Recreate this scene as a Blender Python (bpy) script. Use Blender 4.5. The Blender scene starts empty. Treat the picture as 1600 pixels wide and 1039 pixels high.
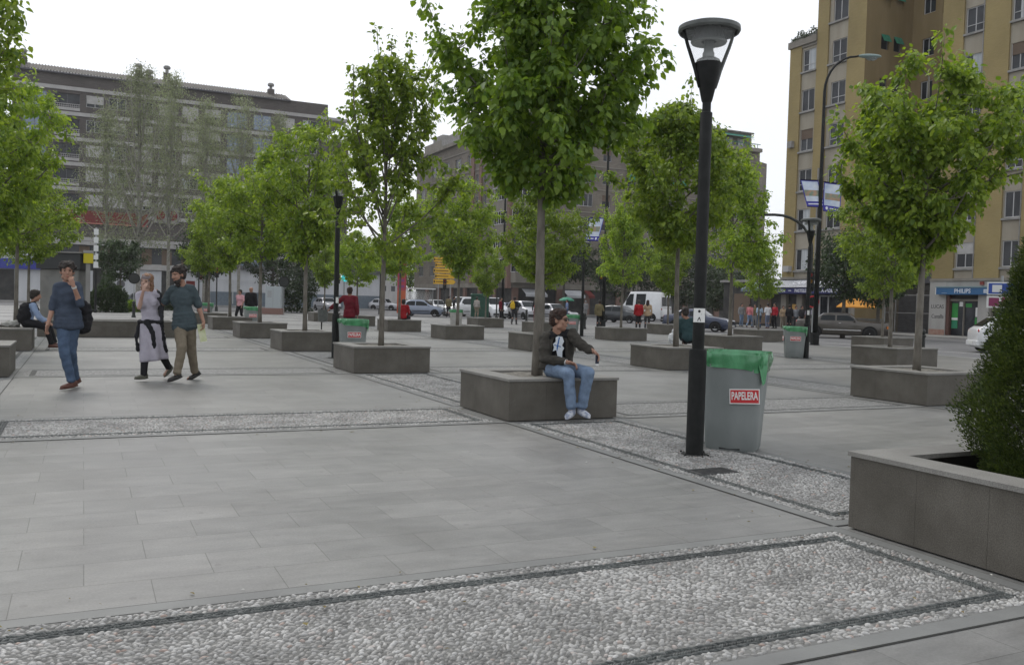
import bpy, math, random
import numpy as np
from mathutils import Vector, Matrix, noise as mnoise
random.seed(7)
sc = bpy.context.scene
COL = sc.collection
PI = math.pi
R = math.radians

# ------------------------------------------------------------------ camera geometry (metres, plaza grid = world axes)
TH = 0.4506; PITCH = 0.03484; ROLL = 0.02807; FPX = 1386.95
CAM = Vector((-4.461, -9.248, 1.40))
_f = Vector((math.sin(TH) * math.cos(PITCH), math.cos(TH) * math.cos(PITCH), -math.sin(PITCH)))
_r = Vector((math.cos(TH), -math.sin(TH), 0.0))
_u = _r.cross(_f)
RT = _r * math.cos(ROLL) + _u * math.sin(ROLL)
UP = -_r * math.sin(ROLL) + _u * math.cos(ROLL)
FW = _f
def ray(x, y):
    return FW + RT * ((x - 800) / FPX) + UP * (-(y - 519.5) / FPX)
def at(x, y, z=0.0):
    d = ray(x, y); return CAM + d * ((z - CAM.z) / d.z)
def atd(x, y, dep):
    """surveyed point: the ray at x,y taken at horizontal distance dep"""
    d = ray(x, y); return CAM + d * (dep / math.hypot(d.x, d.y))
def gd(x, dep, z=0.0):
    """ground position at depth dep along the view, column x"""
    d = ray(x, 480); p = CAM + d * (dep / math.hypot(d.x, d.y)); return Vector((p.x, p.y, z))
VIEWDIR = math.atan2(_f.y, _f.x)      # heading of the view on the ground

# ------------------------------------------------------------------ materials
MATS = {}
def _n(nt, t, **kw):
    n = nt.nodes.new(t)
    for k, v in kw.items():
        setattr(n, k, v)
    return n
def mat(name, col, rough=0.75, spec=0.35, metal=0.0, col2=None, ns=4.0, detail=4.0, bump=0.0, bs=None, coat=0.0,
        stretch=(1, 1, 1), ramp=(0.35, 0.65), trans=0.0, alpha=1.0, emit=None, world=False):
    if name in MATS: return MATS[name]
    m = bpy.data.materials.new(name); m.use_nodes = True
    nt = m.node_tree; b = nt.nodes['Principled BSDF']
    b.inputs['Base Color'].default_value = (*col, 1)
    b.inputs['Roughness'].default_value = rough
    b.inputs['Metallic'].default_value = metal
    b.inputs['Specular IOR Level'].default_value = spec
    b.inputs['Coat Weight'].default_value = coat
    if trans: b.inputs['Transmission Weight'].default_value = trans
    if alpha < 1: b.inputs['Alpha'].default_value = alpha
    if emit:
        b.inputs['Emission Color'].default_value = (*emit[0], 1); b.inputs['Emission Strength'].default_value = emit[1]
    if col2 is not None or bump:
        tc = _n(nt, 'ShaderNodeTexCoord'); mp = _n(nt, 'ShaderNodeMapping')
        nt.links.new(tc.outputs['Object'], mp.inputs['Vector']); mp.inputs['Scale'].default_value = stretch
    if col2 is not None:
        nz = _n(nt, 'ShaderNodeTexNoise'); nz.inputs['Scale'].default_value = ns; nz.inputs['Detail'].default_value = detail
        nt.links.new(mp.outputs[0], nz.inputs['Vector'])
        cr = _n(nt, 'ShaderNodeValToRGB')
        cr.color_ramp.elements[0].position = ramp[0]; cr.color_ramp.elements[1].position = ramp[1]
        cr.color_ramp.elements[0].color = (*col, 1); cr.color_ramp.elements[1].color = (*col2, 1)
        nt.links.new(nz.outputs['Fac'], cr.inputs[0]); nt.links.new(cr.outputs[0], b.inputs['Base Color'])
    if bump:
        nb = _n(nt, 'ShaderNodeTexNoise'); nb.inputs['Scale'].default_value = bs or ns * 6; nb.inputs['Detail'].default_value = 5
        nt.links.new(mp.outputs[0], nb.inputs['Vector'])
        bp = _n(nt, 'ShaderNodeBump'); bp.inputs['Strength'].default_value = bump; bp.inputs['Distance'].default_value = 0.02
        nt.links.new(nb.outputs['Fac'], bp.inputs['Height']); nt.links.new(bp.outputs[0], b.inputs['Normal'])
    MATS[name] = m
    return m

# ------------------------------------------------------------------ mesh building
class MB:
    def __init__(s): s.v = []; s.f = []; s.mi = []; s.cur = 0
    def add(s, vs, fs):
        o = len(s.v); s.v.extend([tuple(p) for p in vs]); s.f.extend([tuple(i + o for i in f) for f in fs]); s.mi.extend([s.cur] * len(fs)); return s
    def box(s, x0, x1, y0, y1, z0, z1, M=None):
        vs = [Vector((x, y, z)) for z in (z0, z1) for y in (y0, y1) for x in (x0, x1)]
        if M is not None: vs = [M @ p for p in vs]
        return s.add(vs, [(0, 2, 3, 1), (4, 5, 7, 6), (0, 1, 5, 4), (2, 6, 7, 3), (0, 4, 6, 2), (1, 3, 7, 5)])
    def bbox(s, x0, x1, y0, y1, z0, z1, b=0.01):
        """box with chamfered vertical and top edges"""
        ring = lambda i, z: [(x0 + i + b, y0 + i, z), (x1 - i - b, y0 + i, z), (x1 - i, y0 + i + b, z), (x1 - i, y1 - i - b, z),
                             (x1 - i - b, y1 - i, z), (x0 + i + b, y1 - i, z), (x0 + i, y1 - i - b, z), (x0 + i, y0 + i + b, z)]
        vs = ring(0, z0) + ring(0, z1 - b) + ring(b, z1)
        fs = [tuple(range(7, -1, -1)), tuple(range(16, 24))]
        for k in range(2):
            for i in range(8):
                j = (i + 1) % 8; fs.append((k * 8 + i, k * 8 + j, k * 8 + 8 + j, k * 8 + 8 + i))
        return s.add(vs, fs)
    def tube(s, pts, rads, n=10, cap=True, sq=1.0):
        pts = [Vector(p) for p in pts]; N = len(pts)
        if not hasattr(rads, '__len__'): rads = [rads] * N
        vs = []; up = Vector((0, 0, 1)); prev = None
        for i, p in enumerate(pts):
            t = (pts[min(i + 1, N - 1)] - pts[max(i - 1, 0)]).normalized()
            if prev is None:
                a = t.cross(up if abs(t.z) < 0.9 else Vector((1, 0, 0))).normalized()
            else:
                a = (prev - t * prev.dot(t)).normalized()
            prev = a; b = t.cross(a)
            for k in range(n):
                an = 2 * PI * k / n
                vs.append(p + (a * math.cos(an) + b * math.sin(an) * sq) * rads[i])
        fs = []
        for i in range(N - 1):
            for k in range(n):
                k2 = (k + 1) % n
                fs.append((i * n + k, i * n + k2, (i + 1) * n + k2, (i + 1) * n + k))
        if cap: fs += [tuple(range(n - 1, -1, -1)), tuple((N - 1) * n + k for k in range(n))]
        return s.add(vs, fs)
    def lathe(s, prof, n=20, cx=0, cy=0, a0=0, a1=2 * PI):
        full = abs(a1 - a0 - 2 * PI) < 1e-6; m = n if full else n + 1
        vs = []
        for r, z in prof:
            for k in range(m):
                a = a0 + (a1 - a0) * k / n
                vs.append((cx + r * math.cos(a), cy + r * math.sin(a), z))
        fs = []
        for i in range(len(prof) - 1):
            for k in range(n):
                k2 = (k + 1) % m
                fs.append((i * m + k, i * m + k2, (i + 1) * m + k2, (i + 1) * m + k))
        return s.add(vs, fs)
    def prism(s, poly, z0, z1, M=None):
        n = len(poly)
        vs = [Vector((x, y, z0)) for x, y in poly] + [Vector((x, y, z1)) for x, y in poly]
        if M is not None: vs = [M @ p for p in vs]
        fs = [tuple(range(n - 1, -1, -1)), tuple(range(n, 2 * n))] + [(i, (i + 1) % n, n + (i + 1) % n, n + i) for i in range(n)]
        return s.add(vs, fs)
    def quad(s, a, b, c, d): return s.add([a, b, c, d], [(0, 1, 2, 3)])
    def ell(s, c, r, M=None, n=12, m=8):
        vs = []; fs = []
        for i in range(m + 1):
            ph = PI * i / m - PI / 2
            for k in range(n):
                a = 2 * PI * k / n
                p = Vector((r[0] * math.cos(ph) * math.cos(a), r[1] * math.cos(ph) * math.sin(a), r[2] * math.sin(ph)))
                if M is not None: p = M @ p
                vs.append(p + Vector(c))
        for i in range(m):
            for k in range(n):
                k2 = (k + 1) % n; fs.append((i * n + k, i * n + k2, (i + 1) * n + k2, (i + 1) * n + k))
        return s.add(vs, fs)
    def build(s, name, mats, parent=None, smooth=False, loc=None):
        me = bpy.data.meshes.new(name)
        me.from_pydata([tuple(p) for p in s.v], [], s.f)
        if not isinstance(mats, (list, tuple)): mats = [mats]
        for m in mats: me.materials.append(m)
        if len(mats) > 1: me.polygons.foreach_set('material_index', s.mi)
        if smooth: me.polygons.foreach_set('use_smooth', [True] * len(me.polygons))
        me.validate(); me.update()
        return link(name, me, parent, loc)
def link(name, me, parent=None, loc=None):
    o = bpy.data.objects.new(name, me); COL.objects.link(o)
    if parent is not None: o.parent = parent
    if loc is not None: o.location = loc
    return o
def smooth_angle(o, ang=35):
    me = o.data
    me.polygons.foreach_set('use_smooth', [True] * len(me.polygons))
    try: me.set_sharp_from_angle(angle=R(ang))
    except Exception: pass
    return o
def tag(o, label=None, cat=None, group=None, kind=None):
    if label: o['label'] = label
    if cat: o['category'] = cat
    if group: o['group'] = group
    if kind: o['kind'] = kind
    return o
def thing(name, label, cat, loc=(0, 0, 0), rz=0.0, group=None):
    o = bpy.data.objects.new(name, None); o.empty_display_size = 0.3; COL.objects.link(o)
    o.location = loc; o.rotation_euler = (0, 0, rz)
    return tag(o, label, cat, group)
KIDS = {}
def dup(root, label, loc, rz=0.0, scale=None, group=None):
    r = root.copy(); COL.objects.link(r); r.location = loc; r.rotation_euler = (0, 0, rz)
    if scale is not None: r.scale = scale
    r['label'] = label
    if group: r['group'] = group
    if root.name not in KIDS: KIDS[root.name] = [(c, list(c.children)) for c in root.children]
    for ch, gs in KIDS[root.name]:
        c = ch.copy(); COL.objects.link(c); c.parent = r
        for g in gs:
            d = g.copy(); COL.objects.link(d); d.parent = c
    return r
def text_mesh(txt, size, bold=0.0, extrude=0.003, align='CENTER', spacing=1.0):
    cu = bpy.data.curves.new('lettering', 'FONT'); cu.body = txt; cu.size = size; cu.extrude = extrude; cu.offset = bold
    cu.align_x = align; cu.align_y = 'CENTER'; cu.space_character = spacing; cu.resolution_u = 3
    o = bpy.data.objects.new('tmp', cu); COL.objects.link(o)
    me = bpy.data.meshes.new_from_object(o.evaluated_get(bpy.context.evaluated_depsgraph_get()))
    bpy.data.objects.remove(o); bpy.data.curves.remove(cu)
    return me
def lettering(txt, size, m, parent, M, bold=0.0, extrude=0.003, sx=1.0, name='lettering', spacing=1.0, align='CENTER'):
    me = text_mesh(txt, size, bold, extrude, align, spacing); me.transform(M @ Matrix.Diagonal((sx, 1, 1, 1)))
    me.materials.clear(); me.materials.append(m); me.name = name
    return link(name, me, parent)
class Fr:
    """facade frame: a = along wall, z = up, d = outwards"""
    def __init__(s, o, ang, nsign=1):
        s.o = Vector((o[0], o[1], 0)); s.a = Vector((math.cos(ang), math.sin(ang), 0)); s.n = Vector((math.sin(ang), -math.cos(ang), 0)) * nsign
    def P(s, a, z, d=0.0): return s.o + s.a * a + s.n * d + Vector((0, 0, z))
def fbox(mb, F, a0, a1, z0, z1, d0, d1):
    vs = [F.P(a, z, d) for z in (z0, z1) for d in (d0, d1) for a in (a0, a1)]
    mb.add(vs, [(0, 2, 3, 1), (4, 5, 7, 6), (0, 1, 5, 4), (2, 6, 7, 3), (0, 4, 6, 2), (1, 3, 7, 5)])
def fwall(mb, F, a0, a1, z0, z1, holes, depth=0.25, d=0.0):
    A = sorted({a0, a1, *[h[0] for h in holes], *[h[1] for h in holes]}); A = [a for a in A if a0 <= a <= a1]
    Z = sorted({z0, z1, *[h[2] for h in holes], *[h[3] for h in holes]}); Z = [z for z in Z if z0 <= z <= z1]
    for j in range(len(Z) - 1):
        zc = (Z[j] + Z[j + 1]) / 2; run = None
        row = [h for h in holes if h[2] < zc < h[3]]
        for i in range(len(A) - 1):
            ac = (A[i] + A[i + 1]) / 2
            solid = not any(h[0] < ac < h[1] for h in row)
            if solid and run is None: run = A[i]
            if (not solid or i == len(A) - 2) and run is not None:
                e = A[i + 1] if solid else A[i]
                mb.quad(F.P(run, Z[j], d), F.P(e, Z[j], d), F.P(e, Z[j + 1], d), F.P(run, Z[j + 1], d)); run = None
    for h in holes:
        a, b, c, e = h[:4]
        mb.quad(F.P(a, c, d), F.P(a, e, d), F.P(a, e, d - depth), F.P(a, c, d - depth))
        mb.quad(F.P(b, c, d), F.P(b, c, d - depth), F.P(b, e, d - depth), F.P(b, e, d))
        mb.quad(F.P(a, e, d), F.P(b, e, d), F.P(b, e, d - depth), F.P(a, e, d - depth))
        mb.quad(F.P(a, c, d), F.P(a, c, d - depth), F.P(b, c, d - depth), F.P(b, c, d))
# ================================================================== materials of the ground
PU, PV, SZ = 6.9636, 6.5638, 1.4732
def slab_mat():
    m = bpy.data.materials.new('plaza_slabs'); m.use_nodes = True; nt = m.node_tree; b = nt.nodes['Principled BSDF']
    L = nt.links.new
    tc = _n(nt, 'ShaderNodeTexCoord')
    mp = _n(nt, 'ShaderNodeMapping'); L(tc.outputs['Object'], mp.inputs[0]); mp.inputs['Location'].default_value = (0.02, 0.145, 0)
    br = _n(nt, 'ShaderNodeTexBrick'); L(mp.outputs[0], br.inputs['Vector'])
    br.inputs['Scale'].default_value = 1; br.inputs['Brick Width'].default_value = 0.59; br.inputs['Row Height'].default_value = 0.375
    br.inputs['Mortar Size'].default_value = 0.0022; br.inputs['Mortar Smooth'].default_value = 0.3; br.offset = 0.5
    br.inputs['Color1'].default_value = (0.192, 0.192, 0.185, 1); br.inputs['Color2'].default_value = (0.235, 0.233, 0.224, 1)
    br.inputs['Mortar'].default_value = (0.11, 0.11, 0.10, 1); br.inputs['Bias'].default_value = 0.0
    n1 = _n(nt, 'ShaderNodeTexNoise'); n1.inputs['Scale'].default_value = 2.2; n1.inputs['Detail'].default_value = 11; n1.inputs['Roughness'].default_value = .74
    ms = _n(nt, 'ShaderNodeMapping'); ms.inputs['Scale'].default_value = (1.3, 3.6, 1); L(tc.outputs['Object'], ms.inputs[0]); L(ms.outputs[0], n1.inputs['Vector'])
    n2 = _n(nt, 'ShaderNodeTexNoise'); n2.inputs['Scale'].default_value = 0.35; n2.inputs['Detail'].default_value = 5; L(tc.outputs['Object'], n2.inputs['Vector'])
    r1 = _n(nt, 'ShaderNodeValToRGB'); r1.color_ramp.elements[0].position = .32; r1.color_ramp.elements[1].position = .72
    r1.color_ramp.elements[0].color = (.74, .745, .75, 1); r1.color_ramp.elements[1].color = (1.14, 1.14, 1.13, 1); L(n1.outputs['Fac'], r1.inputs[0])
    r2 = _n(nt, 'ShaderNodeValToRGB'); r2.color_ramp.elements[0].position = .35; r2.color_ramp.elements[1].position = .7
    r2.color_ramp.elements[0].color = (.86, .86, .86, 1); r2.color_ramp.elements[1].color = (1.08, 1.07, 1.06, 1); L(n2.outputs['Fac'], r2.inputs[0])
    x1 = _n(nt, 'ShaderNodeMixRGB', blend_type='MULTIPLY'); x1.inputs[0].default_value = 1; L(br.outputs['Color'], x1.inputs[1]); L(r1.outputs[0], x1.inputs[2])
    x2 = _n(nt, 'ShaderNodeMixRGB', blend_type='MULTIPLY'); x2.inputs[0].default_value = 1; L(x1.outputs[0], x2.inputs[1]); L(r2.outputs[0], x2.inputs[2])
    # trodden-in spots and gum
    vo = _n(nt, 'ShaderNodeTexVoronoi'); vo.voronoi_dimensions = '2D'; vo.inputs['Scale'].default_value = 2.1; L(tc.outputs['Object'], vo.inputs['Vector'])
    lt = _n(nt, 'ShaderNodeMath', operation='LESS_THAN'); lt.inputs[1].default_value = 0.036; L(vo.outputs['Distance'], lt.inputs[0])
    x3 = _n(nt, 'ShaderNodeMixRGB'); x3.inputs[2].default_value = (.16, .155, .15, 1); L(lt.outputs[0], x3.inputs[0]); L(x2.outputs[0], x3.inputs[1])
    n4 = _n(nt, 'ShaderNodeTexNoise'); n4.inputs['Scale'].default_value = 75; n4.inputs['Detail'].default_value = 3; L(tc.outputs['Object'], n4.inputs['Vector'])
    m4 = _n(nt, 'ShaderNodeMapRange'); m4.inputs['From Min'].default_value = .3; m4.inputs['From Max'].default_value = .7; m4.inputs['To Min'].default_value = .88; m4.inputs['To Max'].default_value = 1.1; L(n4.outputs['Fac'], m4.inputs[0])
    n5 = _n(nt, 'ShaderNodeTexNoise'); n5.inputs['Scale'].default_value = 1.1; n5.inputs['Detail'].default_value = 7; n5.inputs['Roughness'].default_value = .7; n5.inputs['Distortion'].default_value = .6; L(tc.outputs['Object'], n5.inputs['Vector'])
    r5 = _n(nt, 'ShaderNodeValToRGB'); r5.color_ramp.elements[0].position = .28; r5.color_ramp.elements[1].position = .56
    r5.color_ramp.elements[0].color = (.80, .79, .78, 1); r5.color_ramp.elements[1].color = (1, 1, 1, 1); L(n5.outputs['Fac'], r5.inputs[0])
    x4 = _n(nt, 'ShaderNodeMixRGB', blend_type='MULTIPLY'); x4.inputs[0].default_value = 1; L(x3.outputs[0], x4.inputs[1]); L(m4.outputs[0], x4.inputs[2])
    x5 = _n(nt, 'ShaderNodeMixRGB', blend_type='MULTIPLY'); x5.inputs[0].default_value = 1; L(x4.outputs[0], x5.inputs[1]); L(r5.outputs[0], x5.inputs[2])
    L(x5.outputs[0], b.inputs['Base Color'])
    b.inputs['Specular IOR Level'].default_value = 0.55
    rr = _n(nt, 'ShaderNodeMapRange'); rr.inputs['To Min'].default_value = .34; rr.inputs['To Max'].default_value = .6; L(n1.outputs['Fac'], rr.inputs[0]); L(rr.outputs[0], b.inputs['Roughness'])
    bp = _n(nt, 'ShaderNodeBump'); bp.inputs['Strength'].default_value = .25; bp.inputs['Distance'].default_value = .0016
    L(n1.outputs['Fac'], bp.inputs['Height'])
    bp2 = _n(nt, 'ShaderNodeBump'); bp2.inputs['Strength'].default_value = .5; bp2.inputs['Distance'].default_value = .003; bp2.invert = True
    L(br.outputs['Fac'], bp2.inputs['Height']); L(bp.outputs[0], bp2.inputs['Normal']); L(bp2.outputs[0], b.inputs['Normal'])
    return m
def cobble_mat(name, c1, c2, gap, scale, stretch=(1, 1, 1), rough=0.6):
    m = bpy.data.materials.new(name); m.use_nodes = True; nt = m.node_tree; b = nt.nodes['Principled BSDF']; L = nt.links.new
    tc = _n(nt, 'ShaderNodeTexCoord'); mp = _n(nt, 'ShaderNodeMapping'); mp.inputs['Scale'].default_value = stretch; L(tc.outputs['Object'], mp.inputs[0])
    v = _n(nt, 'ShaderNodeTexVoronoi', feature='F1'); v.inputs['Scale'].default_value = scale; L(mp.outputs[0], v.inputs['Vector'])
    e = _n(nt, 'ShaderNodeTexVoronoi', feature='DISTANCE_TO_EDGE'); e.inputs['Scale'].default_value = scale; L(mp.outputs[0], e.inputs['Vector'])
    sp = _n(nt, 'ShaderNodeSeparateColor'); L(v.outputs['Color'], sp.inputs[0])
    r = _n(nt, 'ShaderNodeMixRGB'); r.inputs[1].default_value = (*c1, 1); r.inputs[2].default_value = (*c2, 1); L(sp.outputs[0], r.inputs[0])
    k = _n(nt, 'ShaderNodeMapRange'); k.inputs['From Min'].default_value = 0.02; k.inputs['From Max'].default_value = 0.16; L(e.outputs['Distance'], k.inputs[0])
    x = _n(nt, 'ShaderNodeMixRGB'); x.inputs[1].default_value = (*gap, 1); L(k.outputs[0], x.inputs[0]); L(r.outputs[0], x.inputs[2]); L(x.outputs[0], b.inputs['Base Color'])
    bp = _n(nt, 'ShaderNodeBump'); bp.inputs['Distance'].default_value = .012; bp.inputs['Strength'].default_value = .9
    sq = _n(nt, 'ShaderNodeMath', operation='SQRT'); L(k.outputs[0], sq.inputs[0]); L(sq.outputs[0], bp.inputs['Height']); L(bp.outputs[0], b.inputs['Normal'])
    b.inputs['Roughness'].default_value = rough
    return m
def pebble_mat(name, cols, rough=0.5):
    m = bpy.data.materials.new(name); m.use_nodes = True; nt = m.node_tree; b = nt.nodes['Principled BSDF']; L = nt.links.new
    g = _n(nt, 'ShaderNodeNewGeometry'); cr = _n(nt, 'ShaderNodeValToRGB')
    els = cr.color_ramp.elements
    while len(els) < len(cols): els.new(0.5)
    for i, (p, c) in enumerate(cols): els[i].position = p; els[i].color = (*c, 1)
    L(g.outputs['Random Per Island'], cr.inputs[0])
    tc = _n(nt, 'ShaderNodeTexCoord'); nz = _n(nt, 'ShaderNodeTexNoise'); nz.inputs['Scale'].default_value = 60; L(tc.outputs['Object'], nz.inputs['Vector'])
    mr = _n(nt, 'ShaderNodeMapRange'); mr.inputs['To Min'].default_value = .8; mr.inputs['To Max'].default_value = 1.2; L(nz.outputs['Fac'], mr.inputs[0])
    x = _n(nt, 'ShaderNodeMixRGB', blend_type='MULTIPLY'); x.inputs[0].default_value = 1; L(cr.outputs[0], x.inputs[1]); L(mr.outputs[0], x.inputs[2])
    n6 = _n(nt, 'ShaderNodeTexNoise'); n6.inputs['Scale'].default_value = 2.2; n6.inputs['Detail'].default_value = 5; L(tc.outputs['Object'], n6.inputs['Vector'])
    m6 = _n(nt, 'ShaderNodeMapRange'); m6.inputs['From Min'].default_value = .35; m6.inputs['From Max'].default_value = .6; m6.inputs['To Min'].default_value = .68; m6.inputs['To Max'].default_value = 1.05; L(n6.outputs['Fac'], m6.inputs[0])
    y = _n(nt, 'ShaderNodeMixRGB', blend_type='MULTIPLY'); y.inputs[0].default_value = 1; L(x.outputs[0], y.inputs[1]); L(m6.outputs[0], y.inputs[2])
    L(y.outputs[0], b.inputs['Base Color']); b.inputs['Roughness'].default_value = rough
    return m
M_SLAB = slab_mat()
M_COB = cobble_mat('pale_cobbles', (.22, .22, .21), (.42, .42, .41), (.13, .13, .125), 34)
M_COBD = cobble_mat('dark_cobbles', (.05, .055, .052), (.11, .115, .11), (.03, .03, .03), 40)
M_BORD = mat('border_stone', (.15, .152, .148), .55, col2=(.195, .198, .19), ns=2.0, bump=.1, bs=60)
M_MORT = mat('cobble_mortar', (.13, .13, .125), .9, col2=(.19, .19, .18), ns=8, bump=.4, bs=80)
M_MORTD = mat('dark_mortar', (.07, .07, .068), .9, col2=(.12, .12, .115), ns=8, bump=.4, bs=80)
M_ASPH = mat('asphalt', (.115, .115, .118), .85, col2=(.16, .16, .16), ns=.5, detail=8, bump=.25, bs=90)
M_PAVE = mat('pavement_tiles', (.22, .215, .205), .8, col2=(.29, .285, .27), ns=.8, detail=6, bump=.1, bs=30)
M_KERB = mat('kerb_stone', (.26, .26, .25), .7, col2=(.34, .34, .33), ns=2)
M_PAINT = mat('road_paint', (.62, .62, .6), .6, col2=(.42, .42, .41), ns=3, detail=7)

# ---- road sheet reaching the horizon
mb = MB(); mb.quad((-1480, -580, -.14), (1780, -580, -.14), (1780, 2480, -.14), (-1480, 2480, -.14))
tag(mb.build('road', M_ASPH), kind='structure')
# ---- plaza slab platform with kerb
PLZ = [(-60, -60), (14, -60), (20.5, 4), (22.2, 14), (22.2, 22), (25.2, 33), (25.0, 42), (19.5, 52.5), (3.2, 63.0), (-14, 72), (-60, 82)]
def inset(poly, d):
    out = []; n = len(poly)
    for i in range(n):
        p0, p1, p2 = Vector(poly[i - 1]), Vector(poly[i]), Vector(poly[(i + 1) % n])
        a = (p1 - p0).normalized(); b = (p2 - p1).normalized()
        na = Vector((-a.y, a.x)); nb = Vector((-b.y, b.x)); m = (na + nb).normalized()
        out.append(tuple(p1 + m * d / max(.3, m.dot(na))))
    return out
INN = inset(PLZ, .3)
mb = MB(); n = len(PLZ)
mb.add([(x, y, 0) for x, y in INN], [tuple(range(n))])
tag(mb.build('plaza_paving', M_SLAB), kind='structure')
mb = MB()
for i in range(n):
    j = (i + 1) % n
    a, b, c, d = PLZ[i], PLZ[j], INN[j], INN[i]
    mb.quad((*a, .006), (*b, .006), (*c, .006), (*d, .006)); mb.quad((*a, -.2), (*b, -.2), (*b, .006), (*a, .006)); mb.quad((*d, .006), (*c, .006), (*c, -.1), (*d, -.1))
tag(mb.build('plaza_kerb', M_KERB), kind='structure')
def inside(x, y):
    for i in range(n):
        a, b = INN[i], INN[(i + 1) % n]
        if (b[0] - a[0]) * (y - a[1]) - (b[1] - a[1]) * (x - a[0]) < 0.2: return False
    return True
# ---- bands of cobbles framed by stone between the planters
def ring(mb, x0, x1, y0, y1, w, z):
    mb.quad((x0, y0, z), (x1, y0, z), (x1, y0 + w, z), (x0, y0 + w, z)); mb.quad((x0, y1 - w, z), (x1, y1 - w, z), (x1, y1, z), (x0, y1, z))
    mb.quad((x0, y0 + w, z), (x0 + w, y0 + w, z), (x0 + w, y1 - w, z), (x0, y1 - w, z)); mb.quad((x1 - w, y0 + w, z), (x1, y0 + w, z), (x1, y1 - w, z), (x1 - w, y1 - w, z))
bord, cob, dark, mort, mortd, gapl = MB(), MB(), MB(), MB(), MB(), MB()
REAL = []       # segments that get modelled pebbles
def segment(x0, x1, y0, y1, real=0):
    if not all(inside(x, y) for x, y in ((x0, y0), (x1, y0), (x1, y1), (x0, y1))): return
    ring(bord, x0, x1, y0, y1, .1, .006); ring(gapl, x0 - .009, x1 + .009, y0 - .009, y1 + .009, .009, .0045)
    z = .004
    ring(mort if real else cob, x0 + .1, x1 - .1, y0 + .1, y1 - .1, .1, z)
    ring(mortd if real else dark, x0 + .2, x1 - .2, y0 + .2, y1 - .2, .08, z)
    (mort if real else cob).quad((x0 + .28, y0 + .28, z), (x1 - .28, y0 + .28, z), (x1 - .28, y1 - .28, z), (x0 + .28, y1 - .28, z))
    if real: REAL.append((x0, x1, y0, y1, real))
S0, S1 = -.06, 1.535
for gu in range(-4, 5):
    for gv in range(-4, 12):
        rl = {(-1, -1): 2, (-1, 0): 1, (-2, -1): 1}.get((gu, gv), 0)
        segment(gu * PU + S1, (gu + 1) * PU + S0, gv * PV + S0, gv * PV + S1, rl)
        rl = {(0, -1): 2, (0, 0): 1}.get((gu, gv), 0)
        segment(gu * PU + S0, gu * PU + S1, gv * PV + S1, (gv + 1) * PV + S0, rl)
for m_, nm, mt in ((bord, 'border_stones', M_BORD), (cob, 'cobble_bands', M_COB), (dark, 'dark_cobble_lines', M_COBD), (mort, 'mortar_bed', M_MORT), (mortd, 'dark_mortar_bed', M_MORTD), (gapl, 'paving_joint', mat('open_joint', (.045, .045, .042), .9))):
    if m_.f: tag(m_.build(nm, mt), kind='structure')
# ---- modelled pebbles
def domes(P, A, L_, W_, H_, seg, name, mt, label):
    rng = np.random.default_rng(3); N = len(P)
    k = np.arange(seg) * 2 * PI / seg
    rings = ([(1.0, 0.0), (.86, .55), (.5, .92)] if seg > 5 else [(1.0, 0.0), (.7, .75)])
    base = []
    for rr, zz in rings: base += [(rr * math.cos(t), rr * math.sin(t), zz) for t in k]
    base.append((0, 0, 1.0)); base = np.array(base); nv = len(base)
    V = np.empty((N, nv, 3)); ca, sa = np.cos(A)[:, None], np.sin(A)[:, None]
    bx = base[None, :, 0] * L_[:, None]; by = base[None, :, 1] * W_[:, None]
    wob = 1 + rng.uniform(-.13, .13, (N, nv)); bx = bx * wob; by = by * wob
    tilt = rng.normal(0, .12, (N, 2))
    V[..., 0] = P[:, 0, None] + bx * ca - by * sa; V[..., 1] = P[:, 1, None] + bx * sa + by * ca
    V[..., 2] = .001 + base[None, :, 2] * H_[:, None] + (bx * tilt[:, 0, None] + by * tilt[:, 1, None]) * base[None, :, 2]
    F = []
    nr = len(rings)
    for r_ in range(nr - 1):
        for i in range(seg):
            j = (i + 1) % seg; F.append((r_ * seg + i, r_ * seg + j, (r_ + 1) * seg + j, (r_ + 1) * seg + i))
    q = np.array(F); T = np.array([((nr - 1) * seg + i, (nr - 1) * seg + (i + 1) % seg, nv - 1) for i in range(seg)])
    off = (np.arange(N) * nv)[:, None, None]
    me = bpy.data.meshes.new(name)
    lv = np.concatenate([(q[None] + off).reshape(-1), (T[None] + off).reshape(-1)])
    nq, ntr = N * len(q), N * len(T)
    me.vertices.add(N * nv); me.vertices.foreach_set('co', V.reshape(-1).astype(np.float32))
    me.loops.add(len(lv)); me.loops.foreach_set('vertex_index', lv.astype(np.int32))
    me.polygons.add(nq + ntr)
    st = np.concatenate([np.arange(nq) * 4, nq * 4 + np.arange(ntr) * 3])
    me.polygons.foreach_set('loop_start', st.astype(np.int32))
    me.polygons.foreach_set('use_smooth', np.ones(nq + ntr, dtype=bool))
    me.materials.append(mt); me.update(calc_edges=True); me.validate()
    return tag(link(name, me), label, 'pebbles', kind='stuff')
M_PEB = pebble_mat('pebble', [(0, (.18, .176, .165)), (.3, (.27, .264, .25)), (.65, (.35, .345, .33)), (.95, (.45, .445, .43)), (1, (.33, .24, .2))])
M_PEBD = pebble_mat('dark_pebble', [(0, (.035, .04, .04)), (.6, (.075, .085, .08)), (1, (.15, .155, .15))])
rng = np.random.default_rng(11)
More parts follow.
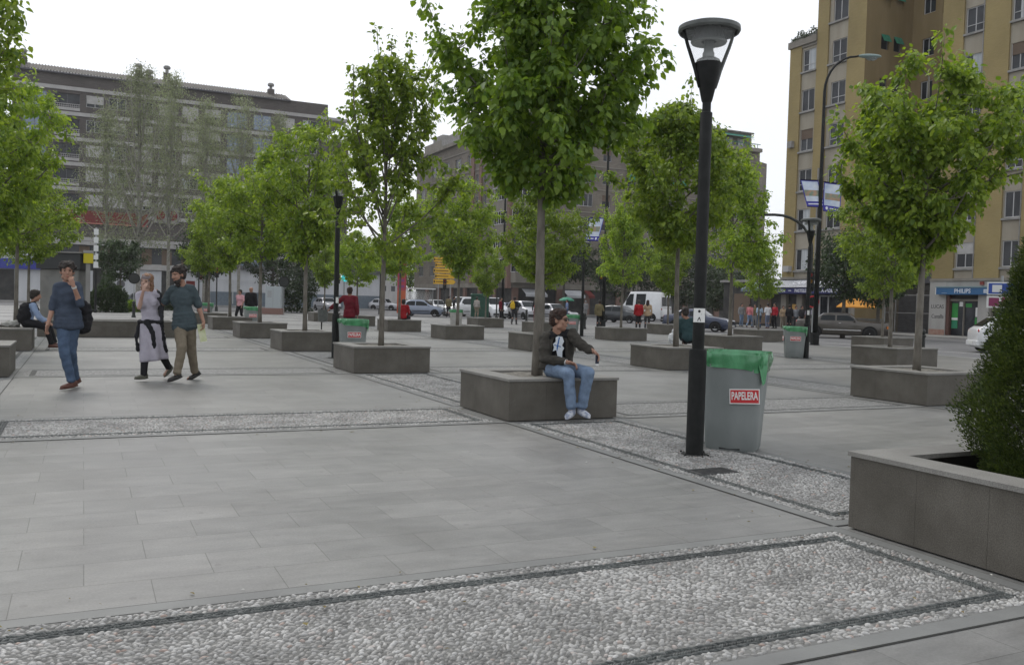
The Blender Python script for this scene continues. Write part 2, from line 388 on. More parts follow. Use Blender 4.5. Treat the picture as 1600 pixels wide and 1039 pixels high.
for lvl, seg, nm in ((2, 8, 'pebble_cobbles'), (1, 5, 'pebble_cobbles')):
    P = []; A = []; D = []; DA = []
    for x0, x1, y0, y1, rl in REAL:
        if rl != lvl: continue
        if x1 < 0.1: x0 = max(x0, -7.2)
        sx, sy = .030, .0205
        gx, gy = np.meshgrid(np.arange(x0 + .1, x1 - .1, sx), np.arange(y0 + .1, y1 - .1, sy))
        gx = gx + (np.arange(gx.shape[0]) % 2)[:, None] * sx / 2
        p = np.stack([gx.ravel(), gy.ravel()], 1) + rng.uniform(-.009, .009, (gx.size, 2))
        dx = np.minimum(p[:, 0] - x0, x1 - p[:, 0]); dy = np.minimum(p[:, 1] - y0, y1 - p[:, 1]); dd = np.minimum(dx, dy)
        keep = (dd > .112) & ((dd < .198) | (dd > .288)); p = p[keep]
        P.append(p)
        A.append(.5 * np.sin(p[:, 0] * 2.3 + p[:, 1] * 1.7) + rng.normal(0, .6, len(p)))
        for horiz in (0, 1):        # herringbone rows of thin dark pebbles
            a0, a1 = (x0 + .2, x1 - .2) if horiz == 0 else (y0 + .2, y1 - .2)
            for side in (0, 1):
                c = (y0 + .24 if side == 0 else y1 - .24) if horiz == 0 else (x0 + .24 if side == 0 else x1 - .24)
                for row in range(3):
                    t = np.arange(a0, a1, .0135); o = c + (row - 1) * .026 + rng.uniform(-.002, .002, t.size)
                    ang = (R(32) if row % 2 else -R(32)) + rng.normal(0, .12, t.size)
                    if horiz == 0: D.append(np.stack([t, o], 1)); DA.append(ang)
                    else: D.append(np.stack([o, t], 1)); DA.append(ang + PI / 2)
    P = np.concatenate(P); A = np.concatenate(A); D = np.concatenate(D); DA = np.concatenate(DA)
    N = len(P)
    domes(P, A, rng.uniform(.0125, .0215, N), rng.uniform(.0075, .0115, N), rng.uniform(.007, .0125, N), seg, nm, M_PEB,
          'white river pebbles set in mortar in the nearest framed bands' if lvl == 2 else 'white river pebbles set in mortar in the bands beside the seated man')
    N = len(D)
    domes(D, DA, rng.uniform(.015, .019, N), rng.uniform(.0045, .006, N), rng.uniform(.008, .012, N), seg, 'dark_pebble_lines', M_PEBD,
          'dark pebbles laid herringbone as lines in the nearest bands' if lvl == 2 else 'dark pebbles laid as lines in the bands beside the seated man')
# drain cover by the lamp
c = at(1112, 738); mb = MB(); mb.bbox(-.2, .2, -.11, .11, .0, .008, .003)
for i in range(9): mb.box(-.17, .17, -.09 + i * .021, -.08 + i * .021, .008, .011)
o = mb.build('access_cover', mat('cast_iron', (.055, .057, .058), .6, metal=.4, col2=(.09, .088, .085), ns=20)); o.location = (c.x, c.y, .009)
tag(o, 'dark iron access cover set in the cobbles before the near lamp post', 'drain cover')

# ================================================================== planters
def granite(name, c1, c2):
    m = bpy.data.materials.new(name); m.use_nodes = True; nt = m.node_tree; b = nt.nodes['Principled BSDF']; L = nt.links.new
    tc = _n(nt, 'ShaderNodeTexCoord')
    n1 = _n(nt, 'ShaderNodeTexNoise'); n1.inputs['Scale'].default_value = 2.2; n1.inputs['Detail'].default_value = 9; n1.inputs['Roughness'].default_value = .65; L(tc.outputs['Object'], n1.inputs['Vector'])
    cr = _n(nt, 'ShaderNodeValToRGB'); cr.color_ramp.elements[0].position = .3; cr.color_ramp.elements[1].position = .72
    cr.color_ramp.elements[0].color = (*c1, 1); cr.color_ramp.elements[1].color = (*c2, 1); L(n1.outputs['Fac'], cr.inputs[0])
    n2 = _n(nt, 'ShaderNodeTexNoise'); n2.inputs['Scale'].default_value = 140; n2.inputs['Detail'].default_value = 2; L(tc.outputs['Object'], n2.inputs['Vector'])
    mr = _n(nt, 'ShaderNodeMapRange'); mr.inputs['From Min'].default_value = .3; mr.inputs['From Max'].default_value = .7; mr.inputs['To Min'].default_value = .72; mr.inputs['To Max'].default_value = 1.28; L(n2.outputs['Fac'], mr.inputs[0])
    x = _n(nt, 'ShaderNodeMixRGB', blend_type='MULTIPLY'); x.inputs[0].default_value = 1; L(cr.outputs[0], x.inputs[1]); L(mr.outputs[0], x.inputs[2])
    # fine pale veins
    mp = _n(nt, 'ShaderNodeMapping'); mp.inputs['Scale'].default_value = (1, 1, 3); mp.inputs['Rotation'].default_value = (.4, .5, 0); L(tc.outputs['Object'], mp.inputs[0])
    n3 = _n(nt, 'ShaderNodeTexNoise'); n3.inputs['Scale'].default_value = 1.6; n3.inputs['Detail'].default_value = 3; L(mp.outputs[0], n3.inputs['Vector'])
    s = _n(nt, 'ShaderNodeMath', operation='SUBTRACT'); s.inputs[1].default_value = .5; L(n3.outputs['Fac'], s.inputs[0])
    ab = _n(nt, 'ShaderNodeMath', operation='ABSOLUTE'); L(s.outputs[0], ab.inputs[0])
    l = _n(nt, 'ShaderNodeMath', operation='LESS_THAN'); l.inputs[1].default_value = .0016; L(ab.outputs[0], l.inputs[0])
    vm = _n(nt, 'ShaderNodeMath', operation='MULTIPLY'); vm.inputs[1].default_value = .07; L(l.outputs[0], vm.inputs[0])
    x2 = _n(nt, 'ShaderNodeMixRGB'); x2.inputs[2].default_value = (.4, .39, .37, 1); L(vm.outputs[0], x2.inputs[0]); L(x.outputs[0], x2.inputs[1]); L(x2.outputs[0], b.inputs['Base Color'])
    b.inputs['Roughness'].default_value = .62; b.inputs['Specular IOR Level'].default_value = .3
    bp = _n(nt, 'ShaderNodeBump'); bp.inputs['Strength'].default_value = .12; bp.inputs['Distance'].default_value = .004; L(n2.outputs['Fac'], bp.inputs['Height']); L(bp.outputs[0], b.inputs['Normal'])
    return m
M_GRAN = granite('planter_granite', (.072, .065, .053), (.128, .118, .101))
M_COPE = granite('coping_granite', (.165, .16, .147), (.25, .243, .225))
M_JOINT = mat('stone_joint', (.055, .052, .046), .9)
M_SOIL = mat('planter_soil', (.13, .12, .10), .95, col2=(.24, .225, .2), ns=18, bump=.7, bs=60)
def make_planter(w=SZ, d=SZ, h=.5, soil=.472, cw=.27, label='', loc=(0, 0, 0), group='granite tree planters on the plaza'):
    t = thing('planter', label, 'planter', loc, 0, group)
    mb = MB(); th = .2; e = .0016
    def panels(a0, a1, n):      # claddings with open joints
        s = (a1 - a0) / n; return [(a0 + i * s + (e if i else 0) / 2, a0 + (i + 1) * s - (e if i < n - 1 else 0) / 2) for i in range(n)]
    nx, ny = max(2, round(w / .5)), max(2, round(d / .5))
    for a, b in panels(0, w, nx):
        mb.box(a, b, 0, .03, .012, h - .03); mb.box(a, b, d - .03, d, .012, h - .03)
    for a, b in panels(.031, d - .031, ny):
        mb.box(0, .03, a, b, .012, h - .03); mb.box(w - .03, w, a, b, .012, h - .03)
    mb.build('wall', M_GRAN, t)
    mb = MB()
    for x0, x1, y0, y1 in ((.03, w - .03, .03, .12), (.03, w - .03, d - .12, d - .03), (.03, .12, .12, d - .12), (w - .12, w - .03, .12, d - .12)):
        mb.box(x0, x1, y0, y1, 0, h - .03)
    mb.build('core', M_JOINT, t)
    mb = MB(); o = .015
    mb.box(-o, w + o, -o, cw, h - .029, h); mb.box(-o, w + o, d - cw, d + o, h - .029, h)
    mb.box(-o, cw, cw, d - cw, h - .029, h); mb.box(w - cw, w + o, cw, d - cw, h - .029, h)
    mb.build('coping', M_COPE, t)
    mb = MB(); g = 12; vs = []; rr = random.Random(5)
    for j in range(g + 1):
        for i in range(g + 1):
            vs.append((.12 + (w - .24) * i / g, .12 + (d - .24) * j / g, soil + rr.uniform(-.012, .012)))
    mb.add(vs, [(j * (g + 1) + i, j * (g + 1) + i + 1, (j + 1) * (g + 1) + i + 1, (j + 1) * (g + 1) + i) for j in range(g) for i in range(g)])
    mb.build('soil', M_SOIL, t, smooth=True)
    return t
PL = {
 (0, 0): 'square granite planter that the man in the dark jacket sits on',
 (0, 1): 'granite planter with the tall airy tree, next behind the seated man on the left',
 (0, 2): 'granite planter just left of the lamp post foot, behind the airy tree’s planter',
 (0, 3): 'granite planter in front of the bin next to the pair in pink and black',
 (0, 4): 'granite planter directly behind the booklet in the bearded man’s hand',
 (0, 5): 'smallest far granite planter showing above the one behind the bearded man',
 (1, 0): 'long-faced granite planter behind the conifer at the right, nearest of the right row',
 (1, 1): 'granite planter on which the person in dark teal sits with a plastic bag',
 (1, 2): 'granite planter directly left of the seated man, half hidden by his tree trunk',
 (1, 3): 'granite planter in front of the round litter bin in the middle left',
 (1, 4): 'granite planter with the person in bright red sitting at its far edge',
 (1, 5): 'granite planter whose right end shows beside the green-lined bin at the left lamp',
 (1, 6): 'granite planter behind the small steel litter bin on a post',
 (2, 1): 'granite planter second in the right-hand row, behind the nearest one',
 (2, 2): 'granite planter just right of the near lamp post, in front of a farther one',
 (2, 3): 'granite planter before the dark hatchback and the couple in red and beige',
 (2, 4): 'granite planter far behind the seated man with a red bag woman above it',
 (2, 5): 'granite planter left of the woman with the yellow backpack',
 (3, 2): 'granite planter with pale scuff marks, third in the right-hand row',
 (3, 3): 'granite planter below the crowd outside the cafe, left of the green-lined bin',
 (3, 4): 'granite planter mostly hidden behind the teal person, under the white van',
 (-1, 1): 'granite planter cut off by the left edge of the picture, the nearer one',
 (-1, 2): 'granite planter at the left edge with a hunched man and pale bag on it',
}
first = None
for (gu, gv), lab in PL.items():
    loc = (gu * PU, gv * PV, 0)
    if first is None: first = make_planter(label=lab, loc=loc)
    else: dup(first, lab, loc)
make_planter(label='nearest granite planter at the right edge, holding the dark conifer', loc=(0, -PV, 0), soil=.30, cw=.24)
a = at(57, 527); b = at(282, 527)
make_planter(w=b.x - a.x, d=SZ, label='long low granite planter behind the three walking people', loc=(a.x, 3 * PV, 0), soil=.45)

# scraps blown along the bands: dry leaves, stubs, paper crumbs
rg = np.random.default_rng(77); vs = []; fs = []; mi = []
for k in range(420):
    if k % 3: gx_ = rg.choice([-6.9, .0, 1.5]) + rg.normal(0, .25); gy_ = rg.uniform(-6, 14)
    else: gx_ = rg.uniform(-7, 3); gy_ = rg.choice([-6.56, -5.0, -.05, 1.6]) + rg.normal(0, .3)
    if 0 < gx_ < 1.5 and (gy_ % PV) < 1.5: continue
    a = rg.uniform(0, 6.28); l_ = rg.uniform(.008, .022); w_ = l_ * rg.uniform(.25, .7); z = .022; b0 = len(vs)
    for x, y, q in ((-l_, 0, 0), (0, -w_, .004), (l_, 0, .001), (0, w_, .005)): vs.append((gx_ + x * math.cos(a) - y * math.sin(a), gy_ + x * math.sin(a) + y * math.cos(a), z * (1 if (abs(gx_ - .75) < .7 or gy_ < -5) else .35) + q))
    fs.append((b0, b0 + 1, b0 + 2, b0 + 3)); mi.append(0 if rg.random() < .75 else 1)
mb = MB(); mb.v = vs; mb.f = fs; mb.mi = mi
tag(mb.build('leaf_litter', [mat('dry_leaf', (.12, .08, .04), .9, col2=(.2, .17, .06), ns=3), mat('paper_scrap', (.5, .5, .47), .8)]), 'tiny dry leaves and crumbs scattered over the paving and pebbles', 'litter', kind='stuff')
# ================================================================== foliage
def leaf_mat(name, c1, c2, tr, ns=2.5, tfac=.42):
    m = bpy.data.materials.new(name); m.use_nodes = True; nt = m.node_tree; L = nt.links.new
    for nn in list(nt.nodes): nt.nodes.remove(nn)
    out = _n(nt, 'ShaderNodeOutputMaterial'); b = _n(nt, 'ShaderNodeBsdfPrincipled'); t = _n(nt, 'ShaderNodeBsdfTranslucent'); mx = _n(nt, 'ShaderNodeMixShader')
    g = _n(nt, 'ShaderNodeNewGeometry'); tc = _n(nt, 'ShaderNodeTexCoord')
    nz = _n(nt, 'ShaderNodeTexNoise'); nz.inputs['Scale'].default_value = ns; L(tc.outputs['Object'], nz.inputs['Vector'])
    oi = _n(nt, 'ShaderNodeObjectInfo')
    ad = _n(nt, 'ShaderNodeMath', operation='ADD'); L(g.outputs['Random Per Island'], ad.inputs[0]); L(nz.outputs['Fac'], ad.inputs[1])
    ml = _n(nt, 'ShaderNodeMath', operation='MULTIPLY'); ml.inputs[1].default_value = .5; L(ad.outputs[0], ml.inputs[0])
    cr = _n(nt, 'ShaderNodeValToRGB'); cr.color_ramp.elements[0].position = .2; cr.color_ramp.elements[1].position = .8
    cr.color_ramp.elements[0].color = (*c1, 1); cr.color_ramp.elements[1].color = (*c2, 1); L(ml.outputs[0], cr.inputs[0])
    hs = _n(nt, 'ShaderNodeHueSaturation'); L(cr.outputs[0], hs.inputs['Color'])
    mr = _n(nt, 'ShaderNodeMapRange'); mr.inputs['To Min'].default_value = .82; mr.inputs['To Max'].default_value = 1.18; L(oi.outputs['Random'], mr.inputs[0]); L(mr.outputs[0], hs.inputs['Value'])
    L(hs.outputs[0], b.inputs['Base Color']); b.inputs['Roughness'].default_value = .45; b.inputs['Specular IOR Level'].default_value = .4
    x = _n(nt, 'ShaderNodeMixRGB', blend_type='MULTIPLY'); x.inputs[0].default_value = 1; x.inputs[2].default_value = (*tr, 1); L(hs.outputs[0], x.inputs[1])
    L(x.outputs[0], t.inputs['Color']); mx.inputs[0].default_value = tfac
    L(b.outputs[0], mx.inputs[1]); L(t.outputs[0], mx.inputs[2]); L(mx.outputs[0], out.inputs['Surface'])
    return m
M_LEAF = leaf_mat('box_elder_leaves', (.075, .137, .021), (.26, .34, .05), (1.9, 1.9, .75))
M_LEAFD = leaf_mat('deep_leaves', (.055, .11, .019), (.18, .26, .04), (1.9, 1.9, .75))
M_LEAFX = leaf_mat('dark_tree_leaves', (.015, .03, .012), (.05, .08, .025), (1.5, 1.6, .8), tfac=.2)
M_LEAFP = leaf_mat('poplar_leaves', (.14, .155, .095), (.25, .275, .17), (1.5, 1.6, 1.15), tfac=.35)
M_THUJA = leaf_mat('conifer_sprays', (.012, .03, .008), (.11, .15, .022), (1.4, 1.5, .6), ns=6, tfac=.12)
M_BARK = mat('tree_bark', (.095, .085, .07), .85, col2=(.18, .165, .14), ns=9, detail=8, bump=.6, bs=35, stretch=(1, 1, .35))
M_BARKD = mat('dark_bark', (.07, .06, .05), .9, col2=(.12, .11, .09), ns=9, bump=.5, bs=30)
def leaves_mesh(name, P, T, N, size, mt, shape=6, wid=1.0):
    """P positions, T tip directions, N normals (n,3); size (n,)"""
    T = T / np.linalg.norm(T, axis=1, keepdims=True); B = np.cross(N, T); B /= (np.linalg.norm(B, axis=1, keepdims=True) + 1e-9); N = np.cross(T, B)
    n = len(P); s = size[:, None]
    if shape == 6:
        loc = [(0, 0, 0), (.3, .36, .06), (.68, .26, .03), (1.0, 0, -.12), (.68, -.26, .03), (.3, -.36, .06)]
        faces = [(0, 3, 2, 1), (0, 5, 4, 3)]
    else:
        loc = [(0, 0, 0), (.45, .3, .05), (1, 0, -.08), (.45, -.3, .05)]; faces = [(0, 2, 1), (0, 3, 2)]
    k = len(loc); V = np.empty((n, k, 3))
    for i, (a, b, c) in enumerate(loc): V[:, i] = P + (T * a + B * b * wid + N * c) * s
    F = np.array(faces); fl = F.shape[1]
    lv = (F[None] + (np.arange(n) * k)[:, None, None]).reshape(-1)
    me = bpy.data.meshes.new(name); me.vertices.add(n * k); me.vertices.foreach_set('co', V.reshape(-1).astype(np.float32))
    me.loops.add(len(lv)); me.loops.foreach_set('vertex_index', lv.astype(np.int32))
    nf = n * len(F); me.polygons.add(nf); me.polygons.foreach_set('loop_start', (np.arange(nf) * fl).astype(np.int32))
    me.materials.append(mt); me.update(calc_edges=True); me.validate()
    return me
def tree_meshes(seed, z0, top, rad, prof, nlimb=14, ntip=120, nleaf=5000, ls=.11, rt=.06, fox=.35, lm=None, bark=None, lean=(0, 0), extra=(),
                clump=.17, up=1.0, shape=6, base_z=0.0, leader=.9, squash=(1, 1), thin=1.0):
    """tree with a leader, limbs reaching the crown outline, twigs to many tips, leaves hanging in clumps"""
    rg = np.random.default_rng(seed); rn = random.Random(seed)
    lm = lm or M_LEAF; bark = bark or M_BARK
    pz, pr = zip(*prof)
    env = lambda z: rad * np.interp((z - z0) / (top - z0), pz, pr)
    mb = MB()
    H = z0 + (top - z0) * leader; K = 12; lead = []
    for i in range(K + 1):
        f = i / K; z = base_z + (H - base_z) * f
        lead.append(Vector((lean[0] * f + .05 * math.sin(3.1 * f + seed) * f, lean[1] * f + .05 * math.cos(2.7 * f + seed) * f, z)))
    lr = [rt * (1.28 if i == 0 else 1.0) * (1 - .86 * (i / K) ** 1.1) + .006 for i in range(K + 1)]
    lr[0] = rt * 1.25
    mb.tube(lead, lr, 10)
    # knots on the trunk
    for _ in range(5):
        z = rn.uniform(base_z + .3, z0); a = rn.uniform(0, 6.28); f = (z - base_z) / (H - base_z)
        mb.ell((lean[0] * f + math.cos(a) * rt * .75, lean[1] * f + math.sin(a) * rt * .75, z), (.018, .018, .022), n=6, m=4)
    def lead_at(z):
        f = max(0, min(.999, (z - base_z) / (H - base_z))) * K; i = int(f); return lead[i].lerp(lead[i + 1], f - i)
    nodes = [(lead_at(z0 + (H - z0) * t), .02) for t in np.linspace(.05, 1, 10)]
    C, Dr, Wt = [], [], []       # clump centres, growth directions, weights
    for i in range(nlimb):
        f = (i + rn.random() * .6) / nlimb; zs = z0 + (top - z0) * (.0 + .62 * f); a = i * 2.399 + rn.uniform(-.4, .4)
        zt = zs + (top - z0) * rn.uniform(.16, .42) * up; zt = min(zt, top - .05)
        e = float(env(min(zt, top))) * rn.uniform(.66, 1.24)
        s = lead_at(zs); tip = Vector((s.x + math.cos(a) * e * squash[0], s.y + math.sin(a) * e * squash[1], zt))
        m = s.lerp(tip, .5) + Vector((math.cos(a), math.sin(a), 0)) * e * .12 - Vector((0, 0, (zt - zs) * .1))
        pts = [s.lerp(m, t).lerp(m.lerp(tip, t), t) for t in np.linspace(0, 1, 8)]
        r0 = max(.008, rt * .42 * (1 - .5 * f))
        mb.tube(pts, [r0 * (1 - .85 * k / 7) + .003 for k in range(8)], 6)
        nodes += [(p, .01) for p in pts[2:]]
        for k in range(3, 8):
            if rn.random() < fox + .4:
                d = (pts[k] - pts[k - 1]).normalized(); C.append(pts[k] + Vector([rn.gauss(0, .04) for _ in range(3)])); Dr.append(d); Wt.append(1.0 + fox)
        if rn.random() < fox:      # long whip with leaves
            d = (tip - m).normalized(); q = tip + d * rn.uniform(.2, .5) + Vector((0, 0, rn.uniform(.05, .25)))
            mb.tube([tip, tip.lerp(q, .5), q], [.008, .006, .003], 5)
            for t in (.3, .65, 1): C.append(tip.lerp(q, t)); Dr.append(d); Wt.append(.55)
    for path in extra:            # hand placed long branches, lists of points relative to the trunk foot
        pts = [Vector(p) for p in path]
        mb.tube(pts, [.02 * (1 - .8 * k / (len(pts) - 1)) + .004 for k in range(len(pts))], 6)
        for k in range(1, len(pts)):
            for t in (.25, .6, .95):
                C.append(pts[k - 1].lerp(pts[k], t)); Dr.append((pts[k] - pts[k - 1]).normalized()); Wt.append(.8)
    for i in range(ntip):
        zt = z0 + (top - z0) * rn.random() ** .9; e = float(env(zt)) * (rn.random() ** .45) * rn.uniform(.85, 1.08)
        a = rn.uniform(0, 2 * PI); c = lead_at(min(zt, H)); e *= 1 + .62 * mnoise.noise(Vector((math.cos(a) * 1.6, math.sin(a) * 1.6, zt * 1.1 / max(1, rad * .6) + seed)))
        tip = Vector((c.x + math.cos(a) * e * squash[0], c.y + math.sin(a) * e * squash[1], zt))
        if mnoise.noise(tip * (1.5 / max(.5, rad)) + Vector((seed * 3.1, 0, 0))) < -.16 * thin: continue
        best = min(nodes, key=lambda nd: (nd[0] - tip).length + (1.2 if nd[0].z > tip.z + .1 else 0))
        s = best[0]; m = s.lerp(tip, .5) + Vector((0, 0, -.03))
        mb.tube([s, m, tip], [.009, .006, .003], 4, cap=False)
        d = (tip - s).normalized() if (tip - s).length > .01 else Vector((0, 0, 1))
        C.append(tip); Dr.append(d); Wt.append(1.0)
        if (tip - s).length > .5: C.append(m); Dr.append(d); Wt.append(.7)
    trunk = mb
    C = np.array([tuple(c) for c in C]); Dr = np.array([tuple(d) for d in Dr]); Wt = np.array(Wt); Wt = Wt * rg.uniform(.5, 1.5, len(Wt)); Wt /= Wt.sum()
    idx = rg.choice(len(C), nleaf, p=Wt)
    off = rg.normal(0, 1, (nleaf, 3)); off /= np.linalg.norm(off, axis=1, keepdims=True); off *= (rg.random((nleaf, 1)) ** .6) * clump
    off[:, 2] *= .8
    P = C[idx] + off + Dr[idx] * rg.uniform(-.1, .1, (nleaf, 1))
    out = off / clump
    T = out * .7 + Dr[idx] * .25 + np.array([0, 0, -.75]) + rg.normal(0, .38, (nleaf, 3))
    N = np.array([0, 0, .9]) + out * .8 + rg.normal(0, .55, (nleaf, 3))
    S = ls * (.5 + .85 * rg.random(nleaf) ** 1.3)
    return trunk, leaves_mesh('crown', P, T, N, S, lm, shape), bark
def make_tree(name, label, loc, rz, group, args, parts=('trunk', 'crown'), cat='tree'):
    t = thing(name, label, cat, loc, rz, group)
    tr, cm, bark = tree_meshes(**args)
    tr.build('trunk', bark, t, smooth=True); link('crown', cm, t)
    return t
EGG = [(0, .25), (.12, .62), (.3, .92), (.5, 1), (.7, .9), (.87, .6), (1, .12)]
VASE = [(0, .15), (.15, .4), (.35, .75), (.6, 1), (.78, .92), (.92, .6), (1, .2)]
TALL = [(0, .4), (.15, .85), (.35, 1), (.55, .78), (.75, .62), (.9, .45), (1, .2)]
ZB = .42
def pc(gu, gv, dx=.5, dy=.5): return (gu * PU + SZ * dx, gv * PV + SZ * dy, 0)
GT = 'young street trees in the granite planters'
# the big round tree over the seated man
make_tree('tree', 'tree with the large dark round crown above the seated man, the biggest crown', pc(0, 0), .3, GT,
          dict(seed=3, z0=2.75, top=5.85, rad=1.2, prof=[(0, .3), (.1, .62), (.28, .97), (.5, 1), (.7, .92), (.88, .72), (1, .4)], nlimb=26, ntip=400, nleaf=24000, ls=.095, rt=.062,
               fox=.6, lm=M_LEAFD, base_z=ZB, clump=.19, thin=.9))
make_tree('tree', 'tall airy tree with upswept leafy wands, left of the big round tree', pc(0, 1), 1.0, GT,
          dict(seed=8, z0=2.2, top=5.95, rad=1.62, prof=[(0, .4), (.1, .85), (.25, 1), (.42, .95), (.6, .62), (.85, .42), (1, .2)], nlimb=24, ntip=150, nleaf=11000, ls=.098, rt=.05, fox=.9, base_z=ZB, up=1.5, clump=.14, thin=1.5, lm=M_LEAF,
               extra=[[(0, 0, 3.0), (-.55, .25, 3.9), (-.74, .4, 4.7), (-.8, .42, 5.6)], [(0, 0, 4.2), (.45, -.3, 4.9), (.8, -.5, 5.6), (1.0, -.6, 6.1)], [(0, 0, 4.0), (.7, -.35, 4.6), (1.4, -.7, 5.2)]]))
make_tree('tree', 'vase-shaped tree before the yellow building, one branch reaching the right edge', pc(1, 0, .5, .55), 0, GT,
          dict(seed=14, z0=2.2, top=5.5, rad=1.2, prof=[(0, .12), (.12, .32), (.3, .72), (.5, 1), (.72, .98), (.9, .6), (1, .25)], nlimb=24, ntip=420, nleaf=23000, ls=.094, rt=.055, fox=.3, base_z=ZB, clump=.18, thin=.6,
               extra=[[(0, 0, 3.2), (.7, -.3, 3.8), (1.4, -.65, 4.1), (2.1, -1.0, 4.25), (2.7, -1.25, 4.4)], [(0, 0, 3.0), (.8, -.35, 3.5), (1.6, -.7, 3.75), (2.2, -1.0, 3.8)]]))
make_tree('tree', 'tree with pale trunk growing from the planter behind the near lamp post', pc(1, 1), 2.0, GT,
          dict(seed=21, z0=2.7, top=5.9, rad=1.4, prof=EGG, nlimb=18, ntip=330, nleaf=16000, ls=.105, rt=.06, fox=.4, base_z=ZB, clump=.2, lean=(.12, .0)))
G1 = dict(seed=31, z0=2.4, top=5.6, rad=1.45, prof=EGG, nlimb=15, ntip=300, nleaf=14000, ls=.11, rt=.055, fox=.4, base_z=ZB, clump=.2, shape=4)
G2 = dict(seed=37, z0=2.3, top=5.7, rad=1.4, prof=VASE, nlimb=16, ntip=300, nleaf=14000, ls=.11, rt=.055, fox=.5, base_z=ZB, clump=.19, up=1.2, shape=4)
G3 = dict(seed=45, z0=2.5, top=5.9, rad=1.35, prof=TALL, nlimb=16, ntip=280, nleaf=13000, ls=.11, rt=.052, fox=.7, base_z=ZB, clump=.18, up=1.3, shape=4)
a_ = make_tree('tree', 'round tree whose trunk stands just left of the left lamp post', pc(0, 2), .5, GT, G2)
b_ = make_tree('tree', 'low tree hanging nearly to eye level, before the old brown saloon', pc(2, 1, .4, .5), 1.4, GT, G1)
c_ = make_tree('tree', 'tree with a dark hollow in its crown, right of the near lamp post', pc(2, 2), 4.0, GT, G3)
b_.scale = (.92, .92, .86)
c_.scale = (1.15, 1.15, 1.08)
src = [a_, b_, c_]
TL = [(0, 3, 1, .3, 1.05, 'tree behind the raised hand side of the bearded man, fourth in the left row'),
      (0, 4, 0, 1.7, 1.02, 'tree with crown above the bearded man, before the dark brick building'),
      (0, 5, 2, 2.2, .95, 'far small tree, farthest of the left row, behind the bearded man'),
      (1, 2, 1, 3.1, .84, 'tree with low yellow-green crown seen just right of the seated man’s trunk'),
      (1, 3, 0, 5.0, .98, 'tree standing in the planter before the round litter bin'),
      (1, 4, 2, 1.1, .98, 'tree behind the person in bright red, partly behind the airy tree'),
      (1, 5, 1, 3.9, .82, 'small tree just right of the left lamp post, beyond the woman in dark red'),
      (1, 6, 0, 5.5, .85, 'small far tree between the left lamp post and the small steel bin'),
      (2, 3, 2, .2, .9, 'slim tree in front of the white van and dark hatchback'),
      (2, 4, 1, 2.9, .86, 'tree mostly hidden behind the big round tree, over the silver car'),
      (2, 5, 0, 4.4, .74, 'small tree by the white vans, left of the woman with the yellow backpack'),
      (3, 2, 1, 5.9, .8, 'tree whose thin dark trunk stands right of the orange awning'),
      (3, 3, 2, 3.5, .74, 'narrow tree in front of the crowd at the cafe'),
      (3, 4, 0, 2.4, .85, 'tree behind the white van’s rear and the teal seated person'),
      (-1, 2, 0, 2.6, 1.07, 'tall full tree at the left edge, behind the planter with the crouching man'),
      (-1, 3, 2, 1.0, 1.05, 'second thin trunk from the left edge, crown merged with its bigger neighbour'),
      (-1, 4, 1, .6, .95, 'third thin trunk from the left edge, in front of the grey kiosk')]
for gu, gv, k, rz, s, lab in TL:
    dup(src[k], lab, pc(gu, gv), rz, (s * 1.02, s * 1.02, s), GT)
make_tree('tree', 'tree whose branch tips hang into the top left corner, trunk outside', (gd(-88, 15.6).x, gd(-88, 15.6).y, 0), 0, GT,
          dict(seed=52, z0=3.7, top=7.6, rad=1.25, prof=EGG, nlimb=15, ntip=150, nleaf=6500, ls=.10, rt=.06, fox=.5, base_z=0, clump=.18, lm=M_LEAF))

# ---- conifer in the nearest planter
def conifer():
    rg = np.random.default_rng(5); H = 1.78; Rr = .57; ns = 4600; q = 46
    t = thing('conifer', 'dense dark green conifer cone in the nearest planter, cut by the right edge', 'conifer', (SZ * .69, -PV + SZ * .5, .28))
    z = H * rg.random(ns) ** 1.12 * .97; a = rg.uniform(0, 2 * PI, ns); f = z / H
    env = Rr * np.clip(np.minimum(.80 + f * 1.5, 1.0) * (1 - f ** 2.4) ** .8, .02, 1)
    lump = np.array([mnoise.noise(Vector((math.cos(x) * 2.2, math.sin(x) * 2.2, y * 3.0))) for x, y in zip(a, z)])
    r = env * (.86 + .34 * lump) * (1 - .35 * rg.random(ns) ** 2)
    C = np.stack([np.cos(a) * r, np.sin(a) * r, z + .04], 1)
    D = np.stack([np.cos(a), np.sin(a), .9 + .4 * rg.random(ns)], 1) + rg.normal(0, .22, (ns, 3)); D /= np.linalg.norm(D, axis=1, keepdims=True)
    S = np.cross(D, rg.normal(0, 1, (ns, 3))); S /= np.linalg.norm(S, axis=1, keepdims=True)
    n = ns * q; i = np.repeat(np.arange(ns), q); u = rg.random(n); v = rg.uniform(-1, 1, n) * (.35 + .65 * u)
    P = C[i] + D[i] * ((u - .45) * .13)[:, None] + S[i] * (v * .055)[:, None] + rg.normal(0, .004, (n, 3))
    T = D[i] * 1.0 + S[i] * (v * .9)[:, None] + rg.normal(0, .2, (n, 3)); N = np.cross(D[i], S[i]) + rg.normal(0, .35, (n, 3))
    link('foliage', leaves_mesh('foliage', P, T, N, rg.uniform(.012, .026, n), M_THUJA, 4, .62), t)
    m = MB(); m.tube([(0, 0, 0), (0, 0, 1.6)], [.05, .008], 8)
    for k in range(70):
        an = k * 2.4; z_ = .1 + 1.5 * k / 70; e = .6 * Rr * (1 - (z_ / H) ** 1.5)
        m.tube([(0, 0, z_), (math.cos(an) * e, math.sin(an) * e, z_ + .2)], [.012, .004], 4, cap=False)
    m.build('trunk', M_BARKD, t, smooth=True)
conifer()

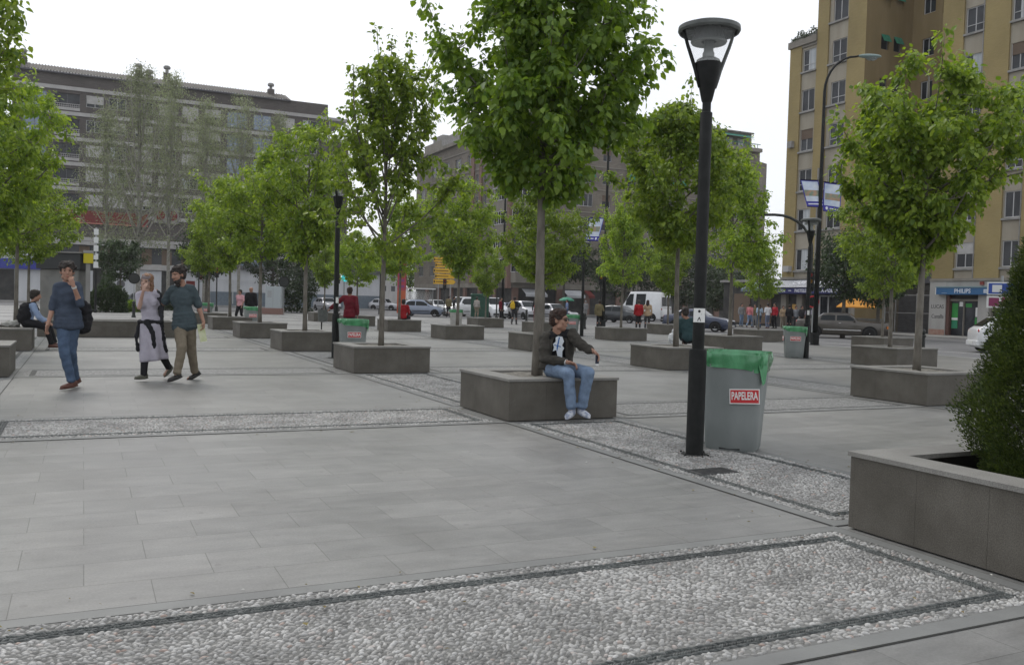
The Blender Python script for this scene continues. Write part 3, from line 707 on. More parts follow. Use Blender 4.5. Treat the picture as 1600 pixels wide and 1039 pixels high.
# ---- background trees and shrubs
GB = 'trees and shrubs far behind the plaza'
def bigtree(name, label, px, dep, top, z0, rad, nleaf, ls, lm, prof=EGG, clump=.9, fox=.6, seed=60, nlimb=22, ntip=160, rt=.2, lean=(0, 0), squash=(1, 1), bark=None, thin=1.0, up=1.0):
    c = gd(px, dep)
    return make_tree(name, label, (c.x, c.y, -.14), 0, GB, dict(seed=seed, z0=z0, top=top, rad=rad, prof=prof, nlimb=nlimb, ntip=ntip, nleaf=nleaf, ls=ls, rt=rt, fox=fox, lm=lm,
                     base_z=0, clump=clump, shape=4, bark=bark or M_BARKD, lean=lean, squash=squash, thin=thin, up=up))
POP = [(0, .5), (.2, .9), (.45, 1), (.7, .8), (.9, .45), (1, .1)]
M_PBARK = mat('poplar_bark', (.2, .19, .16), .9, col2=(.3, .29, .26), ns=6)
bigtree('poplar_tree', 'tall thinly leaved poplar in front of the dark brick building, above the walking woman', 215, 84, 20.5, 5.5, 4.6, 15000, .16, M_LEAFP, POP, clump=.85, fox=.9, seed=61, nlimb=34, ntip=260, rt=.2, bark=M_PBARK, up=1.7, thin=1.6)
bigtree('poplar_tree', 'thin pale poplar right beside the tallest one, above the bearded man', 262, 88, 21.0, 6.0, 3.8, 11000, .16, M_LEAFP, POP, clump=.85, fox=.9, seed=62, nlimb=30, ntip=200, rt=.17, bark=M_PBARK, up=1.7, thin=1.6)
bigtree('poplar_tree', 'thinly leaved poplar before the blue windows of the dark brick building', 372, 92, 20.5, 8, 3.6, 9000, .17, M_LEAFP, POP, clump=.8, fox=.9, seed=63, nlimb=28, ntip=180, rt=.16, bark=M_PBARK, up=1.7, thin=1.6)
bigtree('poplar_tree', 'thinly leaved poplar near the right end of the dark brick building', 432, 95, 19.5, 8, 3.4, 9000, .17, M_LEAFP, POP, clump=.8, fox=.9, seed=64, nlimb=28, ntip=180, rt=.16, bark=M_PBARK, up=1.7, thin=1.6)
bigtree('poplar_tree', 'low thin poplar crown left of the tallest one, beside the left-edge trees', 165, 90, 17.5, 6, 3.4, 8000, .17, M_LEAFP, POP, clump=.8, fox=.9, seed=65, nlimb=24, ntip=150, rt=.15, bark=M_PBARK, up=1.7, thin=1.6)
bigtree('poplar_tree', 'slender thin poplar between the pair of tall ones and the blue windows', 318, 90, 19.5, 7, 3.4, 9000, .16, M_LEAFP, POP, clump=.8, fox=.9, seed=59, nlimb=26, ntip=180, rt=.15, bark=M_PBARK, up=1.7, thin=1.6)
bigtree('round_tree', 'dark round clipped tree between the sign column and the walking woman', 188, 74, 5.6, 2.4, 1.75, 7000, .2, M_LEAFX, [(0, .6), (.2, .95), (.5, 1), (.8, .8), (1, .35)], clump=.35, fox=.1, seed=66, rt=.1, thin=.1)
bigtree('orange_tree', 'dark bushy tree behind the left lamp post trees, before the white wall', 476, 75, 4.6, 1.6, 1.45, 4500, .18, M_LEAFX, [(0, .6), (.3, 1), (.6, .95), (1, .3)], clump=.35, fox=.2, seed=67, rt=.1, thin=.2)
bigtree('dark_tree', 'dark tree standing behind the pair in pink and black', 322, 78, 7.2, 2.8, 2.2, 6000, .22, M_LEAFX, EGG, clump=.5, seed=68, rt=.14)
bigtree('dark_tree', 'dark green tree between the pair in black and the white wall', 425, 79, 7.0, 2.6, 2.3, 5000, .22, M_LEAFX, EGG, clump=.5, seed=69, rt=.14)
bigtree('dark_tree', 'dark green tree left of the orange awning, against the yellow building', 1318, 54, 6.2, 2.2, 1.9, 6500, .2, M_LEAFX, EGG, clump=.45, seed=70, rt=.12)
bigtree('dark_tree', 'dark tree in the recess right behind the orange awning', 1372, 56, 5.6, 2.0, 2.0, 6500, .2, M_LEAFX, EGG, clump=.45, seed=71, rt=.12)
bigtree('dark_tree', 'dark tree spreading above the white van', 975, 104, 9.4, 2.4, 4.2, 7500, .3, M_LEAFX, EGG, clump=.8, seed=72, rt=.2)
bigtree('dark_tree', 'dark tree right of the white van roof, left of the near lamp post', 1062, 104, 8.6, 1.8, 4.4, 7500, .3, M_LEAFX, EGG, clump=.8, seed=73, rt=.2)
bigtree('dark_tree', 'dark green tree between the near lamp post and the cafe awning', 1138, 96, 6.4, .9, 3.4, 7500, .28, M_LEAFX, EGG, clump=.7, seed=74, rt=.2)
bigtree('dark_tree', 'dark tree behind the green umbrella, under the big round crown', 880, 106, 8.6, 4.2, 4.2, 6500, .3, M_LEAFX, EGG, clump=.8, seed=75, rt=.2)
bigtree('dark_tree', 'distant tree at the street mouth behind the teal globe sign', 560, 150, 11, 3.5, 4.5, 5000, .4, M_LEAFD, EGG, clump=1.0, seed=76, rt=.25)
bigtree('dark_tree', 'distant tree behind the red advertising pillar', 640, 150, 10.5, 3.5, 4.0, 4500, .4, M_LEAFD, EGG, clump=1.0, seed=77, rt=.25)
def shrub(label, px, dep, w, h, n, ls=.16, lm=None, seed=1, name='shrub', d=None):
    c = gd(px, dep); rg = np.random.default_rng(seed); t = thing(name, label, 'shrub', (c.x, c.y, -.12), -TH, GB); d = d or w * .6
    u = rg.normal(0, 1, (n, 3)); u /= np.linalg.norm(u, axis=1, keepdims=True); u[:, 2] = np.abs(u[:, 2])
    lump = np.array([mnoise.noise(Vector(tuple(q * 2.4)) + Vector((seed, 0, 0))) for q in u])
    P = u * (np.array([w / 2, d / 2, h])) * (.86 + .35 * lump)[:, None] * (1 - .25 * rg.random((n, 1)) ** 2); P[:, 2] += .05
    link('foliage', leaves_mesh('foliage', P, u + rg.normal(0, .5, (n, 3)), rg.normal(0, 1, (n, 3)) + u, ls * rg.uniform(.6, 1.2, n), lm or M_LEAFX, 4), t)
    m = MB()
    for k in range(5): m.tube([(0, 0, 0), (math.cos(k * 1.3) * w * .25, math.sin(k * 1.3) * d * .25, h * .7)], [.04, .01], 5)
    m.build('stems', M_BARKD, t)
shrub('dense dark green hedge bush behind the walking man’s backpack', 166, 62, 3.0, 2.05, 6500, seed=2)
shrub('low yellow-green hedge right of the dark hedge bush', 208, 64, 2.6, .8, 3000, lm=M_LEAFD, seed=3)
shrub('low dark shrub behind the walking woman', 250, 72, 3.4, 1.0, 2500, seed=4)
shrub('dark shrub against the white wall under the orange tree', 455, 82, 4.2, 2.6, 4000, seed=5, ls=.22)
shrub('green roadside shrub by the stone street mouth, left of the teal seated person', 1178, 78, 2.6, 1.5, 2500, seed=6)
# ================================================================== lamps, bins, street furniture
M_IRON = mat('painted_iron', (.007, .008, .0075), .6, spec=.25, col2=(.013, .014, .0135), ns=12, bump=.1, bs=120)
M_GREY = mat('lamp_grey', (.07, .076, .072), .45, spec=.4, col2=(.11, .118, .112), ns=9)
M_ALU = mat('bare_alloy', (.22, .23, .225), .4, metal=.6)
M_GLASS = mat('clear_plastic', (.9, .92, .92), .08, trans=.9)
M_CONE = mat('frosted_cone', (.75, .78, .78), .12, spec=.4, alpha=.13)
M_WHITE = mat('white_paint', (.72, .72, .70), .5)
M_BLACK = mat('black_paint', (.015, .015, .016), .5)
M_RED = mat('red_print', (.5, .03, .035), .5)
M_BINP = mat('grey_bin_plastic', (.175, .195, .19), .5, spec=.4, col2=(.235, .255, .25), ns=3, detail=8, bump=.1, bs=100, stretch=(1, 1, .4))
M_BAG = mat('green_bag_film', (.035, .19, .07), .26, spec=.6, col2=(.09, .33, .15), ns=5, coat=.4, bump=1.0, bs=16, stretch=(1, 1, .35))
GL = 'black plaza lamp posts with cone lanterns'
def make_lamp(label, loc, rz=0, sticker=True):
    t = thing('plaza_lamp', label, 'street lamp', loc, rz, GL)
    m = MB(); m.lathe([(0, 0), (.125, 0), (.125, .012), (0, .012)], 20)
    for k in range(4):
        a = PI / 4 + k * PI / 2; m.lathe([(.011, .0), (.011, .022), (0, .026)], 8, cx=math.cos(a) * .15, cy=math.sin(a) * .15)
    m.box(-.16, .16, -.16, .16, 0, .006)
    m.build('base_plate', M_IRON, t)
    m = MB(); m.lathe([(.082, .008), (.082, .98), (.078, 1.0), (.056, 1.005), (.056, 3.20), (.052, 3.21), (.040, 3.215), (.040, 3.31)], 24)
    o = m.build('post', M_IRON, t); smooth_angle(o)
    m = MB(); m.lathe([(.04, 3.30), (.05, 3.32), (.108, 3.58), (.116, 3.63), (.122, 3.66), (.122, 3.665), (.10, 3.668), (0, 3.67)], 24)
    o = m.build('cone', M_IRON, t); smooth_angle(o)
    for k in range(2):
        a = R(8 + 176 * k); ca, sa = math.cos(a), math.sin(a); pts = []
        for r, z in ((.076, 3.44), (.096, 3.52), (.118, 3.60), (.143, 3.67), (.172, 3.75), (.198, 3.82), (.220, 3.89), (.236, 3.965)): pts.append((ca * r, sa * r, z))
        m = MB(); m.tube(pts, [.022, .03, .03, .029, .028, .027, .026, .026], 8, sq=.6); m.build('arm', M_IRON if k else M_GREY, t, smooth=True)
    m = MB(); m.lathe([(0, 4.0), (.2, 3.99), (.25, 3.975), (.262, 3.945), (.275, 3.94), (.287, 3.96), (.284, 3.995), (.2, 4.025), (0, 4.035)], 32)
    for k in range(8):
        a = 2 * PI * k / 8; m.tube([(.1 * math.cos(a), .1 * math.sin(a), 3.987), (.25 * math.cos(a), .25 * math.sin(a), 3.97)], .008, 4, cap=False)
    o = m.build('cap', M_GREY, t); smooth_angle(o)
    m = MB(); m.lathe([(.07, 3.862), (.158, 3.846), (.166, 3.86), (.141, 3.905), (.133, 3.945), (.125, 3.988)], 30)
    for k in range(30):
        a = 2 * PI * k / 30; m.tube([(.165 * math.cos(a), .165 * math.sin(a), 3.862), (.137 * math.cos(a), .137 * math.sin(a), 3.945)], .0035, 4, cap=False)
    o = m.build('reflector', M_ALU, t); smooth_angle(o)
    m = MB(); m.lathe([(.055, 3.67), (.055, 3.755), (.045, 3.775), (.043, 3.87), (0, 3.875)], 18)
    o = m.build('lamp_holder', M_ALU, t); smooth_angle(o)
    m = MB(); m.lathe([(.117, 3.667), (.142, 3.72), (.178, 3.80), (.21, 3.87), (.235, 3.94), (.245, 3.965)], 28); o = m.build('glass_cone', M_CONE, t); smooth_angle(o)
    m = MB(); m.lathe([(.115, 3.668), (.105, 3.695), (.075, 3.715), (.058, 3.72)], 24)
    o = m.build('lens', M_GLASS, t); smooth_angle(o)
    return t
lp = at(1090, 712); lamp0 = make_lamp('nearest black plaza lamp post with a cone lantern, beside the large grey bin', (lp.x + .0, lp.y + .05, 0), -TH)
# pedestrian sticker on the near post (faces the camera)
face = math.atan2(CAM.y - lp.y, CAM.x - lp.x)
Mst = Matrix.Rotation(face + PI / 2 + TH, 4, 'Z')
m = MB(); W_ = .062
n_ = 8; vs = []
for i in range(n_ + 1):
    a = -PI / 2 + R(-66 + 132 * i / n_); vs.append((.0575 * math.cos(a), .0575 * math.sin(a)))
for i in range(n_):
    (ax, ay), (bx, by) = vs[i], vs[i + 1]
    m.add([Mst @ Vector(p) for p in ((ax, ay, 1.255), (bx, by, 1.255), (bx, by, 1.385), (ax, ay, 1.385))], [(0, 1, 2, 3)])
st = m.build('sticker', M_WHITE, lamp0)
def curved(poly, zc):   # wrap small black marks on the post
    return [Mst @ Vector((.0586 * math.cos(-PI / 2 + x / .0586), .0586 * math.sin(-PI / 2 + x / .0586), zc + z)) for x, z in poly]
m = MB()
m.add(curved([(.012 * math.cos(k * PI / 6), .013 * math.sin(k * PI / 6)) for k in range(12)], 1.358), [tuple(range(12))])
m.add(curved([(-.018, -.028), (-.011, -.028), (.001, -.004), (.001, .008), (-.003, .008)], 1.295), [(0, 1, 2, 3, 4)])
m.add(curved([(.012, -.028), (.019, -.028), (.005, .008), (.001, .008), (.001, -.004)], 1.295), [(0, 1, 2, 3, 4)])
m.add(curved([(.02, -.002), (.056, -.002), (.056, .003), (.02, .003)], 1.33), [(0, 1, 2, 3)])
m.build('pictogram', M_BLACK, st)
for px_, dep, lab in ((525, 20.6, 'black plaza lamp post just left of the woman in dark red'), (1262, 27.0, 'black plaza lamp post with lantern below the blue banners'),
                      (910, 38.0, 'black plaza lamp post right of the big tree trunk, above the far bin'), (405, 60.0, 'small far black lamp post above the person in black')):
    c = gd(px_, dep); dup(lamp0, lab, (c.x, c.y, 0), random.uniform(0, 3), group=GL)

GBN = 'grey litter bins with green bag liners'
def superq(a, w, d, e=.32):
    c, s = math.cos(a), math.sin(a); return (w * math.copysign(abs(c) ** e, c), d * math.copysign(abs(s) ** e, s))
def make_bin(label, loc, rz, near=True):
    t = thing('litter_bin', label, 'litter bin', loc, rz, GBN); N = 40
    m = MB(); prof = [(0, .235, .20), (.025, .25, .215), (.3, .268, .235), (.7, .298, .268), (.86, .308, .278)]; vs = []
    for z, w, d in prof:
        for k in range(N):
            x, y = superq(2 * PI * k / N, w, d); vs.append((x, y, z))
    fs = [tuple(range(N - 1, -1, -1))]
    for i in range(len(prof) - 1):
        for k in range(N): fs.append((i * N + k, i * N + (k + 1) % N, (i + 1) * N + (k + 1) % N, (i + 1) * N + k))
    m.add(vs, fs); o = m.build('body', M_BINP, t); smooth_angle(o)
    m = MB(); rg = random.Random(4); vs = []; K = 7       # bag folded over the rim, hanging lower on the right side
    N2 = 96
    for i in range(K + 4):
        for k in range(N2):
            a = 2 * PI * k / N2
            drop = .10 + .085 * (0.5 + .5 * math.cos(a + .35)) ** 2 + .015 * math.sin(3 * a)
            fold = .006 * math.sin(a * 22 + 2 * math.sin(a * 3)) + .006 * math.sin(a * 9 + i)
            if i < 3:      # inside, going down from the rim
                f = (3 - i) / 3; w, z = .30 - .05 * f, .895 - .30 * f ** 1.5
                x, y = superq(a, w + .01, w - .02)
            else:
                f = (i - 3) / K; z = .905 - drop * f + (.004 if i == 3 else 0) + .01 * math.sin(a * 7) * f; g = .014 * math.sin(min(1, f * 1.2) * PI) + .009
                w = .312 - .012 * f + g; x, y = superq(a, w + fold * (1 - .4 * f), w - .03 + fold)
            vs.append((x, y, z))
    rows = K + 4; fs = []
    for i in range(rows - 1):
        for k in range(N2): fs.append((i * N2 + k, i * N2 + (k + 1) % N2, (i + 1) * N2 + (k + 1) % N2, (i + 1) * N2 + k))
    m.add(vs, fs); m.build('bag_liner', M_BAG, t, smooth=True)
    # drooping corner of the bag
    m = MB(); m.add([(.26, -.285, .80), (.33, -.22, .80), (.325, -.1, .79), (.30, -.26, .62), (.315, -.2, .64)], [(0, 1, 4, 3), (1, 2, 4)])
    m.build('bag_corner', M_BAG, t, smooth=True)
    m = MB(); m.box(-.10, .1, -.215, -.2, .02, .055); m.build('foot_vent', M_BLACK, t)
    return t
def bin_sticker(t, ang, z, w=.30, h=.13, txt='PAPELERA', wd=.292, hd=.262, off=.0, tilt=0.0):
    """printed label on a side of the bin; ang = direction the side faces, in the bin's frame"""
    M = Matrix.Rotation(ang + PI / 2, 4, 'Z') @ Matrix.Translation((off, -hd, z)) @ Matrix.Rotation(R(90 - 1.5), 4, 'X') @ Matrix.Rotation(tilt, 4, 'Z')
    m = MB(); m.box(-w / 2, w / 2, -h / 2, h / 2, 0, .002, M); s = m.build('label_plate', M_WHITE, t)
    m = MB(); m.box(-w / 2 + .009, w / 2 - .009, -h / 2 + .009, h / 2 - .009, .002, .0035, M); m.build('label_field', M_RED, s)
    lettering(txt, h * .72, M_WHITE, s, M @ Matrix.Translation((0, .002, .005)), bold=.0022, extrude=.0012, sx=.66 * w / (h * 2.42))
    return s
b1 = at(1147, 716); bq = gd(1153, 9.08); bn = make_bin('large grey litter bin with green liner beside the nearest lamp post, sticker readable', (bq.x, bq.y, 0), 0)
fa = math.atan2(CAM.y - bn.location.y, CAM.x - bn.location.x)
bn.rotation_euler = (0, 0, fa + PI / 2 - R(9))
bn.scale = (1, 1, 1.07)
bin_sticker(bn, -PI / 2, .515, w=.285, h=.135, off=.135, tilt=R(3))
def far_bin(px_, py, lab, two=True, dup_=True):
    c = at(px_, py); r = make_bin(lab, (c.x, c.y, 0), 0)
    f = math.atan2(CAM.y - c.y, CAM.x - c.x); r.rotation_euler = (0, 0, f + PI / 2 + R(random.uniform(-12, 12)))
    bin_sticker(r, -PI / 2, .56, w=.3, h=.13)
    return r
def bin_at(px_, dep, lab):
    c = gd(px_, dep); r = far_bin(px_, 600, lab); r.location = c; f = math.atan2(CAM.y - c.y, CAM.x - c.x); r.rotation_euler = (0, 0, f + PI / 2 + R(8)); return r
bin_at(552, 20.3, 'grey litter bin with green liner just right of the left lamp post')
q_ = bin_at(1243, 27.0, 'grey litter bin with green liner at the lamp post below the blue banners'); bin_sticker(q_, -PI / 2 - R(90), .56, w=.28, h=.13, hd=.31)
bin_at(894, 38.2, 'grey litter bin with green liner right behind the seated man’s head')
bin_at(394, 36.5, 'grey litter bin with green liner next to the pair in pink and black')
bin_at(322, 46.5, 'grey litter bin with green liner right behind the bearded man’s arm')
# round pale bin
c = gd(713, 44.0); t = thing('round_bin', 'pale round litter bin with a green rim bag behind the tree planter', 'litter bin', (c.x, c.y, 0))
m = MB(); m.lathe([(0, 0), (.27, 0), (.33, .9), (.3, .9), (.27, .1)], 24); smooth_angle(m.build('body', mat('pale_bin', (.33, .32, .3), .6, col2=(.4, .39, .37)), t))
m = MB(); m.lathe([(.28, .8), (.335, .925), (.35, .92), (.345, .83), (.335, .78)], 24); smooth_angle(m.build('bag_liner', M_BAG, t))
# small steel bin on a post
c = gd(503, 34.5); t = thing('post_bin', 'small dark steel litter bin hung on a thin post before the far left planters', 'litter bin', (c.x, c.y, 0))
m = MB(); m.tube([(0, 0, 0), (0, 0, .95)], .025, 8); m.lathe([(0, 0), (.12, 0), (.12, .02), (0, .02)], 12); m.build('post', M_IRON, t)
m = MB(); m.lathe([(0, .42), (.17, .44), (.2, .9), (.185, .9), (.16, .5)], 18, cy=-.17); smooth_angle(m.build('basket', M_GREY, t))

# ---- tall road lamps with banners
GR = 'tall curved road lamps round the plaza'
M_BANB = mat('banner_blue', (.05, .045, .33), .6)
M_BANS = mat('banner_sky', (.42, .50, .66), .6, col2=(.66, .7, .76), ns=2.5, detail=3)
M_BANH = mat('banner_hill', (.42, .26, .17), .6, col2=(.18, .26, .2), ns=7, detail=4)
M_BANW = mat('banner_print', (.72, .74, .82), .6)
def make_roadlamp(label, loc, armdir, H=11.0, arm=2.0, banner=None):
    t = thing('road_lamp', label, 'street lamp', loc, armdir, GR)
    m = MB(); m.lathe([(0, 0), (.2, 0), (.2, .03), (0, .03)], 14); m.box(-.13, .13, -.13, .13, .03, .5); m.build('base', M_IRON, t)
    pts = [(0, 0, .03), (0, 0, 5), (0, 0, H - 1.5)]; rr = [.105, .085, .06]
    for k in range(1, 9):
        a = PI / 2 * k / 8; pts.append((1.2 * (1 - math.cos(a)), 0, H - 1.5 + 1.4 * math.sin(a))); rr.append(.055 - .002 * k)
    pts.append((arm, 0, H - .05)); rr.append(.035)
    m = MB(); m.tube(pts, rr, 12); m.build('pole', M_IRON, t, smooth=True)
    m = MB(); m.ell((arm + .38, 0, H - .07), (.48, .16, .085), n=14, m=8); m.build('luminaire', mat('lamp_head_green', (.2, .27, .26), .4), t, smooth=True)
    m = MB(); m.ell((arm + .45, 0, H - .13), (.24, .12, .12), n=12, m=6); m.build('glass_bowl', M_GLASS, t, smooth=True)
    return t
def banner(t, side, zt, zb, w, slant, yaw, name='banner'):
    """printed cloth hung from an arm on the pole, side = +1/-1, lower edge pulled sideways"""
    r = MB(); cy, sy = math.cos(yaw), math.sin(yaw)
    def P(u, v, d=0):   # u across 0..1 away from pole, v down 0..1
        x = side * (.12 + w * u) + (-side) * slant * v; z = zt + (zb - zt) * v - .1 * u * (1 if side > 0 else 0)
        return (x * cy - d * sy, x * sy + d * cy + .03 * math.sin(u * 5 + v * 3), z)
    def patch(mb, u0, u1, v0, v1, d, n=6):
        vs = [P(u0 + (u1 - u0) * i / n, v0 + (v1 - v0) * j / n, d) for j in range(n + 1) for i in range(n + 1)]
        mb.add(vs, [(j * (n + 1) + i, j * (n + 1) + i + 1, (j + 1) * (n + 1) + i + 1, (j + 1) * (n + 1) + i) for j in range(n) for i in range(n)])
    mb = MB(); patch(mb, 0, 1, 0, 1, 0); b = mb.build(name, M_BANB, t)
    mb = MB(); patch(mb, .05, .95, .05, .8, -.006); patch(mb, .05, .95, .05, .8, .006); mb.build('picture_sky', M_BANS, b)
    mb = MB(); patch(mb, .1, .95, .38, .6, -.011); mb.build('picture_hill', M_BANH, b)
    mb = MB()
    for k in range(10):
        pass
    vs = [P(.2 + .07 * math.cos(a), .895 + .055 * math.sin(a), -.011) for a in np.linspace(0, 2 * PI, 16)[:-1]]; mb.add(vs, [tuple(range(15))])
    patch(mb, .36, .9, .875, .92, -.011, 2); mb.build('emblem', M_BANW, b)
    mb = MB(); mb.tube([P(0, 0), P(1, 0)], .018, 6); mb.tube([P(0, 1), P(1, 1)], .018, 6); mb.tube([(0, 0, zt), P(0, 0)], .018, 6); mb.build('rods', M_IRON, b)
cp = gd(1275, 37.5); ra = -TH
rl = make_roadlamp('tall curved road lamp carrying two blue-edged banners, in front of the yellow building', (cp.x, cp.y, 0), ra, H=11.55, arm=1.35)
banner(rl, -1, 6.55, 5.5, .72, .34, 0.0); banner(rl, 1, 6.5, 5.35, .66, -.0, R(-12))
rl.scale = (1, 1, 1)
c = gd(943, 50.0); r2 = make_roadlamp('tall road lamp with one pale banner, above the olive-clad person', (c.x, c.y, 0), ra + PI, H=11.6, arm=1.6); banner(r2, -1, 6.2, 4.9, .8, -.3, PI)
c = gd(785, 65.0); make_roadlamp('tall road lamp between the white vans, left of the seated man’s tree', (c.x, c.y, 0), ra + PI / 2, H=11.4, arm=1.4)
c = gd(594, 82.0); make_roadlamp('road lamp right behind the airy tree’s trunk, beside the silver hatchback', (c.x, c.y, -.1), ra + 2, H=10.5)

# ---- traffic lights
GTF = 'traffic lights at the crossings'
M_TL = mat('signal_black', (.02, .022, .02), .5)
M_TRED = mat('signal_red_off', (.25, .02, .02), .3); M_TGRN = mat('signal_green', (.02, .3, .2), .3, emit=((.05, .9, .7), 1.2)); M_TAMB = mat('signal_amber_off', (.3, .14, .01), .3)
def traffic_light(label, px_, dep, h=2.4, arm=False, rot=0, lit=False, z=0):
    c = gd(px_, dep); f = math.atan2(CAM.y - c.y, CAM.x - c.x) + PI / 2 + rot
    t = thing('traffic_light', label, 'traffic light', (c.x, c.y, z), f, GTF)
    m = MB(); m.lathe([(0, 0), (.12, 0), (.1, .35), (.055, .4)], 12)
    if arm:
        pts = [(0, 0, .3), (0, 0, 4.0)] + [(-1.6 * (1 - math.cos(a)), 0, 4.0 + 1.5 * math.sin(a)) for a in np.linspace(.1, PI / 2, 8)] + [(-2.3, 0, 5.5)]
        m.tube(pts, [.06] * len(pts), 8)
    else: m.tube([(0, 0, .3), (0, 0, h + .9)], .05, 8)
    m.build('pole', M_TL, t, smooth=False)
    s = MB(); s.bbox(-.15, .15, -.26, -.04, h, h + .85, .02); hd = s.build('signal_head', M_TL, t)
    for k, mm in enumerate((M_TGRN if lit else M_TL, M_TAMB, M_TRED)):
        q = MB(); q.ell((0, -.262, h + .15 + .275 * k), (.09, .02, .09), n=12, m=6); q.build('signal_lens', mm, hd, smooth=True)
        q = MB(); q.tube([(0, -.26, h + .15 + .275 * k), (0, -.36, h + .15 + .275 * k)], [.105, .11], 12, cap=False); q.build('hood', M_TL, hd)
    return t
traffic_light('black traffic light with curved overhead arm left of the banner lamp', 1265, 40.5, h=2.2, arm=True)
traffic_light('black traffic light behind the yellow-backpack woman, with a small white sign', 776, 62, h=2.6)
traffic_light('black traffic light left of the dark hatchback', 938, 52, h=2.5)
traffic_light('black traffic light on a thick pole near the stack of yellow direction signs', 694, 76, h=2.3)
traffic_light('black traffic light by the dark trees behind the pair in pink and black', 338, 72, h=2.6)
traffic_light('hanging black traffic light high up right of the red shop band', 310, 66, h=5.2)
traffic_light('traffic light in the street mouth left of the woman in dark red', 528, 84, h=2.6)

# ---- signs
M_SIGNW = mat('sign_white', (.6, .61, .6), .4); M_SIGNY = mat('sign_yellow', (.62, .36, .03), .45); M_SIGNB = mat('sign_blue', (.03, .07, .3), .45); M_POLE = mat('galvanised_pole', (.3, .31, .31), .45, metal=.5)
def facing(c, rot=0): return math.atan2(CAM.y - c.y, CAM.x - c.x) + PI / 2 + rot
c = gd(694, 78); t = thing('direction_sign', 'stack of five yellow direction boards on a grey post left of the white vans', 'road sign', (c.x, c.y, 0), facing(c))
m = MB(); m.tube([(-.55, 0, 0), (-.55, 0, 5.2)], .05, 8); m.tube([(.5, .03, 0), (.5, .03, 5.2)], .05, 8); m.build('post', M_POLE, t)
for k in range(5):
    z = 2.75 + .48 * k; m = MB(); m.prism([(-1.0 + .12 * (k % 2), z), (.75, z), (.95, z + .2), (.75, z + .4), (-1.0 + .12 * (k % 2), z + .4)], .03, .06, Matrix(((1, 0, 0, 0), (0, 0, -1, 0), (0, 1, 0, 0), (0, 0, 0, 1))))
    b = m.build('sign_board', M_SIGNY, t)
    m = MB(); m.box(-.8, .3, -.066, -.061, z + .17, z + .23); m.box(-.97 + .12 * (k % 2), -.86 + .12 * (k % 2), -.066, -.061, z + .1, z + .3); m.build('sign_mark', M_BLACK, b)
def round_sign(label, px_, dep, z, r, face, ring, rot=0, bar=False, h=None, name='round_sign', base=0, post=True):
    c = gd(px_, dep); t = thing(name, label, 'road sign', (c.x, c.y, base), facing(c, rot), 'round signs on posts')
    m = MB(); m.tube([(0, 0, 0), (0, 0, h or z + r)], .035, 8); m.build('post', M_POLE, t)
    X = Matrix.Translation((0, -.05, z)) @ Matrix.Rotation(PI / 2, 4, 'X')
    m = MB(); m.prism([(r * math.cos(a), r * math.sin(a)) for a in np.linspace(0, 2 * PI, 25)[:-1]], 0, .02, X); p = m.build('disc', ring, t)
    m = MB(); q = r * .78
    if bar: m.box(-r * .7, r * .7, -r * .16, r * .16, .021, .026, X)
    else: m.prism([(q * math.cos(a), q * math.sin(a)) for a in np.linspace(0, 2 * PI, 25)[:-1]], .021, .026, X)
    m.build('field', face, p)
round_sign('dark round sign on a post by the white wall, beside the electrical cabinet', 443, 66, 2.35, .38, M_TL, M_IRON)
round_sign('grey-backed round sign on a post in front of the round pale bin', 715, 41.5, 2.75, .3, M_POLE, M_POLE, name='round_sign')
round_sign('dark disc sign on a post just right of the dark round clipped tree', 209, 70, 2.3, .4, M_TL, M_IRON)
round_sign('red-ringed round sign at the traffic light left of the banner lamp', 1270, 40.0, 1.75, .26, M_IRON, M_RED)
c = gd(537, 90); t = thing('globe_sign', 'round teal illuminated sign with a white panel, beside the woman in dark red', 'shop sign', (c.x, c.y, 0), facing(c))
m = MB(); m.tube([(0, 0, 0), (0, 0, 3.0)], .06, 8); m.build('post', M_POLE, t)
m = MB(); m.prism([(.34 * math.cos(a), .34 * math.sin(a)) for a in np.linspace(0, 2 * PI, 25)[:-1]], -.1, .1, Matrix.Translation((.05, 0, 3.25)) @ Matrix.Rotation(PI / 2, 4, 'X')); m.build('disc', mat('teal_glow', (.02, .4, .42), .4, emit=((.03, .55, .6), .9)), t)
m = MB(); m.bbox(-.45, -.02, -.05, .05, 3.25, 3.7); m.build('panel', mat('lit_panel', (.7, .7, .7), .4, emit=((.9, .95, 1), .6)), t)
c = gd(1570, 31); t = thing('direction_sign', 'blue and maroon double direction sign at the right edge behind the conifer', 'road sign', (c.x, c.y, 0), facing(c))
m = MB(); m.tube([(-.1, 0, 0), (-.1, 0, 2.6)], .04, 8); m.build('post', M_POLE, t)
m = MB(); m.bbox(-.5, .75, -.06, -.03, 2.02, 2.4); b = m.build('sign_board', M_SIGNW, t); m = MB(); m.box(-.46, .71, -.066, -.06, 2.05, 2.37); m.build('field', M_SIGNB, b)
m = MB(); m.box(-.36, -.1, -.071, -.067, 2.1, 2.32); m.box(-.25, -.2, -.075, -.072, 2.13, 2.3); m.build('sign_mark', M_SIGNW, b)
m = MB(); m.bbox(-.5, .75, -.06, -.03, 1.62, 1.98); b = m.build('sign_board', M_SIGNW, t); m = MB(); m.box(-.1, .71, -.066, -.06, 1.65, 1.95); m.box(-.44, -.16, -.066, -.06, 1.67, 1.93); m.build('field', mat('maroon', (.2, .03, .09), .5), b)
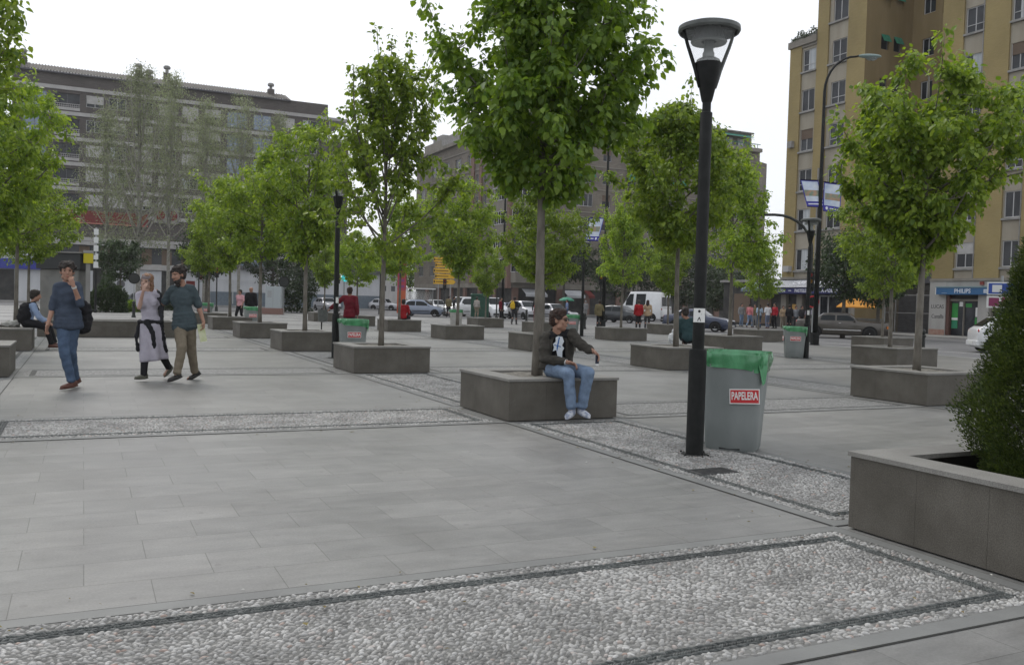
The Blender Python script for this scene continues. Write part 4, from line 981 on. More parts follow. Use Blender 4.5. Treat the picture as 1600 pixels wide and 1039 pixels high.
# white sign column
c = gd(149, 60); t = thing('sign_column', 'slender post topped by a stack of white cubes left of the round tree', 'sign post', (c.x, c.y, 0), facing(c))
m = MB(); m.tube([(0, 0, 0), (0, 0, 2.7)], .075, 10); m.build('post', M_IRON, t)
m = MB(); m.tube([(0, 0, 2.7), (0, 0, 5.2)], .05, 8); m.build('stem', M_POLE, t)
for k in range(5):
    m = MB(); m.bbox(-.13, .13, -.1, .1, 2.75 + .5 * k, 3.1 + .5 * k); m.build('cube', M_SIGNW, t)
# yellow box sign
c = gd(137, 43.2); t = thing('post_box', 'small yellow box on a grey post at the kiosk corner', 'sign post', (c.x, c.y, 0), facing(c))
m = MB(); m.bbox(-.09, .09, -.09, .09, 0, 2.6); m.build('post', M_PAVE, t)
m = MB(); m.bbox(-.19, .2, -.16, .12, 2.55, 2.98); m.build('box', mat('yellow_box', (.5, .42, .02), .5), t)
m = MB(); m.bbox(-.2, .21, -.17, .13, 2.985, 3.1); m.build('lid', M_PAVE, t)
# kiosk
M_KIO = mat('kiosk_panel', (.13, .13, .12), .7, col2=(.19, .185, .17), ns=2, bump=.1)
c = gd(92, 43.5); t = thing('kiosk', 'square dark grey kiosk with a darker overhanging top behind the walking man', 'kiosk', (c.x, c.y, 0), -TH)
w = .84; m = MB(); m.bbox(-w, w, 0, 1.0, 0, 2.25, .02); m.build('wall', M_KIO, t)
m = MB(); m.bbox(-w - .12, w + .12, -.12, 1.12, 2.255, 2.95, .02); m.build('fascia', mat('kiosk_dark', (.03, .032, .032), .6), t)
m = MB(); m.bbox(-w - .18, w + .18, -.18, 1.18, 2.955, 3.01, .01); m.build('roof', M_KIO, t)
m = MB(); m.box(-.45, .45, -.012, 0, .5, 1.9); m.build('poster_panel', mat('kiosk_panel2', (.16, .16, .15), .5), t)
# bollards
GBO = 'dark iron bollards along the plaza edge'
def bollard(label, px_, dep, first=[None]):
    c = gd(px_, dep)
    if first[0] is None:
        t = thing('bollard', label, 'bollard', c, 0, GBO)
        m = MB(); m.lathe([(0, 0), (.11, 0), (.11, .08), (.08, .12), (.075, .6), (.1, .63), (.1, .67), (.06, .7)], 14); smooth_angle(m.build('shaft', M_TL, t))
        m = MB(); m.ell((0, 0, .78), (.09, .09, .1), n=12, m=8); m.build('finial', M_TL, t, smooth=True); first[0] = t
    else: dup(first[0], label, c, 0, group=GBO)
bollard('dark bollard just right of the nearest right-row tree trunk', 1444, 32)
bollard('dark bollard right of the far bin behind the seated man', 914, 49)
bollard('small dark bollard between the walking woman and the sign column', 209, 51)
bollard('dark bollard above the planter behind the seated man, left of the red bag woman', 823, 62)
# recycling container
M_RECY = mat('container_green', (.012, .05, .032), .5, col2=(.02, .07, .045))
c = gd(750, 72); t = thing('recycling_container', 'tall dark green recycling container in front of the white vans', 'container', (c.x, c.y, 0), -TH)
m = MB(); m.bbox(-.72, .72, -.6, .6, .08, 1.75, .06); m.build('body', M_RECY, t); m = MB(); m.bbox(-.76, .76, -.64, .64, 1.755, 1.95, .06); m.build('lid', M_RECY, t)
m = MB(); m.lathe([(0, .0), (.09, 0), (.09, .08)], 10, cx=-.5); m.lathe([(0, .0), (.09, 0), (.09, .08)], 10, cx=.5); m.build('feet', M_BLACK, t)
# red advertising pillar
c = gd(627, 92); t = thing('advertising_pillar', 'tall red and orange advertising pillar above the person in bright red', 'sign', (c.x, c.y, -.1), -TH)
m = MB(); m.bbox(-.42, .42, -.3, .3, 0, 2.3, .03); m.build('base', mat('orange_panel', (.45, .1, .04), .5), t)
m = MB(); m.bbox(-.42, .42, -.3, .3, 2.305, 5.1, .03); p = m.build('panel', mat('red_panel', (.36, .04, .06), .5), t)
m = MB()
for k in range(4): m.box(-.3, .3, -.306, -.301, 2.6 + .6 * k, 2.85 + .6 * k)
m.build('panel_mark', mat('purple_panel', (.2, .05, .16), .5), p)
# bus shelter-like white canopy
c = gd(654, 93); t = thing('bus_shelter', 'bus shelter with thin white roof right of the red pillar', 'bus shelter', (c.x, c.y, -.1), -TH)
m = MB(); m.bbox(-1.5, 1.7, -.7, .7, 2.5, 2.62); m.build('roof', M_SIGNW, t)
for x in (-1.3, 1.4): m = MB(); m.tube([(x, .5, 0), (x, .5, 2.5)], .06, 8); m.build('post', M_POLE, t)
m = MB(); m.box(-1.2, 1.3, .48, .5, .4, 2.3); m.build('pane', M_GLASS, t)
# electrical cabinet and low wall
c = gd(428, 66); t = thing('cabinet', 'pale grey electrical cabinet on a brick plinth before the white wall', 'cabinet', (c.x, c.y, 0), -TH)
m = MB(); m.bbox(-.55, .55, -.3, .3, .45, 2.0, .02); m.build('body', mat('cabinet_grey', (.33, .36, .37), .5), t); m = MB(); m.box(-.02, .02, -.306, -.301, .5, 1.9); m.box(-.4, -.1, -.306, -.301, 1.2, 1.7); m.build('door_panel', M_POLE, t)
m = MB(); m.bbox(-1.1, .65, -.4, .4, 0, .44, .02); m.build('plinth', mat('plinth_brick', (.2, .12, .1), .8), t)
# orange awning booth
c = gd(1352, 62); t = thing('orange_booth', 'small booth with an orange awning behind the old brown saloon', 'booth', (c.x, c.y, -.05), -PI / 2 + .25)
m = MB(); m.add([(-1.3, -1.3, 1.72), (1.3, -1.3, 1.72), (1.35, .3, 2.35), (-1.35, .3, 2.35), (-1.3, -1.3, 1.66), (1.3, -1.3, 1.66), (1.35, .3, 2.29), (-1.35, .3, 2.29)], [(0, 1, 2, 3), (7, 6, 5, 4), (0, 4, 5, 1), (1, 5, 6, 2), (2, 6, 7, 3), (3, 7, 4, 0)])
m.build('awning', mat('orange_cloth', (.55, .25, .03), .7, col2=(.48, .2, .02)), t)
for x in (-1.2, 1.2): m = MB(); m.tube([(x, .2, 0), (x, .2, 2.3)], .05, 8); m.build('post', M_POLE, t)
m = MB(); m.bbox(-1.1, 1.1, .0, .6, 0, 1.0, .02); m.build('counter', M_KIO, t)
# two umbrellas / cafe screens
c = gd(885, 78); t = thing('street_parasol', 'green parasol dome by the parked silver car behind the seated man’s head', 'parasol', (c.x, c.y, 0), 0)
m = MB(); m.lathe([(0, 1.92), (.3, 1.88), (.58, 1.74), (.68, 1.6), (.66, 1.59), (.56, 1.72), (.3, 1.86)], 12); m.build('canopy', mat('parasol_green', (.03, .2, .12), .6), t); m = MB(); m.tube([(0, 0, 0), (0, 0, 2.0)], .03, 8); m.build('pole', M_POLE, t)
# ================================================================== people
def cloth(name, c, rough=.85, f=1.35, ns=14): return mat('cloth_' + name, c, rough, spec=.2, col2=tuple(min(1, x * (1 + (f - 1) * .6)) for x in c), ns=ns, detail=6, bump=.35, bs=60)
M_SKIN = mat('skin', (.29, .16, .11), .55, spec=.35, col2=(.37, .215, .155), ns=9)
M_SKINP = mat('skin_pale', (.38, .235, .18), .55, col2=(.44, .29, .23), ns=9)
M_HAIRD = mat('hair_dark', (.018, .014, .012), .6, col2=(.04, .03, .025), ns=50, bump=.6, bs=160, stretch=(1, 1, .3))
M_HAIRB = mat('hair_brown', (.018, .010, .007), .6, col2=(.042, .019, .012), ns=50, bump=.6, bs=160, stretch=(1, 1, .3))
M_HAIRR = mat('hair_auburn', (.17, .09, .05), .6, col2=(.28, .16, .09), ns=50, bump=.6, bs=160, stretch=(1, 1, .3))
M_EYE = mat('eye_dark', (.03, .02, .015), .2); M_LIP = mat('lips', (.36, .14, .11), .5)
def remeshed(name, prims, vox, mt, parent, wob=0.0, sm=3, ws=9.0, flat=None, seed=0):
    mb = MB()
    for p in prims:
        if p[0] == 'c':
            a, b, r0, r1 = Vector(p[1]), Vector(p[2]), p[3], p[4]
            if (b - a).length < 1e-4: b = a + Vector((0, 0, 1e-3))
            d = (b - a).normalized(); L = (b - a).length; pts = []; rr = []
            for t in (-1, -.85, -.5): pts.append(a + d * r0 * t); rr.append(r0 * math.sqrt(max(0.0004, 1 - t * t)))
            for t in (0, .25, .5, .75, 1): pts.append(a.lerp(b, t)); rr.append(r0 + (r1 - r0) * t)
            for t in (.5, .85, 1): pts.append(b + d * r1 * t); rr.append(r1 * math.sqrt(max(0.0004, 1 - t * t)))
            mb.tube(pts, rr, 12)
        else:
            mb.ell(p[1], p[2], p[3] if len(p) > 3 else None, n=16, m=12)
    o = mb.build('tmp', mt)
    md = o.modifiers.new('r', 'REMESH'); md.mode = 'VOXEL'; md.voxel_size = vox; md.adaptivity = 0
    s = o.modifiers.new('s', 'SMOOTH'); s.factor = .5; s.iterations = sm
    me = bpy.data.meshes.new_from_object(o.evaluated_get(bpy.context.evaluated_depsgraph_get()))
    old = o.data; bpy.data.objects.remove(o); bpy.data.meshes.remove(old)
    n = len(me.vertices); co = np.empty(n * 3, dtype=np.float32); me.vertices.foreach_get('co', co); co = co.reshape(-1, 3)
    if wob:
        no = np.empty(n * 3, dtype=np.float32); me.vertices.foreach_get('normal', no); no = no.reshape(-1, 3)
        sx = Vector((seed * 1.7, 0, 0))
        d = np.array([mnoise.noise(Vector((float(c[0]) * ws, float(c[1]) * ws, float(c[2]) * ws * 1.9)) + sx) + .5 * mnoise.noise(Vector((float(c[0]) * ws * 2.3, float(c[1]) * ws * 2.3, float(c[2]) * ws * 3)) + sx) for c in co])
        co = co + no * (d * wob)[:, None]
    if flat is not None: co[:, 2] = np.maximum(co[:, 2], flat)
    me.vertices.foreach_set('co', co.reshape(-1).astype(np.float32))
    me.materials.clear(); me.materials.append(mt)
    me.polygons.foreach_set('material_index', [0] * len(me.polygons)); me.polygons.foreach_set('use_smooth', [True] * len(me.polygons)); me.update()
    me.name = name
    return link(name, me, parent)
def frame(z, x):
    z = z.normalized(); y = z.cross(x).normalized(); x = y.cross(z).normalized()
    return Matrix((x, y, z)).transposed().to_3x3()
def hand_prims(w, d, nrm, side_thumb, curl=.4, det=True, k=1.0):
    """w wrist, d hand direction, nrm palm normal, side_thumb unit vector towards the thumb"""
    d = d.normalized(); nrm = (nrm - d * nrm.dot(d)).normalized(); s = (side_thumb - d * side_thumb.dot(d)); s = (s - nrm * s.dot(nrm)).normalized()
    M = Matrix((s, nrm, d)).transposed()
    P = [('e', w + d * .05 * k, (.042 * k, .017 * k, .052 * k), M), ('c', w - d * .02, w + d * .03, .026 * k, .026 * k)]
    if not det: P.append(('e', w + d * .12 * k, (.034 * k, .014 * k, .05 * k), M)); return P
    for i, (o, L) in enumerate(((.030, .072), (.010, .080), (-.011, .074), (-.031, .058))):
        b = w + d * .088 * k + s * o * k; c = curl * (1 + .15 * i); dd = d; L *= k
        for seg in (.42, .32, .26):
            c_ = c * .75; dd = (dd * math.cos(c_) + nrm * math.sin(c_)).normalized(); e = b + dd * L * seg; P.append(('c', b, e, .0098 * k, .0088 * k)); b = e
    b = w + d * .03 * k + s * .034 * k; dd = (d * .62 + s * .7 + nrm * .3).normalized(); e = b + dd * .036 * k; P.append(('c', b, e, .0125 * k, .0108 * k))
    dd = (d * .9 + s * .25 + nrm * .45).normalized(); P.append(('c', e, e + dd * .03 * k, .0105 * k, .009 * k))
    return P
def J0(**kw):
    j = dict(pelvis=(0, 0, .93), chest=(0, 0, 1.26), neck=(0, -.01, 1.46), head=(0, .015, 1.61), face=(0, 1, 0), hup=(0, 0, 1),
             shR=(.185, 0, 1.40), shL=(-.185, 0, 1.40), elR=(.24, -.03, 1.12), elL=(-.24, -.03, 1.12), wrR=(.245, .06, .88), wrL=(-.245, .06, .88),
             hipR=(.09, 0, .90), hipL=(-.09, 0, .90), knR=(.1, .03, .48), knL=(-.1, .03, .48), anR=(.1, -.02, .085), anL=(-.1, -.02, .085), toR=(.2, 1, 0), toL=(-.2, 1, 0))
    j.update(kw); return j
def human(label, loc, rz, J, O, s=1.0, vox=.02, world=False, group=None, feet_flat=True, name='person'):
    """J joints (local, or world when world=True), O outfit"""
    t = thing(name, label, 'person', loc, 0 if world else rz, group)
    if not world: t.scale = (s, s, s)
    L0 = Vector(loc); j = {k: (Vector(v) - L0 if (world and k not in ('face', 'hup', 'toR', 'toL')) else Vector(v)) for k, v in J.items() if k not in ('handR', 'handL')}
    g = s if world else 1.0; det = vox < .014
    right = (j['shR'] - j['shL']).normalized(); up = (j['chest'] - j['pelvis']).normalized(); T = frame(up, right)
    hr = (j['hipR'] - j['hipL']).normalized(); Tp = frame(up, hr)
    fz = j['face'].normalized(); hu = j['hup'].normalized(); hx = fz.cross(hu).normalized(); hu = hx.cross(fz).normalized(); Hm = Matrix((hx, fz, hu)).transposed()
    head = j['head']; gh = g * 1.09; H = lambda x, y, z: head + Hm @ Vector((x, y, z)) * gh
    fem = O.get('fem', False); wk = .9 if fem else 1.0
    def torso(e, full=True):
        P = [('e', j['pelvis'], ((.15 + e) * g, (.112 + e) * g, (.13 + e) * g), Tp), ('e', j['pelvis'].lerp(j['chest'], .5), ((.13 * wk + e) * g, (.1 + e) * g, (.17 + e) * g), T),
             ('e', j['chest'], ((.16 * wk + e) * g, (.11 + e) * g, (.19 + e) * g), T), ('c', j['shL'].lerp(j['shR'], .12), j['shR'].lerp(j['shL'], .12), (.058 + e) * g, (.058 + e) * g),
             ('e', j['chest'] + T @ Vector((0, .012, .04)) * g, ((.14 * wk + e) * g, (.1 + e) * g, (.11 + e) * g), T)]
        if fem:
            for q in (-1, 1): P.append(('e', j['chest'] + T @ Vector((q * .07, .075, .0)) * g, ((.06 + e) * g,) * 3))
        if e > 0: P[0] = ('e', j['pelvis'] + up * .03, P[0][2], Tp)
        return P
    sk = O.get('skin', M_SKIN)
    B = torso(0)
    m = (j['shL'] + j['shR']) / 2
    B += [('c', m.lerp(j['neck'], .3), H(0, -.02, -.08), .062 * g, .052 * g), ('c', j['shL'].lerp(m, .25), j['neck'], .04 * g, .045 * g), ('c', j['shR'].lerp(m, .25), j['neck'], .04 * g, .045 * g)]
    hs = gh
    B += [('e', H(0, -.012, .028), (.074 * hs, .094 * hs, .092 * hs), Hm), ('e', H(0, .028, -.028), (.058 * hs, .066 * hs, .088 * hs), Hm), ('e', H(0, .052, -.088), (.036 * hs, .038 * hs, .028 * hs), Hm),
          ('c', H(-.04, .02, -.07), H(.04, .02, -.07), .03 * hs, .03 * hs), ('e', H(0, .075, .034), (.05 * hs, .018 * hs, .014 * hs), Hm)]
    if det:
        B += [('c', H(0, .088, .02), H(0, .108, -.022), .009 * hs, .014 * hs), ('e', H(0, .088, -.058), (.024 * hs, .012 * hs, .01 * hs), Hm)]
        for q in (-1, 1): B.append(('e', H(q * .076, -.005, -.01), (.012 * hs, .02 * hs, .03 * hs), Hm)); B.append(('e', H(q * .036, .062, -.02), (.024 * hs, .022 * hs, .022 * hs), Hm))
    else: B += [('c', H(0, .088, .02), H(0, .105, -.02), .014 * hs, .018 * hs)]
    for S in 'RL':
        q = 1 if S == 'R' else -1
        B += [('c', j['sh' + S], j['el' + S], .050 * g * wk, .038 * g * wk), ('c', j['el' + S], j['wr' + S], .040 * g * wk, .026 * g * wk), ('e', j['el' + S].lerp(j['wr' + S], .25), (.041 * g * wk,) * 3)]
        fa_ = (j['wr' + S] - j['el' + S]).normalized(); hp = J.get('hand' + S) or {}
        hd = Vector(hp.get('d', fa_)); hn = Vector(hp.get('n', -right * q)); th = Vector(hp.get('t', T @ Vector((0, 1, 0))))
        B += hand_prims(j['wr' + S], hd, hn, th, hp.get('curl', .35), det, g * (.92 if fem else 1))
        kn, an, hip = j['kn' + S], j['an' + S], j['hip' + S]
        B += [('c', hip, kn, .083 * g, .056 * g), ('c', kn, an, .052 * g, .036 * g), ('e', kn.lerp(an, .3) - (T @ Vector((0, .016, 0))), (.056 * g, .058 * g, .11 * g), frame((kn - an), right))]
        td = j['to' + S].normalized(); B += [('c', an + Vector((0, 0, -.035 * g)) - td * .03 * g, an + td * .12 * g + Vector((0, 0, -.045 * g)) + Vector((0, 0, min(0, td.z) * .0)), .036 * g, .028 * g)]
    remeshed('body', B, vox, sk, t, sm=2)
    # trousers / skirt
    if O.get('legs', 'trousers') == 'trousers':
        P = [('e', j['pelvis'] - up * .01, (.163 * g, .125 * g, .13 * g), Tp)]; lo = O.get('loose', 0)
        for S in 'RL':
            kn, an, hip = j['kn' + S], j['an' + S], j['hip' + S]; td = j['to' + S].normalized()
            P += [('c', hip, kn, (.098 + lo) * g, (.073 + lo) * g), ('c', kn, an + (kn - an).normalized() * .05 * g, (.072 + lo) * g, (.058 + lo) * g), ('e', an + (kn - an).normalized() * .035 * g, ((.062 + lo) * g, (.066 + lo) * g, .05 * g), frame(kn - an, right))]
        remeshed('trousers', P, max(vox, .011), O['bot'], t, wob=.008 if det else .006, sm=4, seed=1, ws=7)
    # shirt or jacket
    e = O.get('tight', .02); sl = O.get('sleeve', .45)
    P = torso(e)
    P += [('c', j['shL'].lerp(m, .2), j['neck'].lerp(m, .35), (.05) * g, .052 * g), ('c', j['shR'].lerp(m, .2), j['neck'].lerp(m, .35), .05 * g, .052 * g)]
    for S in 'RL':
        a, b, c = j['sh' + S], j['el' + S], j['wr' + S]; w = O.get('slw', .012)
        if sl <= .5: P.append(('c', a, a.lerp(b, sl * 2), (.052 + e) * g * wk, (.046 + w) * g * wk))
        else: P += [('c', a, b, (.052 + e) * g * wk, (.044 + w) * g * wk), ('c', b, b.lerp(c, sl * 2 - 1), (.044 + w) * g * wk, (.034 + w) * g * wk)]
    if O.get('hem') is not None:
        hc = j['pelvis'] - up * (O['hem'] * .6)
        P += [('e', hc + up * k_ * .05 * g, ((.196 - .008 * k_) * g, (.146 - .004 * k_) * g, .075 * g), Tp) for k_ in (-1, 0, 1, 2, 3)]
    remeshed(O.get('topname', 'shirt'), P, max(vox, .011), O['top'], t, wob=.010 if det else .006, sm=3, seed=2, ws=8)
    # shoes
    for S in 'RL':
        an = j['an' + S]; td = j['to' + S].normalized(); fx = td.cross(Vector((0, 0, 1))).normalized(); F = Matrix((fx, td, fx.cross(td))).transposed()
        c0 = an + F @ Vector((0, .045, -.04)) * g
        P = [('e', c0, (.045 * g, .125 * g, .036 * g), F), ('e', an + F @ Vector((0, -.02, -.02)) * g, (.044 * g, .06 * g, .055 * g), F), ('e', an + F @ Vector((0, .11, -.045)) * g, (.047 * g, .06 * g, .032 * g), F),
             ('e', an + F @ Vector((0, .045, -.062)) * g, (.047 * g, .145 * g, .018 * g), F)]
        remeshed('shoe', P, max(vox * .8, .009), O['shoe'], t, sm=2, flat=.002 if feet_flat else None)
    # hair
    hs_ = O.get('hair', 'short'); P = [('e', H(0, -.02, .050), (.084 * gh, .101 * gh, .079 * gh), Hm), ('e', H(0, -.046, .0), (.080 * gh, .066 * gh, .09 * gh), Hm), ('e', H(0, .03, .096), (.06 * gh, .05 * gh, .03 * gh), Hm)]
    for q in (-1, 1): P.append(('e', H(q * .064, .0, .03), (.02 * gh, .035 * gh, .05 * gh), Hm))
    if hs_ == 'curly':
        rr = random.Random(3)
        for _ in range(26):
            a, b = rr.uniform(-PI, 0) if rr.random() < .75 else rr.uniform(0, PI), rr.uniform(.1, 1.3)
            P.append(('e', H(.085 * math.cos(a) * math.cos(b), -.02 + .1 * math.sin(a) * math.cos(b), .035 + .09 * math.sin(b)), (.026 * gh,) * 3))
    if hs_ == 'long':
        for q in (-1, 1): P += [('c', H(q * .062, -.02, 0), H(q * .075, -.02, -.15), .032 * gh, .03 * gh), ('c', H(q * .05, -.06, -.05), H(q * .06, -.05, -.21), .036 * gh, .03 * gh)]
        P.append(('c', H(0, -.07, -.02), H(0, -.08, -.2), .05 * gh, .045 * gh))
    remeshed('hair', P, max(vox, .01), O.get('hairm', M_HAIRD), t, wob=.014, sm=1, ws=28, seed=5)
    if O.get('beard'):
        P = [('e', H(0, .05, -.085), (.05 * gh, .045 * gh, .045 * gh), Hm), ('c', H(-.056, .0, -.03), H(-.03, .045, -.09), .02 * gh, .028 * gh), ('c', H(.056, .0, -.03), H(.03, .045, -.09), .02 * gh, .028 * gh), ('e', H(0, .05, -.135), (.034 * gh, .032 * gh, .035 * gh), Hm), ('e', H(0, .092, -.046), (.032 * gh, .012 * gh, .008 * gh), Hm)]
        remeshed('beard', P, .01, M_HAIRD, t, wob=.012, sm=1, ws=30)
    if det:
        mb = MB()
        for q in (-1, 1): mb.ell(H(q * .031, .079, .012), (.0125 * g, .008 * g, .006 * g), Hm, n=8, m=6)
        mb.build('eyes', M_EYE, t, smooth=True)
        mb = MB()
        for q in (-1, 1): mb.tube([H(q * .015, .096, .032), H(q * .032, .092, .037), H(q * .05, .078, .03)], .0035 * g, 5)
        mb.build('eyebrows', O.get('hairm', M_HAIRD), t)
        mb = MB(); mb.ell(H(0, .098, -.058), (.019 * g, .006 * g, .006 * g), Hm, n=8, m=6); mb.build('lips', M_LIP, t, smooth=True)
    t['_h'] = 1; del t['_h']
    return t, j, T, Hm, H
TOW = Vector((-math.sin(TH), -math.cos(TH), 0)); RI = Vector((math.cos(TH), -math.sin(TH), 0))      # towards the viewer / to the viewer's right
def hd_(right=0.0, tow=1.0):
    v = RI * right + TOW * tow; return math.atan2(v.y, v.x) - PI / 2
def dv(right, tow, up=0): return tuple(RI * right + TOW * tow + Vector((0, 0, up)))
BLK = cloth('black', (.014, .014, .016)); DGREY = cloth('charcoal', (.035, .035, .038)); JEAN = cloth('jeans', (.05, .075, .12), f=1.9, ns=11); JEANL = cloth('light_jeans', (.12, .165, .235), f=1.9, ns=11)
WHITE = cloth('white', (.6, .6, .62), f=1.1); RED = cloth('red', (.26, .014, .018)); DRED = cloth('dark_red', (.12, .012, .02)); BEIGE = cloth('beige', (.34, .25, .16)); OLIVE = cloth('olive', (.13, .11, .06)); TEALC = cloth('teal', (.03, .06, .065))
PINK = cloth('pink', (.55, .3, .33)); GREYC = cloth('grey', (.2, .2, .2)); KHAKI = cloth('khaki', (.16, .135, .1), f=1.35); BLUE = cloth('slate_blue', (.045, .058, .083), f=1.4); GRN = cloth('grey_green', (.05, .068, .076), f=1.35); LILAC = cloth('lilac', (.36, .34, .39), f=1.2); JACK = cloth('jacket', (.038, .035, .03), f=1.6)
SHD = mat('shoe_dark', (.02, .018, .017), .5); SHB = mat('shoe_brown', (.09, .035, .025), .6); SHW = mat('shoe_white', (.5, .52, .56), .6, col2=(.25, .28, .36), ns=22, ramp=(.45, .55)); SHO = mat('shoe_olive', (.09, .09, .07), .7)
M_SUNG = mat('sunglasses', (.01, .01, .012), .15)

# ---- man sitting on the planter
D = 10.85
base = atd(905, 657, 10.45); base.z = 0
sit = dict(pelvis=atd(869, 575, 10.86), chest=atd(872, 541, 10.84), neck=atd(871, 519, 10.80), head=atd(873.5, 500, 10.76), face=dv(.93, .35, -.06), hup=(0, 0, 1),
           shR=atd(853, 527, 10.78), shL=atd(892, 522, 10.80), elR=atd(850, 561, 10.66), wrR=atd(887, 566, 10.50), elL=atd(909, 541, 10.66), wrL=atd(926, 548, 10.54),
           hipR=atd(863, 576, 10.78), hipL=atd(880, 576, 10.80), knR=atd(888, 584, 10.40), knL=atd(919, 582, 10.42), anR=atd(893, 639, 10.42), anL=atd(909, 638, 10.46),
           toR=dv(-.42, .9, -.25), toL=dv(.5, .85, -.2),
           handR=dict(d=dv(.9, .3, -.2), n=dv(0, .5, -.85), t=dv(.2, .9, .3), curl=.7), handL=dict(d=dv(.75, .3, -.55), n=dv(-.4, .2, -.8), t=dv(0, .8, -.3), curl=.75))
man, j, T, Hm, H = human('man in sunglasses and dark grey jacket sitting on the nearest tree planter', base, 0, sit,
    dict(top=BLK, bot=JEANL, shoe=SHW, sleeve=.3, hairm=M_HAIRB, loose=.004, hair='short', tight=.008), vox=.009, world=True, feet_flat=False)
# open jacket: torso shell left open at the front, sleeves
def shell_jacket(parent, j, T, g=1.0):
    ch, pe = j['chest'], j['pelvis']; P = []
    mb = MB(); vs = []; rows = 14; cols = 30; rr = random.Random(2)
    fx = T @ Vector((1, 0, 0)); fy = T @ Vector((0, 1, 0)); up = T @ Vector((0, 0, 1)); opn = R(20)
    for r_ in range(rows + 1):
        f = r_ / rows; zc = pe.lerp(ch, -.12 + 1.62 * f) + up * (.0)
        w = .205 - .02 * math.sin(f * PI) - (.085 * max(0, (f - .82) / .18) ** 1.2); d = .155 - .01 * f - (.055 * max(0, (f - .82) / .18))
        for c in range(cols + 1):
            o = opn * (1 + .6 * (1 - f) ** 1.5 + .2 * (f)); a = PI / 2 + o + (2 * PI - 2 * o) * c / cols
            k = 1 + .035 * math.sin(a * 5 + f * 9) + .02 * math.sin(f * 25 + a * 2)
            vs.append(zc + fx * (w * k * math.cos(a)) + fy * (d * k * math.sin(a)) + up * .012 * math.sin(a * 3 + f * 4))
    fs = [(r_ * (cols + 1) + c, r_ * (cols + 1) + c + 1, (r_ + 1) * (cols + 1) + c + 1, (r_ + 1) * (cols + 1) + c) for r_ in range(rows) for c in range(cols)]
    mb.add(vs, fs)
    # collar
    vs = []
    for r_ in range(3):
        for c in range(cols + 1):
            a = PI / 2 + .5 + (2 * PI - 1.0) * c / cols; rr_ = .085 + .018 * r_
            vs.append(j['neck'] + up * (.02 - .035 * r_) + fx * rr_ * math.cos(a) + fy * (rr_ * math.sin(a) - .01) - up * .03 * math.sin(a))
    mb.add(vs, [(r_ * (cols + 1) + c, r_ * (cols + 1) + c + 1, (r_ + 1) * (cols + 1) + c + 1, (r_ + 1) * (cols + 1) + c) for r_ in range(2) for c in range(cols)])
    o = mb.build('jacket', JACK, parent, smooth=True)
    s = o.modifiers.new('thick', 'SOLIDIFY'); s.thickness = .008; s.offset = 1
    for S in 'RL':
        a, b, c = j['sh' + S], j['el' + S], j['wr' + S]
        remeshed('sleeve', [('c', a.lerp(b, .02), b, .078, .062), ('c', b, b.lerp(c, .86), .062, .046), ('e', a, (.08, .08, .075))], .011, JACK, parent, wob=.02, sm=3, seed=ord(S))
    return o
shell_jacket(man, j, T)
# print on the t-shirt: irregular white figure with blue strokes
fx, fy, up = T @ Vector((1, 0, 0)), T @ Vector((0, 1, 0)), T @ Vector((0, 0, 1))
def on_chest(x, z, d): 
    w = .168; yy = .126 * math.sqrt(max(0, 1 - (x / w) ** 2)); return j['chest'] + fx * x + fy * (yy + d) + up * z
def chest_patch(name, poly, m_, d, par):
    mb = MB(); cx = sum(p[0] for p in poly) / len(poly); cz = sum(p[1] for p in poly) / len(poly)
    vs = [on_chest(cx, cz, d)] + [on_chest(cx + (x - cx) * k, cz + (z - cz) * k, d) for k in (.5, 1) for x, z in poly]; n = len(poly); fs = []
    for i in range(n): k2 = (i + 1) % n; fs += [(0, 1 + i, 1 + k2), (1 + i, 1 + n + i, 1 + n + k2, 1 + k2)]
    mb.add(vs, fs); return mb.build(name, m_, par)
pr = chest_patch('shirt_print', [(-.03, .135), (.02, .14), (.05, .12), (.045, .07), (.075, .04), (.06, .0), (.07, -.05), (.03, -.03), (.01, -.10), (-.05, -.115), (-.045, -.04), (-.065, .0), (-.035, .03), (-.055, .08)], mat('print_white', (.62, .66, .7), .7), .016, man)
chest_patch('print_stroke', [(.0, .13), (.012, .13), (.03, .0), (.02, -.05), (.012, .0)], mat('print_blue', (.03, .12, .35), .7), .019, pr)
chest_patch('print_stroke', [(-.02, .02), (.06, .035), (.06, .025), (-.02, .008)], MATS['print_blue'], .0205, pr)
mb = MB()
for r_ in (0, 1):
    pass
vs = []
for k in range(21):
    a = 2 * PI * k / 20
    for q in (0, 1): vs.append(j['neck'] + up * (-.012 + .022 * q) + fx * (.066 - .004 * q) * math.cos(a) + fy * ((.066 - .004 * q) * math.sin(a) + .0) - up * .022 * math.sin(a))
mb.add(vs, [(2 * k, 2 * k + 2, 2 * k + 3, 2 * k + 1) for k in range(20)]); mb.build('shirt_collar', WHITE, man, smooth=True)
mb = MB()       # sunglasses
for q in (-1, 1): mb.ell(H(q * .033, .096, .010), (.027, .009, .018), Hm, n=12, m=8)
mb.tube([H(-.06, .085, .015), H(-.078, .04, .012), H(-.08, -.005, .008)], .0035, 5); mb.tube([H(.06, .085, .015), H(.078, .04, .012), H(.08, -.005, .008)], .0035, 5); mb.tube([H(-.02, .1, .016), H(.02, .1, .016)], .004, 5)
mb.build('sunglasses', M_SUNG, man, smooth=True)
mb = MB(); wd = (j['wrR'] - j['elR']).normalized(); c0 = j['wrR'] - wd * .03; mb.tube([c0 - wd * .014, c0 + wd * .014], .036, 14); mb.build('wristwatch', mat('watch_pale', (.6, .6, .58), .3, metal=.3), man, smooth=True)
hp = Vector(sit['wrL']) + Vector(dv(.055, .02, -.075)); ph = thing('phone', 'small dark phone held in the seated man’s outstretched hand', 'phone', hp)
